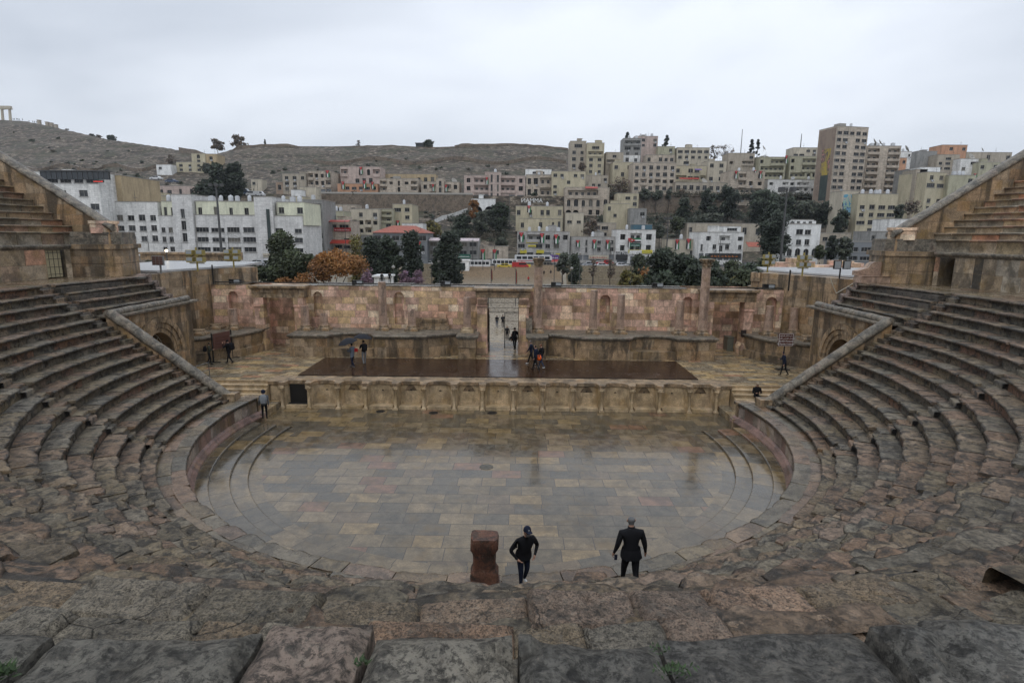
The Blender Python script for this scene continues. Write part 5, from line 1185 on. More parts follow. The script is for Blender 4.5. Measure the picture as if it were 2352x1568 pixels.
# hotel glass storey and illuminated sign
P = at_y(*D(1, 352, 688), 115.8); Q = at_y(*D(1, 945, 630), 115.8); b = MB(); b.box(P.x, Q.x-1.5, 115.2, 115.8, P.z, Q.z)
for i in range(14): x = P.x+(Q.x-1.5-P.x)*i/13; b.box(x-.05, x+.05, 115.1, 115.19, P.z, Q.z+.1, 1)
b.box(P.x-.2, Q.x-1.2, 114.8, 116.5, Q.z+.102, Q.z+.3, 1); tag(b.build('glazed_storey', [plain('smoked_glass', (.025, .03, .035), .15), M_rail], origin=(P.x, 115.5, P.z)), 'long dark smoked glass front of the hotel top floor', 'glazing')
def emis(name, c, s):
    t = NT(name); t.b.inputs['Base Color'].default_value = (*c, 1); t.b.inputs['Emission Color'].default_value = (*c, 1); t.b.inputs['Emission Strength'].default_value = s; return t.mat
M_redlit = emis('red_led_letters', (1, .08, .05), .9); M_lit = emis('warm_lamp_glow', (1, .85, .6), 6)
def board(name, label, reg, x0, y0, x1, y1, Y, mat, cat='sign', th=.2, group=None, trim=None, letters=0, lmat=None, rows=1):
    P = at_y(*D(reg, x0, y1), Y); Q = at_y(*D(reg, x1, y0), Y); e = empty(name, (P.x, Y, P.z), label, cat, group)
    b = MB(); b.box(P.x, Q.x, Y, Y+th, P.z, Q.z); b.build('panel', mat, e)
    if letters:
        b = MB(); rr = random.Random(int(x0)); hh = (Q.z-P.z)/rows
        for r in range(rows):
            for i in range(letters):
                a = P.x+(Q.x-P.x)*(.06+.88*i/letters); w = (Q.x-P.x)*.88/letters*.72; z = P.z+hh*(r+.28); h = hh*.46
                k = rr.random()
                b.box(a, a+w, Y-.05, Y-.002, z, z+h*.28); 
                if k < .6: b.box(a+w*.1, a+w*.35, Y-.05, Y-.002, z+h*.283, z+h*(.6+.4*k))
                if k > .4: b.box(a+w*.6, a+w*.8, Y-.05, Y-.002, z+h*.45, z+h*.62)
        b.build('lettering', lmat, e)
    return e
M_blk = plain('black_sign', (.02, .02, .02), .4); M_yel = plain('yellow_sign', (.62, .52, .05), .5); M_wht = plain('white_paint', (.7, .7, .68), .5); M_grn = plain('green_sign', (.02, .12, .08), .5); M_pur = plain('purple_sign', (.10, .05, .22), .5); M_sred = plain('red_sign', (.40, .03, .03), .5)
board('led_sign', 'glowing red scrolling text board under the hotel glass storey', 1, 758, 693, 843, 713, 115.6, M_blk, letters=12, lmat=M_redlit)
GS = 'shop signs along the street'
board('shop_sign', 'red signboard with white script on the corner restaurant', 2, 718, 922, 862, 952, 147.6, M_sred, group=GS, letters=9, lmat=M_wht)
board('shop_sign', 'cream signboard with script at the foot of the grey building', 2, 112, 1142, 205, 1172, 120.1, M_yel if False else PM['cream'], group=GS, letters=9, lmat=M_rail)
board('shop_sign', 'green signboard with white script over the cafe door', 2, 1780, 1148, 1886, 1182, 149.6, M_grn, group=GS, letters=8, lmat=M_wht)
board('shop_sign', 'yellow signboard with two lines under the middle balcony of the grey shops', 3, 226, 1025, 323, 1052, 165.6, M_yel, group=GS, letters=12, lmat=M_blk, rows=2)
board('shop_sign', 'narrow yellow signboard lower on the grey shops', 3, 240, 1070, 308, 1084, 165.6, M_yel, group=GS, letters=10, lmat=M_blk)
board('shop_sign', 'left long yellow signboard above the bus roof', 3, 172, 1110, 228, 1140, 165.6, M_yel, group=GS, letters=9, lmat=M_blk, rows=2)
board('shop_sign', 'right long yellow signboard above the bus roof', 3, 312, 1112, 376, 1140, 165.6, M_yel, group=GS, letters=9, lmat=M_blk, rows=2)
board('shop_sign', 'yellow signboard band across the white stone building', 3, 1098, 1112, 1305, 1140, 165.6, M_yel, group=GS, letters=16, lmat=M_grn)
board('shop_sign', 'green banner board on the draped balcony', 3, 1108, 1056, 1200, 1082, 165.2, M_grn, group=GS, letters=10, lmat=M_wht)
board('shop_sign', 'purple signboard over the street kiosk', 3, 425, 1152, 502, 1196, 158, M_pur, group=GS, letters=5, lmat=M_wht)
board('shop_sign', 'yellow narrow signboard right of the purple kiosk sign', 3, 468, 1142, 536, 1158, 165.6, M_yel, group=GS, letters=8, lmat=M_blk)
board('shop_sign', 'cream and red signboard over the middle shops', 3, 758, 1158, 930, 1188, 167.6, PM['cream'], group=GS, letters=10, lmat=M_sred)
board('shop_sign', 'dark fascia with orange lettering on the rusticated house', 3, 1785, 1142, 2060, 1180, 159.6, M_blk, group=GS, letters=8, lmat=plain('orange_letters', (.5, .16, .03), .5))
board('shop_sign', 'red signboard on the far left street front', 2, 1440, 1145, 1515, 1180, 149.6, M_sred, group=GS, letters=8, lmat=M_wht)
def text(name, s, size, loc, rot, mat, parent, align='CENTER'):
    c = bpy.data.curves.new(name, 'FONT'); c.body = s; c.size = size; c.align_x = align; c.extrude = .004; c.materials.append(mat)
    o = bpy.data.objects.new(name+'_tmp', c); COL.objects.link(o); dg = bpy.context.evaluated_depsgraph_get(); dg.update()
    me = bpy.data.meshes.new_from_object(o.evaluated_get(dg)); bpy.data.objects.remove(o); bpy.data.curves.remove(c)
    o = bpy.data.objects.new(name, me); COL.objects.link(o); o.parent = parent; o.location = Vector(loc)-parent.location; o.rotation_euler = rot
    return o
e = board('shop_sign', 'black shop fascia with white Latin lettering on the white stone building', 3, 988, 1128, 1094, 1196, 165.4, M_blk, group=GS)
P = at_y(*D(3, 1041, 1150), 165.3); text('lettering', 'Trend Mobile', 1.25, (P.x, 165.33, P.z), (PI/2, 0, 0), M_wht, e)
P = at_y(*D(3, 272, 704), 200); e = empty('roof_letters', (P.x, 232, P.z), 'large white rooftop letters spelling a city name seen from behind', 'letters')
P = at_y(*D(3, 272, 706), 231); e.location = (P.x, 231, P.z); o = text('lettering', 'AMMAN', 2.6, (P.x, 231, P.z), (PI/2, 0, PI), M_wht, e)
# awnings
for k, (lb, reg, x0, y0, x1, y1, Y) in enumerate([('long red awning over the upper floor of the corner restaurant', 2, 643, 858, 852, 872, 146), ('wide red awning over the ground floor of the corner restaurant', 2, 650, 1028, 866, 1056, 146), ('pink and grey awning on the cafe roof', 2, 1800, 1015, 1960, 1035, 148), ('white awning strip along the cafe', 2, 1535, 1012, 1745, 1032, 148), ('red sloping awning at the street kiosk', 3, 420, 1196, 504, 1212, 157), ('purple cloth awning on the terraced house', 3, 1665, 418, 1722, 432, 253), ('long faded red awning on the terraced house', 3, 1535, 495, 1700, 510, 253), ('red cloth strip on the mansion roof terrace', 3, 728, 572, 835, 588, 225), ('orange tiled lean-to roof right of the rusticated house', 3, 2108, 1048, 2352, 1084, 150), ('dark canopy with a thin white edge over the shops behind the white column', 3, 1150, 1182, 1190, 1192, 158)]):
    P = at_y(*D(reg, x0, y1), Y); Q = at_y(*D(reg, x1, y0), Y); b = MB(); z0, z1 = P.z, Q.z
    b.xprism([(Y-1.4, z0), (Y-1.4, z0+.12), (Y+.8, z1+.1), (Y+.8, z1-.02)], P.x, Q.x)
    m = M_red if 'red' in lb else (M_pur if 'purple' in lb else (M_tile if 'orange' in lb else M_wht))
    if 'white awning' in lb or 'pink' in lb: m = plain('striped_awning', (.45, .38, .38), .6, var=.3, sc=1.5)
    tag(b.build('awning', m, origin=(P.x, Y, z0)), lb, 'awning', 'awnings')
# murals painted on walls
def mural(label, e, x0, x1, z0, z1, cols, side=None, seed=0, dep=0):
    t = NT('mural_paint_'+str(seed)); ob = t.tc.outputs['Object']; q = t.n('ShaderNodeSeparateXYZ', {0: ob})
    n = t.noise(t.map(ob, (.35, .35, .18), (seed*3, seed, 0)), 1., 4, .6, 1.0); c = t.ramp(n, cols, True)
    m = t.fin(c, .7); b = LMB()
    if side is None: b.face([(x0, -.03, z0), (x1, -.03, z0), (x1, -.03, z1), (x0, -.03, z1)])
    else: b.face([(side, x1, z0), (side, x0, z0), (side, x0, z1), (side, x1, z1)])
    b.build('mural', m, e)
Wt, Ht = T1['_w'], T1['_h']
mural('', T1, .3, 9.7, -2, Ht-.5, [(0, (.27, .205, .155)), (.5, (.25, .185, .14)), (.58, (.21, .155, .12)), (.66, (.29, .225, .175))], side=-.03, seed=1)
mural('', T1, 2, 7, 9, Ht-8, [(0, (.40, .30, .05)), (.42, (.30, .22, .08)), (.5, (.10, .08, .07)), (.56, (.42, .20, .16)), (.62, (.12, .10, .09))], side=-.06, seed=2)
mural('', T1, 2.2, 6.5, -1, 9, [(0, (.035, .05, .045)), (.55, (.05, .07, .06))], side=-.055, seed=3)
mural('', RL, .6, RL['_w']-.3, RL['_h']*.38, RL['_h']*.92, [(0, (.10, .30, .42)), (.42, (.45, .42, .36)), (.48, (.28, .45, .36)), (.55, (.06, .12, .30)), (.6, (.18, .36, .50))], seed=4)
# roof water tanks, resting on the roofs
rr = random.Random(77); nT = 0
place = ['left', 'middle', 'right']
for e, Wd, ht, dep, k in TK:
    n_here = sum(1 for t in TK if t[0] is e); x = Wd*(.12+.76*(k+.5)/n_here)+rr.uniform(-.4, .4); y = rr.uniform(.8, 3.)
    cr_z = e.rotation_euler.z; px_ = e.location.x+x*math.cos(cr_z)-y*math.sin(cr_z); py_ = e.location.y+x*math.sin(cr_z)+y*math.cos(cr_z); z = e.location.z+ht+.16
    b = MB(); r = rr.uniform(.42, .62)
    if nT % 3: b.lathe((px_, py_, z), [(r, 0), (r*1.03, .1), (r, .2), (r*1.03, .6), (r, .7), (r*1.02, 1.2), (r*.8, 1.4), (r*.3, 1.5), (.15, 1.62)], 12)
    else: b.box(px_-r, px_+r, py_-r, py_+r, z, z+1.25); b.box(px_-.3, px_+.3, py_-.3, py_+.3, z+1.252, z+1.38)
    nm = e['label']
    tag(b.build('water_tank', M_tank, origin=(px_, py_, z)), 'white water tank '+(['leftmost', 'second', 'third', 'fourth', 'fifth'][k]+' of those ' if n_here > 1 else '')+'on the '+' '.join(nm.replace('grey street building: ', 'grey building ').split()[:7]), 'water tank', 'white water tanks on the roofs'); nT += 1
def dish(reg, x, y, Y, r, label, az=-30):
    P = at_y(*D(reg, x, y), Y); b = MB(); n = 14; d = Vector((math.sin(R(az)), -math.cos(R(az)), .6)).normalized(); a = d.orthogonal().normalized(); c = d.cross(a)
    b.grid([[P+(a*math.cos(2*PI*i/n)+c*math.sin(2*PI*i/n))*r*f+d*(r*.25*f*f) for i in range(n)] for f in (.02, .5, .8, 1.)], close=True)
    b.grid([[P-d*.03+(a*math.cos(2*PI*i/n)+c*math.sin(2*PI*i/n))*r*f+d*(r*.25*f*f) for i in range(n)] for f in (1., .8, .5, .02)], close=True)
    b.tube(P, P-Vector((0, 0, r*1.3)), .06); b.tube(P, P+d*r*.8, .03); tag(b.build('satellite_dish', M_slab, origin=P), label, 'satellite dish', 'satellite dishes on the roofs')
dish(4, 1075, 300, 226, 1.7, 'large dark satellite dish leaning left on the stacked balcony block', 60); dish(4, 1120, 302, 226, 1.3, 'second large satellite dish right of the first on the stacked balcony block', 60)
dish(4, 1345, 355, 248, 1.6, 'satellite dish standing out on the skyline above the white parapeted house', 70); dish(4, 1995, 362, 264, 1.2, 'satellite dish on the far right brown skyline block', 50)
dish(4, 1900, 425, 246, 1.7, 'wide pale satellite dish on the pale grey house at far right', 20); dish(3, 1745, 528, 240, 1.6, 'big white satellite dish near the cream house with green shutters' if False else 'white satellite dish low on the right-hand slope', 30)
dish(2, 1745, 527, 243, 1.7, 'big white satellite dish on the cream house with green shutters', 50); dish(3, 2255, 242, 276, 1.3, 'satellite dish beside the two dark cypresses', 50)
# retaining walls of the upper road
M_ret = stone('rubble_retaining_wall', pal=[(0, (.21, .17, .13)), (.5, (.26, .21, .17)), (1, (.19, .155, .12))], gain=1., dark=.5, dscale=.6, och=.1, brick=None)
for reg, xa, xb, ya, yb2, lb in ((2, 600, 1905, 668, 800, 'long rubble retaining wall carrying the upper road on the left'), (3, 1185, 1720, 690, 820, 'rubble retaining wall carrying the upper lane on the right')):
    P = at_y(*D(reg, xa, ya), 231); Q = at_y(*D(reg, xb, ya+14), 231); b = MB(); b.box(P.x, Q.x, 230.8, 232.6, 18, 27.2); b.box(P.x, Q.x, 230.6, 231.1, 27.203, 27.95, 1)
    tag(b.build('retaining_wall', [M_ret, M_slab if lb.endswith('left') else M_ret], origin=(P.x, 231, 18)), lb, 'wall', 'retaining walls of the upper road')
# curved white stair wall on the green slope
b = MB(); pts = [(1470, 945), (1560, 900), (1640, 860), (1740, 835), (1860, 790)]
for (xa, ya), (xb, yb_) in zip(pts, pts[1:]):
    Y0 = hit(*D(2, xa, ya)); Y1 = hit(*D(2, xb, yb_)); P = at_y(*D(2, xa, ya), Y0); Q = at_y(*D(2, xb, yb_), Y1)
    b.face([(P.x, Y0, P.z-1), (Q.x, Y1, Q.z-1), (Q.x, Y1, Q.z+1.9), (P.x, Y0, P.z+1.9)]); b.face([(P.x, Y0+.4, P.z-1), (Q.x, Y1+.4, Q.z-1), (Q.x, Y1+.4, Q.z+1.9), (P.x, Y0+.4, P.z+1.9)]); b.face([(P.x, Y0, P.z+1.9), (Q.x, Y1, Q.z+1.9), (Q.x, Y1+.4, Q.z+1.9), (P.x, Y0+.4, P.z+1.9)])
tag(b.build('stair_wall', PM['white'], origin=(P.x, Y0, P.z)), 'white rough wall climbing the green slope toward the pointed arches', 'wall')
# walls on the citadel ridge
def ridge_wall(lb, pts, h, th=2.):
    b = MB(); rr = random.Random(len(lb)); rows0 = []; up_ = []
    for (xa, ya), (xb, yb_) in zip(pts, pts[1:]):
        n = max(2, int(abs(xb-xa)/14))
        for i in range(n): rows0.append((xa+(xb-xa)*i/n, ya+(yb_-ya)*i/n))
    rows0.append(pts[-1]); tp = []; bt = []
    for x, y in rows0:
        d = ray(x, y); u = d.x/d.y; s = float(np.interp(u, _ru, _rs)); Yr = (87.7+26.29*s-10)/(.385-s)-3
        P = at_y(x, y, Yr); tp.append((P.x, Yr, P.z+rr.uniform(-.25, .25))); bt.append((P.x, Yr, H(P.x, Yr)-3))
    b.grid([bt, tp, [(x, y+th, z) for x, y, z in tp]], sm=False)
    tag(b.build('citadel_wall', M_ret, origin=bt[0]), lb, 'ancient wall', 'ruined walls along the citadel ridge')
ridge_wall('ruined citadel wall stretch above the yellow villa', [(410, 338), (448, 344), (470, 352)], 5)
ridge_wall('long even citadel wall stretch left of centre on the ridge', [(520, 352), (545, 336), (600, 331), (660, 331), (690, 337), (716, 339)], 6)
ridge_wall('long citadel wall stretch in the middle of the ridge', [(718, 341), (800, 336), (900, 333), (960, 337), (1040, 338)], 6)
ridge_wall('highest citadel wall stretch before the first tower houses', [(1044, 334), (1060, 330), (1180, 330), (1240, 333), (1305, 340)], 6)
for k, (xa, xb, y, lb) in enumerate([(720, 1300, 372, 'lower terrace wall line across the citadel slope'), (60, 420, 388, 'terrace wall line on the left hill under the temple')]):
    b = MB(); P0 = None
    pts = []
    for i in range(40): x = xa+(xb-xa)*i/39; yy = y+6*math.sin(i*.5); Y = hit(x, yy); P = at_y(x, yy, Y); pts.append((P.x, Y, P.z))
    b.grid([[(x, y_-.5, z-1) for x, y_, z in pts], [(x, y_-.5, z+1.5) for x, y_, z in pts], [(x, y_+2, z+1.5) for x, y_, z in pts]], sm=False)
    tag(b.build('terrace_wall', M_ret, origin=pts[0]), lb, 'ancient wall', 'ruined walls along the citadel ridge')
# temple columns on the left hilltop
e = None
P = at_y(*D(1, 25, 200), 455); e = empty('temple_ruin', (P.x, 455, P.z), 'two tall temple columns joined by a beam on the left hilltop', 'ruin')
for (x, w) in ((22, 14), (84, 16)):
    A = at_y(*D(1, x, 200), 455); T = at_y(*D(1, x-6, 118), 455); b = MB(); b.tube((A.x, 455, A.z-2), (T.x, 455, T.z), 1.05, .9, 14); b.build('column', PM['cream'], e)
    b = MB(); b.box(T.x-1.4, T.x+1.4, 453.6, 456.4, T.z, T.z+1.1); b.build('capital', PM['cream'], e)
A = at_y(*D(1, 8, 112), 455); T = at_y(*D(1, 84, 122), 455); b = MB(); b.box(A.x, T.x+1, 454, 456, T.z+.4, A.z+2.0); b.build('beam', PM['cream'], e)
for k, (x, y, h) in enumerate([(321, 225, 20), (386, 232, 12), (421, 240, 13), (457, 250, 9)]):
    A = at_y(*D(1, x, y+4), 452); b = MB(); b.box(A.x-1, A.x+1, 451, 453, A.z-2, A.z+h*.1*1.0); b.box(A.x-1.2, A.x+1.2, 450.8, 453.2, A.z+h*.1+.003, A.z+h*.1+.3)
    tag(b.build('broken_pillar', PM['tan'], origin=(A.x, 452, A.z)), ['tallest', 'second', 'third', 'rightmost and smallest'][k]+' stone stump in the line on the left hilltop', 'pillar', 'stone stumps on the left hilltop')
# ================================================================== TREES AND PLANTS
def leaf_mat(name, c, var=.5):
    t = NT(name); a = t.n('ShaderNodeAttribute', attribute_name='tint').outputs[0]
    col = t.mix(1., a, (*c, 1), 'MULTIPLY'); m = t.fin(col, .7); m.use_backface_culling = False; return m
M_bark = plain('tree_bark', (.06, .048, .038), .8)
LM = {'dark': leaf_mat('dark_green_leaves', (.024, .034, .018)), 'green': leaf_mat('green_leaves', (.028, .036, .013)), 'yellow': leaf_mat('yellow_green_leaves', (.10, .085, .02)), 'orange': leaf_mat('orange_leaves', (.165, .072, .017)),
      'purple': leaf_mat('purple_blossom', (.15, .09, .125)), 'grey': leaf_mat('grey_green_leaves', (.045, .052, .036)), 'pine': leaf_mat('pine_needles', (.020, .028, .017)), 'bare': leaf_mat('bare_twigs', (.10, .075, .055)), 'fresh': leaf_mat('fresh_green_leaves', (.035, .065, .018))}
def tree(label, reg, x0, yt, x1, yb, kind, Y=None, n=900, leaf=.42, cat='tree', group='trees around the theatre and the city', shape='round', name='tree', trunk=None, gap=.3, base=None):
    p = D(reg, (x0+x1)/2, yb)
    if Y is None: Y = hit(*p)
    P = at_y(*p, Y); zb = H(P.x, Y) if base is None else base; T = at_y(*D(reg, (x0+x1)/2, yt), Y); B0 = at_y(*D(reg, x0, yb), Y); B1_ = at_y(*D(reg, x1, yb), Y)
    wd = (B1_.x-B0.x)/2*1.12; n = int(n*1.35); h = T.z-zb; x, y = P.x, Y; rr = random.Random(int(x0*7+yt*3+x1)); zc0 = zb+(h*trunk if trunk is not None else max(0, min(h*.25, h-wd*2.2)))
    e = empty(name, (x, y, zb), label, cat, group); b = MB(); tr = max(.08, h*.018)
    b.tube((x, y, zb-.5), (x+rr.uniform(-.3, .3), y, zb+h*.55), tr*1.3, tr*.6, 7)
    zc0 = max(zc0, min(P.z, T.z-.5)) if base is None else zc0; ch = T.z-zc0; cl = []
    k = 34 if shape != 'cone' else 20
    for i in range(k):
        a = rr.uniform(0, 2*PI); f = rr.uniform(.05, .98)
        if shape == 'cone': rad = wd*(1-f)**.8*rr.uniform(.3, .9)
        elif shape == 'flat': rad = wd*rr.uniform(.2, .95)*math.sqrt(max(.05, 1-(2*f-1)**2*.5))
        else: rad = wd*rr.uniform(.1, .82)*math.sqrt(max(.15, 1-(2*f-1)**2))
        c = Vector((x+rad*math.cos(a), y+rad*math.sin(a)*.8, zc0+ch*f*.93)); cl.append((c, rr.uniform(.7, 1.35), rr.uniform(.5, 1)))
        if i % 2 == 0: b.tube((x, y, zc0+ch*f*.35), c, tr*.45, tr*.12, 5, cap=False)
    if kind == 'bare':
        for i in range(60):
            c, q, s = rr.choice(cl); d = Vector((rr.gauss(0, 1), rr.gauss(0, 1), rr.uniform(.2, 1.4))).normalized()*wd*rr.uniform(.3, .6); b.tube(c, c+d, tr*.15, tr*.04, 3, cap=False)
    b.build('trunk', M_bark, e)
    c_ = MB(); c_.t = []; cr0 = max(wd*.36, ch*.13) if shape != 'cone' else max(wd*.3, ch*.06)
    if kind == 'bare': n = n//3
    for i in range(n):
        c, q, s = cl[rr.randrange(len(cl))]; v = Vector((rr.gauss(0, .5), rr.gauss(0, .5), rr.gauss(0, .42)))
        if v.length > 1.1: v *= .8
        P_ = c+v*cr0*s*(1 if shape != 'cone' else .8)
        if P_.z > T.z+.1: P_.z = T.z-rr.random()*.3*ch
        u = Vector((rr.gauss(0, 1), rr.gauss(0, 1), rr.gauss(0, 1))).normalized(); w = u.orthogonal().normalized(); l = leaf*rr.uniform(.7, 1.6)
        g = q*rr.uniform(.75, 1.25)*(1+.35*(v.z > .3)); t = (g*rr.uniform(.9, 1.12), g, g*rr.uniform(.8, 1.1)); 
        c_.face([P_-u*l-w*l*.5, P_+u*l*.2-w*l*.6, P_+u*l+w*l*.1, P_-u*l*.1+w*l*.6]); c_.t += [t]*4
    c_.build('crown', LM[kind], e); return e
tree('large orange-leaved round tree behind the stage wall', 2, 458, 1100, 950, 1420, 'orange', Y=52, n=15000, leaf=.15, shape='flat', base=-2.6, trunk=.0)
tree('low orange bush at the left corner of the stage wall', 2, 165, 1308, 420, 1430, 'orange', Y=44, n=2600, leaf=.14, base=-2.6, trunk=.1)
tree('tall loose green tree left of the orange tree', 2, 190, 945, 390, 1400, 'green', Y=64, n=7000, leaf=.19, base=-2.6, trunk=.1)
tree('broad green tree directly behind the orange tree', 2, 90, 1075, 560, 1420, 'green', Y=60, n=15000, leaf=.2, shape='flat', base=-2.6, trunk=.0)
tree('yellowing slim tree right of the red awning restaurant', 2, 862, 985, 965, 1270, 'yellow', Y=95, n=1500, leaf=.22, base=-2.6, trunk=.2)
for k, (x0, yt, x1, yb, Y, kd, lb) in enumerate([(965, 1000, 1130, 1340, 84, 'pine', 'dark pine directly left of the red-roofed restaurant front'), (1090, 985, 1310, 1345, 88, 'dark', 'broad dark pine before the red-roofed restaurant'), (1325, 935, 1460, 1350, 86, 'pine', 'slender dark pine at the right end of the red-roofed restaurant'), (1560, 1080, 1690, 1340, 100, 'dark', 'smaller dark tree before the dark cafe'), (1635, 935, 1795, 1395, 84, 'pine', 'tall dark pine left of the plaza steps')]):
    tree(lb, 2, x0, yt, x1, yb, kd, Y=Y, n=5000, leaf=.26, base=-2.6 if Y < 118 else None, trunk=.15, shape='round')
for k, (x0, yt, x1, yb, Y, lb) in enumerate([(940, 1255, 1065, 1395, 66, 'largest purple blossoming shrub beside the orange tree'), (1058, 1280, 1160, 1360, 88, 'purple shrub behind the white kiosk'), (1265, 1275, 1375, 1380, 84, 'purple shrub between two dark pines'), (1380, 1270, 1515, 1385, 82, 'purple shrub right of the slender pine')]):
    tree(lb, 2, x0, yt, x1, yb, 'purple', Y=Y, n=900, leaf=.14, cat='shrub', group='purple shrubs behind the stage wall', name='shrub', base=-2.6, trunk=.15)
tree('yellow green tree on the slope left of the rough white wall', 2, 1480, 865, 1640, 1000, 'yellow', n=1200, leaf=.4, trunk=.1)
for k, (x0, yt, x1, yb, kd, lb) in enumerate([(1860, 680, 1960, 850, 'orange', 'rusty thin tree left of the pointed arches'), (1740, 810, 1900, 960, 'dark', 'dark shrub mass at the lower end of the white stair wall'), (1880, 790, 2060, 985, 'grey', 'grey green bush mass below the arches'), (2040, 700, 2235, 960, 'dark', 'dark bush mass right of the arches'), (1960, 770, 2120, 900, 'grey', 'grey shrub directly under the arches'), (1700, 940, 1890, 1010, 'dark', 'dark low bushes above the cafe roof'), (2100, 1010, 2200, 1090, 'grey', 'thin shrub above the low stone shop row')]):
    tree(lb, 2, x0, yt, x1, yb, kd, n=1600, leaf=.42, trunk=.05, cat='bush', name='bush', group='bushes on the slopes')
# left hill
tree('big dark double-crowned tree on the left slope', 1, 1715, 545, 1860, 850, 'pine', Y=190, n=2200, leaf=.5, trunk=.2)
tree('broad dark tree right of the double-crowned one on the left slope', 1, 1830, 540, 2015, 850, 'pine', Y=192, n=2800, leaf=.5, trunk=.25)
tree('dark tree mass at the foot of the left slope trees', 1, 1585, 730, 1760, 860, 'pine', Y=180, n=1600, leaf=.5, trunk=.1)
tree('thin grey tree beside the tan hotel annex', 1, 1040, 665, 1215, 822, 'grey', Y=165, n=1500, leaf=.4, trunk=.1)
tree('bare shrub below the yellow villa', 1, 1350, 480, 1440, 560, 'bare', n=700, leaf=.3)
tree('dark bush in front of the yellow villa wing', 1, 1640, 560, 1730, 640, 'grey', n=700, leaf=.5)
for k, (x0, yt, x1, yb, lb) in enumerate([(1725, 358, 1826, 445, 'left one of two thin trees on the citadel ridge'), (1888, 325, 2002, 428, 'right and taller of two thin trees on the citadel ridge')]):
    tree(lb, 1, x0, yt, x1, yb, 'bare', Y=352, n=1500, leaf=.5, trunk=.3, shape='flat')
tree('dark rounded bush on the ridge left of the hill shoulder', 1, 875, 330, 945, 372, 'grey', Y=415, n=350, leaf=.7, trunk=.02)
tree('smaller dark bush farther left on the hill ridge', 1, 722, 323, 768, 348, 'grey', Y=425, n=200, leaf=.7, trunk=.02)
tree('thin bare bush between the two dark ridge bushes', 1, 768, 326, 830, 350, 'bare', Y=422, n=250, leaf=.5, trunk=.1)
tree('tiny narrow cypress on the long citadel wall', 2, 122, 165, 135, 212, 'pine', Y=352, n=150, leaf=.4, shape='cone', trunk=.0)
tree('thin bare tree standing on the middle of the ridge', 2, 905, 172, 950, 228, 'bare', Y=356, n=300, leaf=.3, trunk=.3)
tree('bushy tree beside the dark shed on the ridge', 2, 1485, 172, 1575, 232, 'grey', Y=356, n=500, leaf=.6, trunk=.1)
b = MB(); P = at_y(*D(2, 1418, 228), 356); Q = at_y(*D(2, 1500, 196), 356); b.box(P.x, Q.x, 356, 360, P.z-2, Q.z-.5); b.xprism([(355.6, Q.z-.5), (360.4, Q.z-.5), (360.4, Q.z+.3), (355.6, Q.z)], P.x-.4, Q.x+.4)
tag(b.build('ridge_shed', M_blk, origin=(P.x, 356, P.z)), 'dark square shed on the ridge beside a bushy tree', 'shed')
# middle and right
for k, (x0, yt, x1, yb, kd, Y, n, lb) in enumerate([(700, 850, 870, 985, 'bare', 176, 1500, 'reddish bare brush below the mansion'), (930, 495, 1115, 650, 'bare', 244, 1500, 'grey bare brush left of the six-bay stone house'), (262, 625, 320, 685, 'dark', 235, 300, 'small round tree before the cream stone house with tall windows'), (668, 360, 735, 440, 'bare', 255, 500, 'bare tree between the two narrow towers'),
    (1180, 590, 1300, 668, 'grey', 230, 800, 'left olive tree along the upper lane wall'), (1270, 605, 1400, 668, 'grey', 230, 800, 'middle olive tree along the upper lane wall'), (1405, 590, 1475, 668, 'grey', 230, 500, 'right small olive tree along the upper lane wall'), (1500, 660, 1640, 825, 'dark', 222, 1500, 'dark tree climbing over the retaining wall'), (1500, 590, 1600, 665, 'bare', 232, 400, 'rusty bare tree on the upper lane'),
    (1690, 575, 1870, 840, 'pine', 215, 2600, 'large dark tree left in the pair before the pink-roofed lane'), (1840, 545, 2045, 850, 'pine', 213, 2800, 'largest dark slope tree right in the pair before the pink-roofed lane'), (2110, 600, 2360, 860, 'dark', 208, 2600, 'dark tree mass before the pale house with flags'), (1440, 830, 1590, 940, 'green', 185, 900, 'green bush above the small yellow house'), (1640, 800, 1900, 880, 'grey', 190, 1200, 'grey brush strip above the ruinous house'),
    (2205, 690, 2370, 1190, 'pine', 118, 3600, 'very tall dark tree left of the tall lamp mast'), (1310, 890, 1420, 1010, 'grey', 180, 700, 'grey scrub right of the white stone building')]):
    tree(lb, 3, x0, yt, x1, yb, kd, Y=Y, n=n, leaf=.42 if Y > 150 else .3, trunk=.08)
for k, (x0, yt, x1, yb, kd, lb) in enumerate([(1066, 104, 1112, 160, 'pine', 'small crooked dark cypress behind the weathered tower house'), (1388, 120, 1460, 232, 'pine', 'dark crooked cypress on the skyline left of the gabled house'), (2112, 160, 2185, 295, 'pine', 'left and bushier of two dark cypresses on the skyline'), (2175, 158, 2222, 310, 'pine', 'right and narrower of two dark cypresses on the skyline')]):
    tree(lb, 3, x0, yt, x1, yb, kd, Y=300 if k < 2 else 284, n=900, leaf=.4, shape='cone', trunk=.02)
for k, (x0, yt, x1, lb) in enumerate([(1780, 212, 1880, 'left bare spreading tree on the skyline beside the gabled house'), (1860, 208, 1985, 'right bare spreading tree on the skyline beside the gabled house')]): tree(lb, 3, x0, yt, x1, 340, 'bare', Y=286, n=900, leaf=.3, trunk=.3, shape='flat')
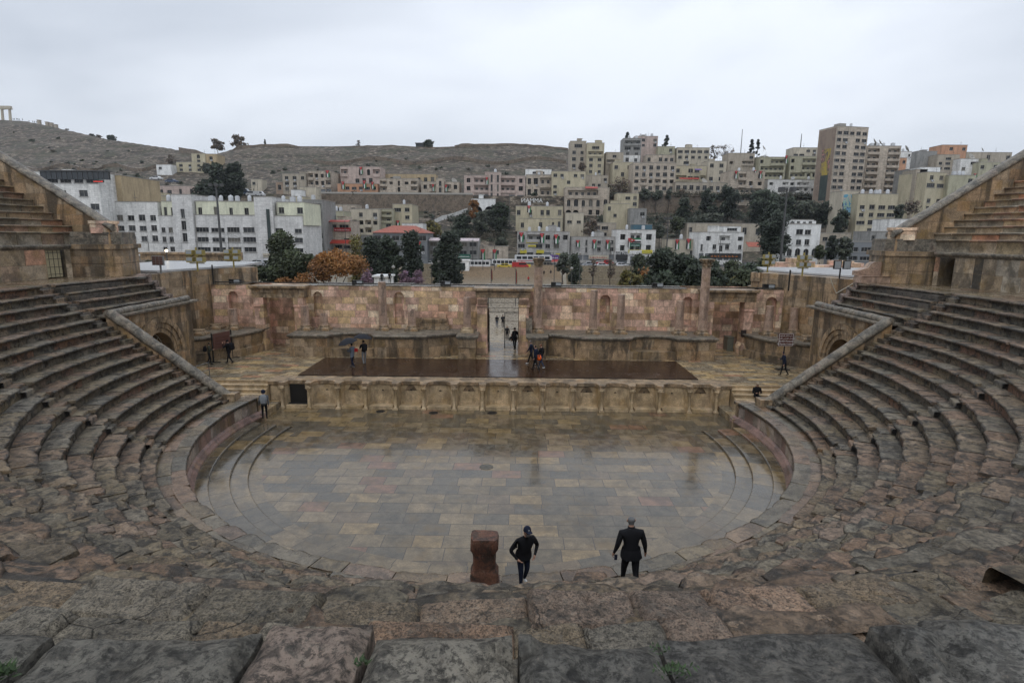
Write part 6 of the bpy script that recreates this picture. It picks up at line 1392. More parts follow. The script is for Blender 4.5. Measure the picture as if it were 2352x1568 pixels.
# big masses right behind the stage wall
for k, (reg, x0, yt, x1, yb, kd, Y, n, lb) in enumerate([(3, 1262, 1075, 1520, 1430, 'dark', 62, 7000, 'tall dense dark tree with its top at the left of the big tree mass'), (3, 1440, 1130, 1700, 1430, 'dark', 56, 7000, 'dense dark tree in the middle of the big tree mass'), (3, 1640, 1150, 1880, 1430, 'dark', 60, 5500, 'dark tree left of the right capital column'), (3, 1830, 1180, 2060, 1430, 'green', 58, 4500, 'mixed green tree right of the right capital column'), (3, 2020, 1200, 2200, 1430, 'dark', 54, 3500, 'dark green tree before the juttings of the right wall'),
    (3, 1100, 1130, 1275, 1420, 'green', 74, 2400, 'loose green tree behind the yellow trees'), (3, 1180, 1260, 1300, 1420, 'orange', 70, 900, 'thin rusty tree left of the big dark mass'), (3, 1010, 1285, 1130, 1430, 'yellow', 66, 1500, 'left low yellow tree on the terrace'), (3, 1110, 1290, 1240, 1430, 'yellow', 68, 1500, 'right low yellow tree on the terrace'), (3, 1900, 1340, 2140, 1440, 'yellow', 50, 1400, 'low yellow shrub at the foot of the dark trees'), (3, 1560, 1230, 1760, 1430, 'dark', 48, 3600, 'lower dark tree at the foot of the big tree mass'), (3, 1740, 1240, 1960, 1430, 'dark', 50, 3600, 'dark shrubby tree behind the right capital column'), (3, 1960, 1260, 2160, 1430, 'green', 48, 3000, 'green shrubby tree nearest to the right wall'), (3, 1330, 1250, 1500, 1430, 'dark', 50, 3000, 'dark shrubby tree at the left foot of the big tree mass'), (3, 2180, 1150, 2340, 1400, 'green', 60, 2200, 'yellow green tree behind the yellow floodlight stands'),
    (3, 478, 1120, 600, 1365, 'grey', 98, 1600, 'left small tree on the terrace right of the steps'), (3, 575, 1130, 702, 1345, 'dark', 104, 1700, 'right small tree on the terrace right of the steps'), (3, 905, 1190, 985, 1330, 'bare', 108, 500, 'thin bare tree before the parked red truck'), (3, 760, 1190, 830, 1330, 'bare', 110, 400, 'thin bare tree between parked cars')]):
    tree(lb, reg, x0, yt, x1, yb, kd, Y=Y, n=n, leaf=.23, trunk=.05 if kd not in ('yellow', 'grey', 'bare') else .4, base=-2.6)
for k, (x0, yt, x1, yb, kd, Y, n, lb) in enumerate([(0, 700, 240, 900, 'dark', 200, 2600, 'left part of the dark wooded slope under the white terrace row'), (170, 770, 430, 960, 'dark', 198, 2800, 'second part of the dark wooded slope under the white terrace row'), (370, 780, 600, 980, 'grey', 196, 2800, 'third part of the dark wooded slope under the white terrace row'), (560, 800, 790, 1000, 'dark', 192, 2800, 'right part of the dark wooded slope under the white terrace row'), (700, 870, 850, 1080, 'dark', 180, 1800, 'dark tree left of the yellow fin-roofed block'), (50, 870, 350, 1260, 'pine', 112, 5200, 'huge dark drooping tree beside the tall lamp mast'),
    (640, 1090, 760, 1300, 'pine', 104, 1800, 'dark poplar-like tree right of the white modern villa'), (745, 1100, 865, 1310, 'grey', 100, 1700, 'grey eucalyptus tree beside the metal-clad building'), (550, 1180, 650, 1290, 'green', 100, 900, 'yellow green bush at the corner of the modern villa'), (1235, 830, 1330, 960, 'grey', 170, 900, 'scrub right of the yellow fin-roofed block'), (1300, 800, 1480, 900, 'bare', 180, 900, 'bare scrub below the lattice stair bay'), (200, 1270, 410, 1370, 'dark', 62, 1200, 'dark hedge behind the left yellow floodlights')]):
    tree(lb, 4, x0, yt, x1, yb, kd, Y=Y, n=n, leaf=.4 if Y > 150 else .26, trunk=.08, base=(-2.6 if Y < 70 else None))
for k, (x0, yt, x1, yb, Y, lb) in enumerate([(1150, 1335, 1290, 1400, 50, 'left low hedge behind the long ruined cornice'), (1440, 1330, 1560, 1400, 50, 'middle low hedge behind the long ruined cornice'), (1640, 1330, 1980, 1400, 52, 'right low hedge behind the long ruined cornice')]):
    tree(lb, 1, x0, yt, x1, yb, 'grey', Y=Y, n=900, leaf=.16, cat='hedge', group='hedges behind the left side wall', name='hedge', base=3.0, trunk=.05)
# scrub that covers the steep slopes as one mass nobody could count
b = MB(); b.t = []; rs = random.Random(41); kinds = ((.026, .036, .018), (.036, .044, .024), (.022, .030, .017), (.06, .05, .03))
for reg, x0, y0, x1, y1, n in ((3, 1480, 640, 2340, 900, 120), (3, 1250, 830, 1700, 1010, 36), (4, 0, 740, 820, 1060, 130), (2, 1700, 800, 2220, 1060, 46), (2, 1390, 790, 1860, 880, 16), (1, 1040, 700, 1700, 860, 30), (1, 1650, 620, 2030, 850, 40), (3, 700, 850, 980, 980, 18), (3, 930, 480, 1110, 690, 22), (2, 600, 690, 900, 720, 8), (4, 1240, 600, 1330, 1000, 26), (1, 400, 540, 1400, 700, 24), (2, 150, 420, 780, 520, 16), (2, 800, 330, 2300, 470, 16), (1, 0, 280, 1400, 520, 14)):
    for i in range(n):
        p = D(reg, rs.uniform(x0, x1), rs.uniform(y0, y1)); Y = hit(*p); P = at_y(*p, Y); c = rs.choice(kinds); R_ = rs.uniform(.9, 2.6)*(.5 if n < 35 and reg in (1, 2) else 1); zt = H(P.x, Y)
        for q in range(int(55*R_)):
            v = Vector((rs.gauss(0, .5), rs.gauss(0, .5), abs(rs.gauss(0, .45))))*R_; u = Vector((rs.gauss(0, 1), rs.gauss(0, 1), rs.gauss(0, 1))).normalized(); w = u.orthogonal().normalized(); l = rs.uniform(.22, .5); g = rs.uniform(.6, 1.4); C_ = Vector((P.x, Y, zt))+v
            b.face([C_-u*l-w*l*.5, C_+u*l*.2-w*l*.6, C_+u*l+w*l*.1, C_-u*l*.1+w*l*.6]); b.t += [(c[0]*g, c[1]*g, c[2]*g)]*4
tag(b.build('slope_scrub', leaf_mat('scrub_leaves', (1, 1, 1)), kind='stuff'), 'dark scrub covering the steep slopes between the houses', 'scrub')
# ================================================================== STREET AND PLAZA THINGS
def pole(label, reg, x, yt, yb, Y, r=.12, cat='lamp post', name='lamp_post', arms=1, group='lamp posts around the plaza', top='lamp'):
    P = at_y(*D(reg, x, yb), Y); T = at_y(*D(reg, x, yt), Y); e = empty(name, (P.x, Y, P.z), label, cat, group); zt = T.z
    b = MB(); b.tube((P.x, Y, P.z-2), (P.x, Y, zt), r, r*.55, 8); b.build('pole', M_rail, e)
    if top == 'flood':
        for k in range(4): a = k*PI/2+.4; b = MB(); b.obox((P.x+1.1*math.cos(a), Y+1.1*math.sin(a)), (math.cos(a), math.sin(a)), (-math.sin(a), math.cos(a)), .35, .3, zt-.5, zt+.1); b.tube((P.x, Y, zt-.3), (P.x+.9*math.cos(a), Y+.9*math.sin(a), zt-.3), .05, n=5); b.build('lamp_head', M_rail, e)
    elif top == 'lamp':
        b = MB(); b.lathe((P.x, Y, zt), [(.1, 0), (.28, .1), (.3, .35), (.12, .5), (.03, .6)], 10); b.build('lamp_head', M_frame, e)
    return e
pole('very tall floodlight mast before the long grey building on the left', 1, 1806, 725, 1300, 100, .32, 'floodlight mast', 'floodlight_mast', group='tall floodlight masts', top='flood')
pole('very tall floodlight mast before the dark trees on the right', 4, 262, 690, 1380, 62, .22, 'floodlight mast', 'floodlight_mast', group='tall floodlight masts', top='flood')
pole('tall thin floodlight pole on the slope right of the white stone building', 3, 1428, 835, 1050, 150, .2, 'floodlight mast', 'floodlight_mast', group='tall floodlight masts', top='flood')
for k, (reg, x, yt, yb, Y, lb) in enumerate([(2, 1230, 1270, 1400, 70, 'short white lamp post right of the white kiosk'), (2, 1555, 1240, 1400, 92, 'dark lamp post left of the tall pine'), (2, 1618, 1220, 1400, 88, 'pale lamp post left of the tall pine'), (2, 1762, 1240, 1400, 92, 'dark lamp post at the lower left corner of the plaza steps'), (2, 1905, 1040, 1200, 146, 'street lamp before the dark cafe'), (3, 462, 1160, 1390, 100, 'dark lamp post at the lower right corner of the plaza steps'), (3, 678, 1150, 1400, 94, 'dark lamp post right of the small terrace trees'), (3, 610, 1280, 1400, 84, 'thin lamp post on the right terrace'), (3, 792, 1170, 1330, 110, 'thin pole before the parked cars'), (3, 938, 1050, 1240, 150, 'white street lamp before the middle shops'), (3, 1875, 1000, 1185, 150, 'white pole in front of the rusticated house'), (1, 1870, 1130, 1300, 104, 'utility pole with wires before the grey building'), (1, 1215, 1140, 1280, 108, 'thin utility pole left before the grey building'), (2, 822, 860, 1130, 144, 'utility pole before the corner restaurant'), (2, 1575, 705, 870, 190, 'thin pole with white base on the green slope'), (2, 70, 545, 640, 235, 'utility pole beside the tiny tan house'), (3, 80, 660, 900, 200, 'thin pole at the foot of the long stair lane')]):
    pole(lb, reg, x, yt, yb, Y, .09 if Y < 120 else .13, top='lamp' if 'lamp' in lb else None)
pole('tall lattice radio mast on the skyline', 3, 2058, 80, 285, 285, .25, 'radio mast', 'radio_mast', group='radio masts on the skyline', top=None); pole('small lattice radio mast on the skyline near the mural tower', 4, 440, 225, 340, 290, .3, 'radio mast', 'radio_mast', group='radio masts on the skyline', top=None)
# utility wires
b = MB()
for (xa, ya, xb, yb_) in ((1150, 1175, 1870, 1130), (1150, 1195, 1870, 1140), (1870, 1130, 2240, 1165), (1870, 1145, 2240, 1190)):
    P = at_y(*D(1, xa, ya), 104); Q = at_y(*D(1, xb, yb_), 104); 
    for i in range(10): f, g = i/10, (i+1)/10; b.tube(P.lerp(Q, f)-Vector((0, 0, 1.0*4*f*(1-f))), P.lerp(Q, g)-Vector((0, 0, 1.0*4*g*(1-g))), .025, n=3, cap=False)
tag(b.build('utility_wires', M_rail, origin=P), 'thin dark utility wires sagging before the long grey building', 'wires')
# flags
FM = [plain('flag_'+n, c, .8) for n, c in (('red', (.42, .03, .035)), ('black', (.02, .02, .02)), ('white', (.62, .62, .6)), ('green', (.02, .15, .06)))]
def flag(label, reg, x0, y0, x1, y1, Y, lean=0, group='flags hung on the buildings', horiz=False):
    P = at_y(*D(reg, x0, y1), Y); Q = at_y(*D(reg, x1, y0), Y); w = Q.x-P.x; h = Q.z-P.z; b = MB(); n = 8
    def pt(u, v): return (P.x+w*u+lean*h*(1-v)*0+lean*h*(1-v)*.2, Y+.12*math.sin(u*7+v*3), P.z+h*v)
    for j in range(n):                                     # v from bottom 0 to top 1; triangle red at the top edge
        v0, v1 = j/n, (j+1)/n; tri = lambda v: max(0, (v-.48)/.52)*.5
        for v_a, v_b in ((v0, v1),):
            ta, tb = tri(v_a), tri(v_b)
            L0, L1, R0, R1 = .5-ta, .5-tb, .5+ta, .5+tb
            def seg(a0, a1, c0, c1, m):
                if horiz: b.face([(P.x+w*(1-v_a), Y+.05*math.sin(v_a*9), P.z+h*a0), (P.x+w*(1-v_b), Y+.05*math.sin(v_b*9), P.z+h*a1), (P.x+w*(1-v_b), Y+.05*math.sin(v_b*9), P.z+h*c1), (P.x+w*(1-v_a), Y+.05*math.sin(v_a*9), P.z+h*c0)], m)
                else: b.face([pt(a0, v_a), pt(c0, v_a), pt(c1, v_b), pt(a1, v_b)], m)
            if ta or tb: seg(L0, L1, R0, R1, 0)
            seg(0, 0, min(.333, L0), min(.333, L1), 1); seg(max(.667, R0), max(.667, R1), 1, 1, 3)
            if L0 > .333: seg(.333, min(.333, L1) if L1 < .333 else .333, L0, max(L1, min(.333, L1)) if L1 > .333 else L1, 2); seg(R0, R1 if R1 < .667 else R1, .667, max(.667, R1) if R1 > .667 else .667, 2)
    if horiz: s_ = (P.x+w*.14, P.z+h*.5)
    else: s_ = (P.x+w*.5, P.z+h*.86)
    b.box(s_[0]-w*.05, s_[0]+w*.05, Y-.2, Y-.15, s_[1]-w*.05, s_[1]+w*.05, 2)
    return tag(b.build('flag', FM, origin=(P.x, Y, P.z)), label, 'flag', group)
for a in [('flag on the green-shuttered apartment house', 2, 648, 432, 678, 490, 239.5), ('flag at the roof edge of the large pink house', 2, 937, 402, 962, 462, 250.5), ('left flag on the orange stone house', 2, 783, 528, 808, 592, 237), ('middle flag on the orange stone house', 2, 965, 520, 992, 585, 237), ('right flag on the orange stone house', 2, 1038, 530, 1060, 590, 237), ('left flag on the cream house with green shutters', 2, 1555, 550, 1577, 608, 238.5), ('right flag on the cream house with green shutters', 2, 1665, 556, 1688, 612, 238.5), ('flag on the pink apartment house with stair tower', 2, 2014, 490, 2038, 550, 237.5), ('flag on the yellow house beneath the retaining wall', 2, 1250, 860, 1280, 912, 184),
          ('flag on the blue-edged cafe front behind the pines', 2, 1428, 1040, 1464, 1120, 145), ('flag on the long yellow house below the mansion', 3, 232, 732, 264, 792, 194), ('left flag on the grey shops with yellow signs', 3, 163, 963, 203, 1042, 165), ('middle flag on the grey shops with yellow signs', 3, 340, 970, 380, 1050, 165), ('right flag on the grey shops with yellow signs', 3, 460, 980, 500, 1058, 165), ('left partly folded flag on the slit-window shops', 3, 648, 1028, 684, 1085, 167), ('middle flag on the slit-window shops', 3, 788, 1024, 826, 1100, 167), ('right flag on the slit-window shops', 3, 902, 1026, 940, 1104, 167),
          ('left flag on the small yellow house between trees', 3, 1496, 1024, 1536, 1106, 165), ('right flag on the small yellow house between trees', 3, 1590, 1016, 1636, 1102, 165), ('left flag on the pale stone house roof line', 3, 2004, 436, 2036, 502, 231), ('small middle flag on the pale stone house roof line', 3, 2172, 432, 2198, 450, 231), ('right flag on the pale stone house roof line', 3, 2214, 436, 2246, 500, 231), ('flag between the two yellow apartment wings', 4, 305, 412, 336, 478, 261), ('small flag at the edge of the right seats', 4, 1918, 566, 1952, 595, 236), ('vertical flag at the left of the draped balcony', 3, 1092, 1010, 1120, 1088, 164.6)]:
    flag(*a[:7])
flag('large flag spread sideways along the middle balcony', 3, 1116, 1010, 1206, 1048, 164.6, horiz=True)
for x, lb in ((1135, 'x'),): pass
for k, (reg, x, y0, y1, Y, fy0, fy1, lb) in enumerate([(2, 2062, 1268, 1425, 60, 1275, 1380, 'left flag hanging limp from a dark pole before the plaza steps'), (2, 2272, 1270, 1425, 60, 1278, 1410, 'right flag hanging limp from a dark pole before the plaza steps'), (2, 1992, 1065, 1260, 140, 1105, 1195, 'left flag on a pole at the street above the steps'), (2, 2092, 1075, 1260, 140, 1108, 1190, 'right leaning flag on a pole at the street above the steps')]):
    P = at_y(*D(reg, x, y1), Y); T = at_y(*D(reg, x, y0), Y); e = empty('flagpole', (P.x, Y, P.z), lb, 'flag', 'flags on poles'); b = MB(); b.tube((P.x, Y, P.z-3), (P.x, Y, T.z), .05 if Y < 100 else .09, n=6); b.build('pole', M_rail, e)
    A = at_y(*D(reg, x+(2 if Y < 100 else -18), fy1), Y); C = at_y(*D(reg, x+(16 if Y < 100 else 18), fy0), Y); b = MB(); w = C.x-A.x
    if Y < 100:
        for q, (u0, u1, m) in enumerate(((0, .35, 1), (.3, .7, 0), (.65, 1, 3))): b.face([(A.x+w*u0, Y-.03*q, A.z+(.5 if q == 1 else 0)), (A.x+w*u1, Y-.06, A.z+.1*q), (A.x+w*min(1, u1*.8), Y, C.z-.3*q), (A.x+w*u0*.5, Y+.02, C.z)], m)
    else:
        for u0, u1, m in ((0, .33, 1), (.33, .67, 2), (.67, 1, 3)): b.face([(A.x+w*u0, Y, A.z), (A.x+w*u1, Y, A.z), (A.x+w*u1, Y+.05, C.z), (A.x+w*u0, Y+.05, C.z)], m)
        b.face([(A.x, Y-.05, C.z), (A.x+w*.5, Y-.05, C.z-.5*(C.z-A.z)), (A.x+w, Y-.05, C.z)], 0)
    b.build('cloth', FM, e)
# vehicles
CP = {k: plain('car_paint_'+k, c, .3) for k, c in (('white', (.6, .6, .6)), ('silver', (.32, .33, .34)), ('red', (.38, .02, .02)), ('yellow', (.55, .42, .04)), ('dark', (.03, .035, .045)), ('blue', (.05, .07, .12)))}
M_tyre = plain('tyre_rubber', (.015, .015, .015), .8); M_cg = plain('vehicle_glass', (.02, .024, .028), .15)
def vehicle(label, reg, xc, yb, Y, col, kind='car', yaw=0, group='cars parked and driving on the street', L=None):
    P = at_y(*D(reg, xc, yb), Y); z = P.z
    L = L or {'car': 4.4, 'van': 5, 'bus': 7.5, 'truck': 5.6}[kind]; Wd = 1.8 if kind != 'bus' else 2.2; e = empty({'car': 'parked_car', 'van': 'van', 'bus': 'minibus', 'truck': 'pickup_truck'}[kind], (P.x, Y, z), label, kind if kind != 'truck' else 'truck', group, R(yaw))
    pr = {'car': [(-.5, .3), (-.5, .75), (-.42, .9), (-.28, .95), (-.17, 1.42), (.2, 1.45), (.36, .98), (.5, .85), (.5, .3)], 'van': [(-.5, .3), (-.5, 1.9), (.3, 1.95), (.42, 1.1), (.5, .95), (.5, .3)], 'bus': [(-.5, .35), (-.5, 2.5), (-.47, 2.62), (.44, 2.62), (.49, 2.3), (.5, 1.3), (.5, .35)], 'truck': [(-.5, .5), (-.5, 1.05), (-.05, 1.05), (-.03, 1.75), (.22, 1.75), (.34, 1.15), (.5, 1.05), (.5, .5)]}[kind]
    b = LMB(); b.yprism([(x*L, zz) for x, zz in pr], -Wd/2, Wd/2); b.build('body', CP[col] if isinstance(col, str) else col, e)
    wz = {'car': (.95, 1.36, -.24, .3), 'van': (1.15, 1.7, -.1, .36), 'bus': (1.35, 2.2, -.46, .44), 'truck': (1.12, 1.6, 0, .24)}[kind]; nw = {'car': 2, 'van': 1, 'bus': 6, 'truck': 1}[kind]
    for s in (-1, 1):
        b = LMB()
        for i in range(nw): a = wz[2]+(wz[3]-wz[2])*i/nw+.012; c = wz[2]+(wz[3]-wz[2])*(i+1)/nw-.012; b.face([(a*L, s*(Wd/2+.01), wz[0]), (c*L, s*(Wd/2+.01), wz[0]), ((c-(.06 if kind == 'car' else 0)*(i == nw-1))*L, s*(Wd/2+.01), wz[1]), ((a+(.04 if kind == 'car' else 0)*(i == 0))*L, s*(Wd/2+.01), wz[1])])
        b.build('window_band', M_cg, e)
    if kind == 'bus': b = LMB(); b.box(-L*.49, L*.49, -Wd/2-.012, -Wd/2, .75, 1.0); b.build('side_stripe', CP['yellow'] if 'yellow' in label or 'striped' in label else CP['red'], e)
    wm = WM.get('wheel')
    if not wm: q = LMB(); q.tube((0, -.11, 0), (0, .11, 0), .33, n=14); q.tube((0, -.12, 0), (0, .12, 0), .18, n=10, mi=1); o = q.build('wheel', [M_tyre, CP['silver']]); wm = WM['wheel'] = o.data; bpy.data.objects.remove(o)
    for sx in (-.31, .31):
        for sy_ in (-1, 1): part('wheel', wm, e, (sx*L, sy_*(Wd/2-.05), .33))
    b = LMB()
    for s in (-1, 1): b.box(L*.5, L*.5+.02, s*Wd*.36-.15, s*Wd*.36+.15, .7, .85)
    b.build('headlights', M_wht, e)
    return e
vehicle('white and yellow minibus left of the flagpoles at the street', 2, 1950, 1272, 147, 'white', 'bus', 180)
vehicle('white striped minibus parked above the plaza steps', 2, 2180, 1262, 150, 'white', 'bus', 0, L=8)
vehicle('yellow taxi in front of the white striped minibus', 2, 2175, 1268, 146, 'yellow'); vehicle('silver car between the two minibuses', 2, 2062, 1268, 148, 'silver')
vehicle('red and purple small van right of the yellow taxi', 2, 2312, 1270, 146, 'red', 'van'); vehicle('long white and black bus behind the signs', 3, 285, 1225, 158, 'white', 'bus', 0, L=12)
for a in [('white parked car at the left end of the right car row', 3, 728, 1282, 148, 'white'), ('grey parked car behind the left white one', 3, 765, 1250, 156, 'silver'), ('white car parked below the red truck', 3, 865, 1262, 150, 'white'), ('silver car parked lowest in the right car row', 3, 860, 1286, 146, 'silver'), ('white car at the right end of the lower car row', 3, 1030, 1284, 147, 'white'), ('white car at the right end of the upper car row', 3, 1036, 1258, 155, 'white'), ('dark car between the white cars of the right row', 3, 960, 1258, 156, 'dark'),
          ('silver car left of the long grey building entrance', 2, 80, 1248, 108, 'silver'), ('white car beside the entrance of the grey building', 2, 150, 1246, 109, 'white'), ('blue car parked high on the lane of the left slope', 1, 1400, 716, 200, 'blue'), ('white car parked on the lane left of the blue one', 1, 1275, 692, 203, 'white'),
          ('leftmost van in the group parked on the slope', 1, 1985, 805, 205, 'silver'), ('blue grey car in the group parked on the slope', 1, 2020, 812, 204, 'blue'), ('white van in the middle of the group parked on the slope', 1, 2062, 824, 203, 'white'), ('rightmost white van in the group parked on the slope', 1, 2105, 826, 204, 'white'),
          ('dark car on the upper road left of the retaining wall', 2, 625, 655, 236, 'dark'), ('white car on the upper road beside the orange house', 2, 705, 650, 236, 'white'), ('silver car on the upper road before the cream houses', 2, 1185, 668, 235, 'silver'), ('grey car on the upper road near the white portal', 2, 2178, 690, 235, 'silver'), ('white car with glowing headlights behind the pines', 2, 1005, 1248, 150, 'white'), ('white car half hidden behind the broad pine', 2, 1310, 1240, 150, 'white'), ('silver car half hidden behind the slender pine', 2, 1470, 1240, 151, 'silver'), ('white car before the dark cafe', 2, 1555, 1245, 148, 'white')]:
    vehicle(*a, 'van' if 'van' in a[0] else 'car', yaw=0 if int(a[2]) % 2 else 180)
vehicle('red pickup truck parked above the terrace', 3, 895, 1245, 156, 'red', 'truck', group=None)
# kiosks, booths
b = MB(); P = at_y(*D(2, 1062, 1400), 62); Q = at_y(*D(2, 1190, 1330), 62); b.box(P.x, Q.x, 62, 65, -2.55, Q.z-.25); b.box(P.x-.25, Q.x+.25, 61.7, 65.3, Q.z-.25, Q.z); b.box(P.x+.8, P.x+1.7, 61.96, 62, Q.z-1.8, Q.z-.5, 1)
for i in range(6): b.box(P.x+.78, P.x+1.72, 61.9, 61.955, Q.z-1.7+i*.2, Q.z-1.6+i*.2)
tag(b.build('kiosk', [PM['bwhite'], M_dark], origin=(P.x, 62, -2.6)), 'small grey white kiosk with louvred vent behind the stage wall', 'kiosk')
b = MB(); P = at_y(*D(2, 1768, 1280), 138); Q = at_y(*D(2, 1870, 1195), 138); b.box(P.x, Q.x, 138, 141, P.z-2, Q.z-.3); b.box(P.x-.3, Q.x+.3, 137.7, 141.3, Q.z-.3, Q.z, 0); b.box(Q.x-2.4, Q.x-1, 137.95, 138, Q.z-3, Q.z-.9, 1)
tag(b.build('guard_booth', [PM['bwhite'], M_cg], origin=(P.x, 138, P.z)), 'white guard booth with dark window at the top left of the plaza steps', 'booth')
e = board('drinks_kiosk', 'small street kiosk with dark stall and white posts above the steps', 3, 362, 1198, 440, 1275, 152, M_blk, cat='kiosk'); e2 = board('drinks_cooler', 'yellow fronted snack stall left of the corinthian column', 3, 215, 1235, 262, 1275, 146, M_yel, cat='stall')
# white railing above the steps
b = MB()
for i in range(31): x = -17+i*1.0; b.tube((x, 149.3, 1.0), (x, 149.3, 2.0), .035, n=4)
b.tube((-17, 149.3, 2.0), (13, 149.3, 2.0), .045, n=4); tag(b.build('street_railing', M_pale, origin=(-17, 149.3, 1)), 'pale railing along the street above the plaza steps', 'railing')
# floodlight stands on the side walls, light boxes on the stage wall
M_fl = plain('yellow_floodlight_body', (.30, .24, .07), .5); M_lens = plain('floodlight_lens', (.35, .37, .38), .12)
def flood_stand(label, reg, x0, y0, x1, y1, Y, zb):
    P = at_y(*D(reg, x0, y1), Y); Q = at_y(*D(reg, x1, y0), Y); xc = (P.x+Q.x)/2; e = empty('floodlight_stand', (xc, Y, zb), label, 'floodlight', 'yellow floodlight stands'); w = (Q.x-P.x)/2; h = Q.z-zb
    b = MB(); b.tube((xc, Y, zb), (xc, Y, zb+h*.95), .06, n=8); b.box(xc-w*.8, xc+w*.8, Y-.04, Y+.04, zb+h*.58, zb+h*.62); b.box(xc-w*.8, xc+w*.8, Y-.04, Y+.04, zb+h*.3, zb+h*.34); b.build('mast', M_fl, e)
    for sx in (-1, 1):
        for zz in (.64, .36):
            b = MB(); cx = xc+sx*w*.55; z = zb+h*zz; b.box(cx-w*.36, cx+w*.36, Y-.3, Y+.1, z, z+h*.2); b.box(cx-w*.3, cx+w*.3, Y-.32, Y-.302, z+h*.05, z+h*.19, 1); b.build('lamp', [M_fl, M_lens], e)
flood_stand('left yellow four-lamp floodlight stand on the left side wall', 1, 1535, 1230, 1668, 1412, 12.5, 7.4); flood_stand('right yellow four-lamp floodlight stand on the left side wall', 1, 1840, 1232, 1958, 1400, 16.5, 7.4)
flood_stand('left yellow four-lamp floodlight stand on the right side wall', 4, 105, 1228, 225, 1405, 17, 7.4); flood_stand('right yellow four-lamp floodlight stand on the right side wall', 4, 397, 1230, 533, 1425, 13.2, 7.4)
for k, (x, y, w, lb) in enumerate([(-20.0, 16, .42, 'black light box at the left end of the stage wall top'), (-10.85, 16, .4, 'light box on the stage wall above the left half'), (-4.3, 16, .38, 'light box on the stage wall left of the gate'), (3.9, 16, .38, 'light box on the stage wall right of the tall gate column'), (11.4, 16, .4, 'light box on the stage wall before the dark trees'), (19.6, 16, .42, 'black light box at the right end of the stage wall top')]):
    P = [None, None]; b = MB(); b.box(x-w, x+w, y-.12, y+.15, TOPZ+.05, TOPZ+.36); b.box(x-w*.1, x+w*.9, y-.13, y-.122, TOPZ+.09, TOPZ+.32, 1); b.box(x-w*.9, x-w*.8, y-.2, y-.13, TOPZ+.03, TOPZ+.38)
    tag(b.build('light_box', [M_iron, M_lens], origin=(x, y, TOPZ)), lb, 'floodlight', 'light boxes along the stage wall')
b = MB(); P = at_y(*D(4, 775, 1440), 11.5); b.tube((P.x, 11.5, 7.35), (P.x, 11.5, 8.0), .05); b.box(P.x-.55, P.x-.06, 11.3, 11.4, 8.0, 8.55); b.box(P.x+.06, P.x+.55, 11.3, 11.4, 8.0, 8.55); b.box(P.x-.5, P.x-.11, 11.28, 11.298, 8.05, 8.5, 1); b.box(P.x+.11, P.x+.5, 11.28, 11.298, 8.05, 8.5, 1)
tag(b.build('twin_floodlight', [M_iron, M_lens], origin=(P.x, 11.5, 7.4)), 'twin black floodlights on a post on the right side wall', 'floodlight')
b = MB(); P = at_y(*D(1, 1310, 1420), 10.5); b.tube((P.x, 10.5, 7.35), (P.x, 10.5, 7.95), .06); b.box(P.x-.4, P.x+.35, 10.3, 10.4, 7.9, 8.5)
for i in range(3):
    for j in range(4): b.box(P.x-.36+i*.23, P.x-.36+i*.23+.19, 10.28, 10.298, 7.94+j*.135, 8.05+j*.135, 1)
tag(b.build('grid_floodlight', [plain('grey_lamp_frame', (.2, .2, .19), .5), plain('rusty_lamp_cells', (.12, .06, .05), .5)], origin=(P.x, 10.5, 7.4)), 'grey floodlight with a grid of small cells on the left side wall', 'floodlight')
b = MB(); P = at_y(*D(1, 1355, 1268), 30); b.lathe((P.x, 30, P.z), [(.02, -.12), (.10, -.08), (.13, 0), (.10, .08), (.02, .12)], 12); b.tube((P.x, 30, P.z-4), (P.x, 30, P.z-.2), .05, mi=1)
tag(b.build('lit_lamp', [M_lit, M_rail], origin=(P.x, 30, P.z)), 'bright lit warm lamp behind the left side wall', 'lamp')
# black pipe along the wall top and poles at its ends, cables
b = MB(); b.tube((-21.3, 15.6, 6.42), (-16.5, 15.6, 6.40), .04); b.tube((-16.5, 15.6, 6.4), (21.6, 15.62, 6.33), .04); tag(b.build('black_pipe', M_iron, origin=(0, 15.6, 6.4)), 'long thin black pipe lying along the stage wall top', 'pipe')
b = MB(); b.tube((-21.2, 15.2, 6.3), (-21.2, 15.2, 7.7), .05); tag(b.build('corner_post', M_iron, origin=(-21.2, 15.2, 6.3)), 'dark post at the left end of the stage wall top', 'post', 'posts at the ends of the stage wall top')
b = MB(); b.tube((20.7, 15.2, 6.2), (20.7, 15.2, 7.7), .06); tag(b.build('corner_post', M_iron, origin=(20.7, 15.2, 6.3)), 'dark post at the right end of the stage wall top', 'post', 'posts at the ends of the stage wall top')
b = MB(); PTS = [at_y(*D(4, x, y), 13.2) for x, y in ((455, 1425), (480, 1490), (510, 1545), (600, 1500), (760, 1415))]
for p, q in zip(PTS, PTS[1:]): b.tube((p.x, 9.5+(p.x-20)*.2, p.z), (q.x, 9.5+(q.x-20)*.2, q.z), .022, n=5)
tag(b.build('hanging_cable', M_pale, origin=PTS[0]), 'pale loose cable hanging down the right side wall', 'cable')
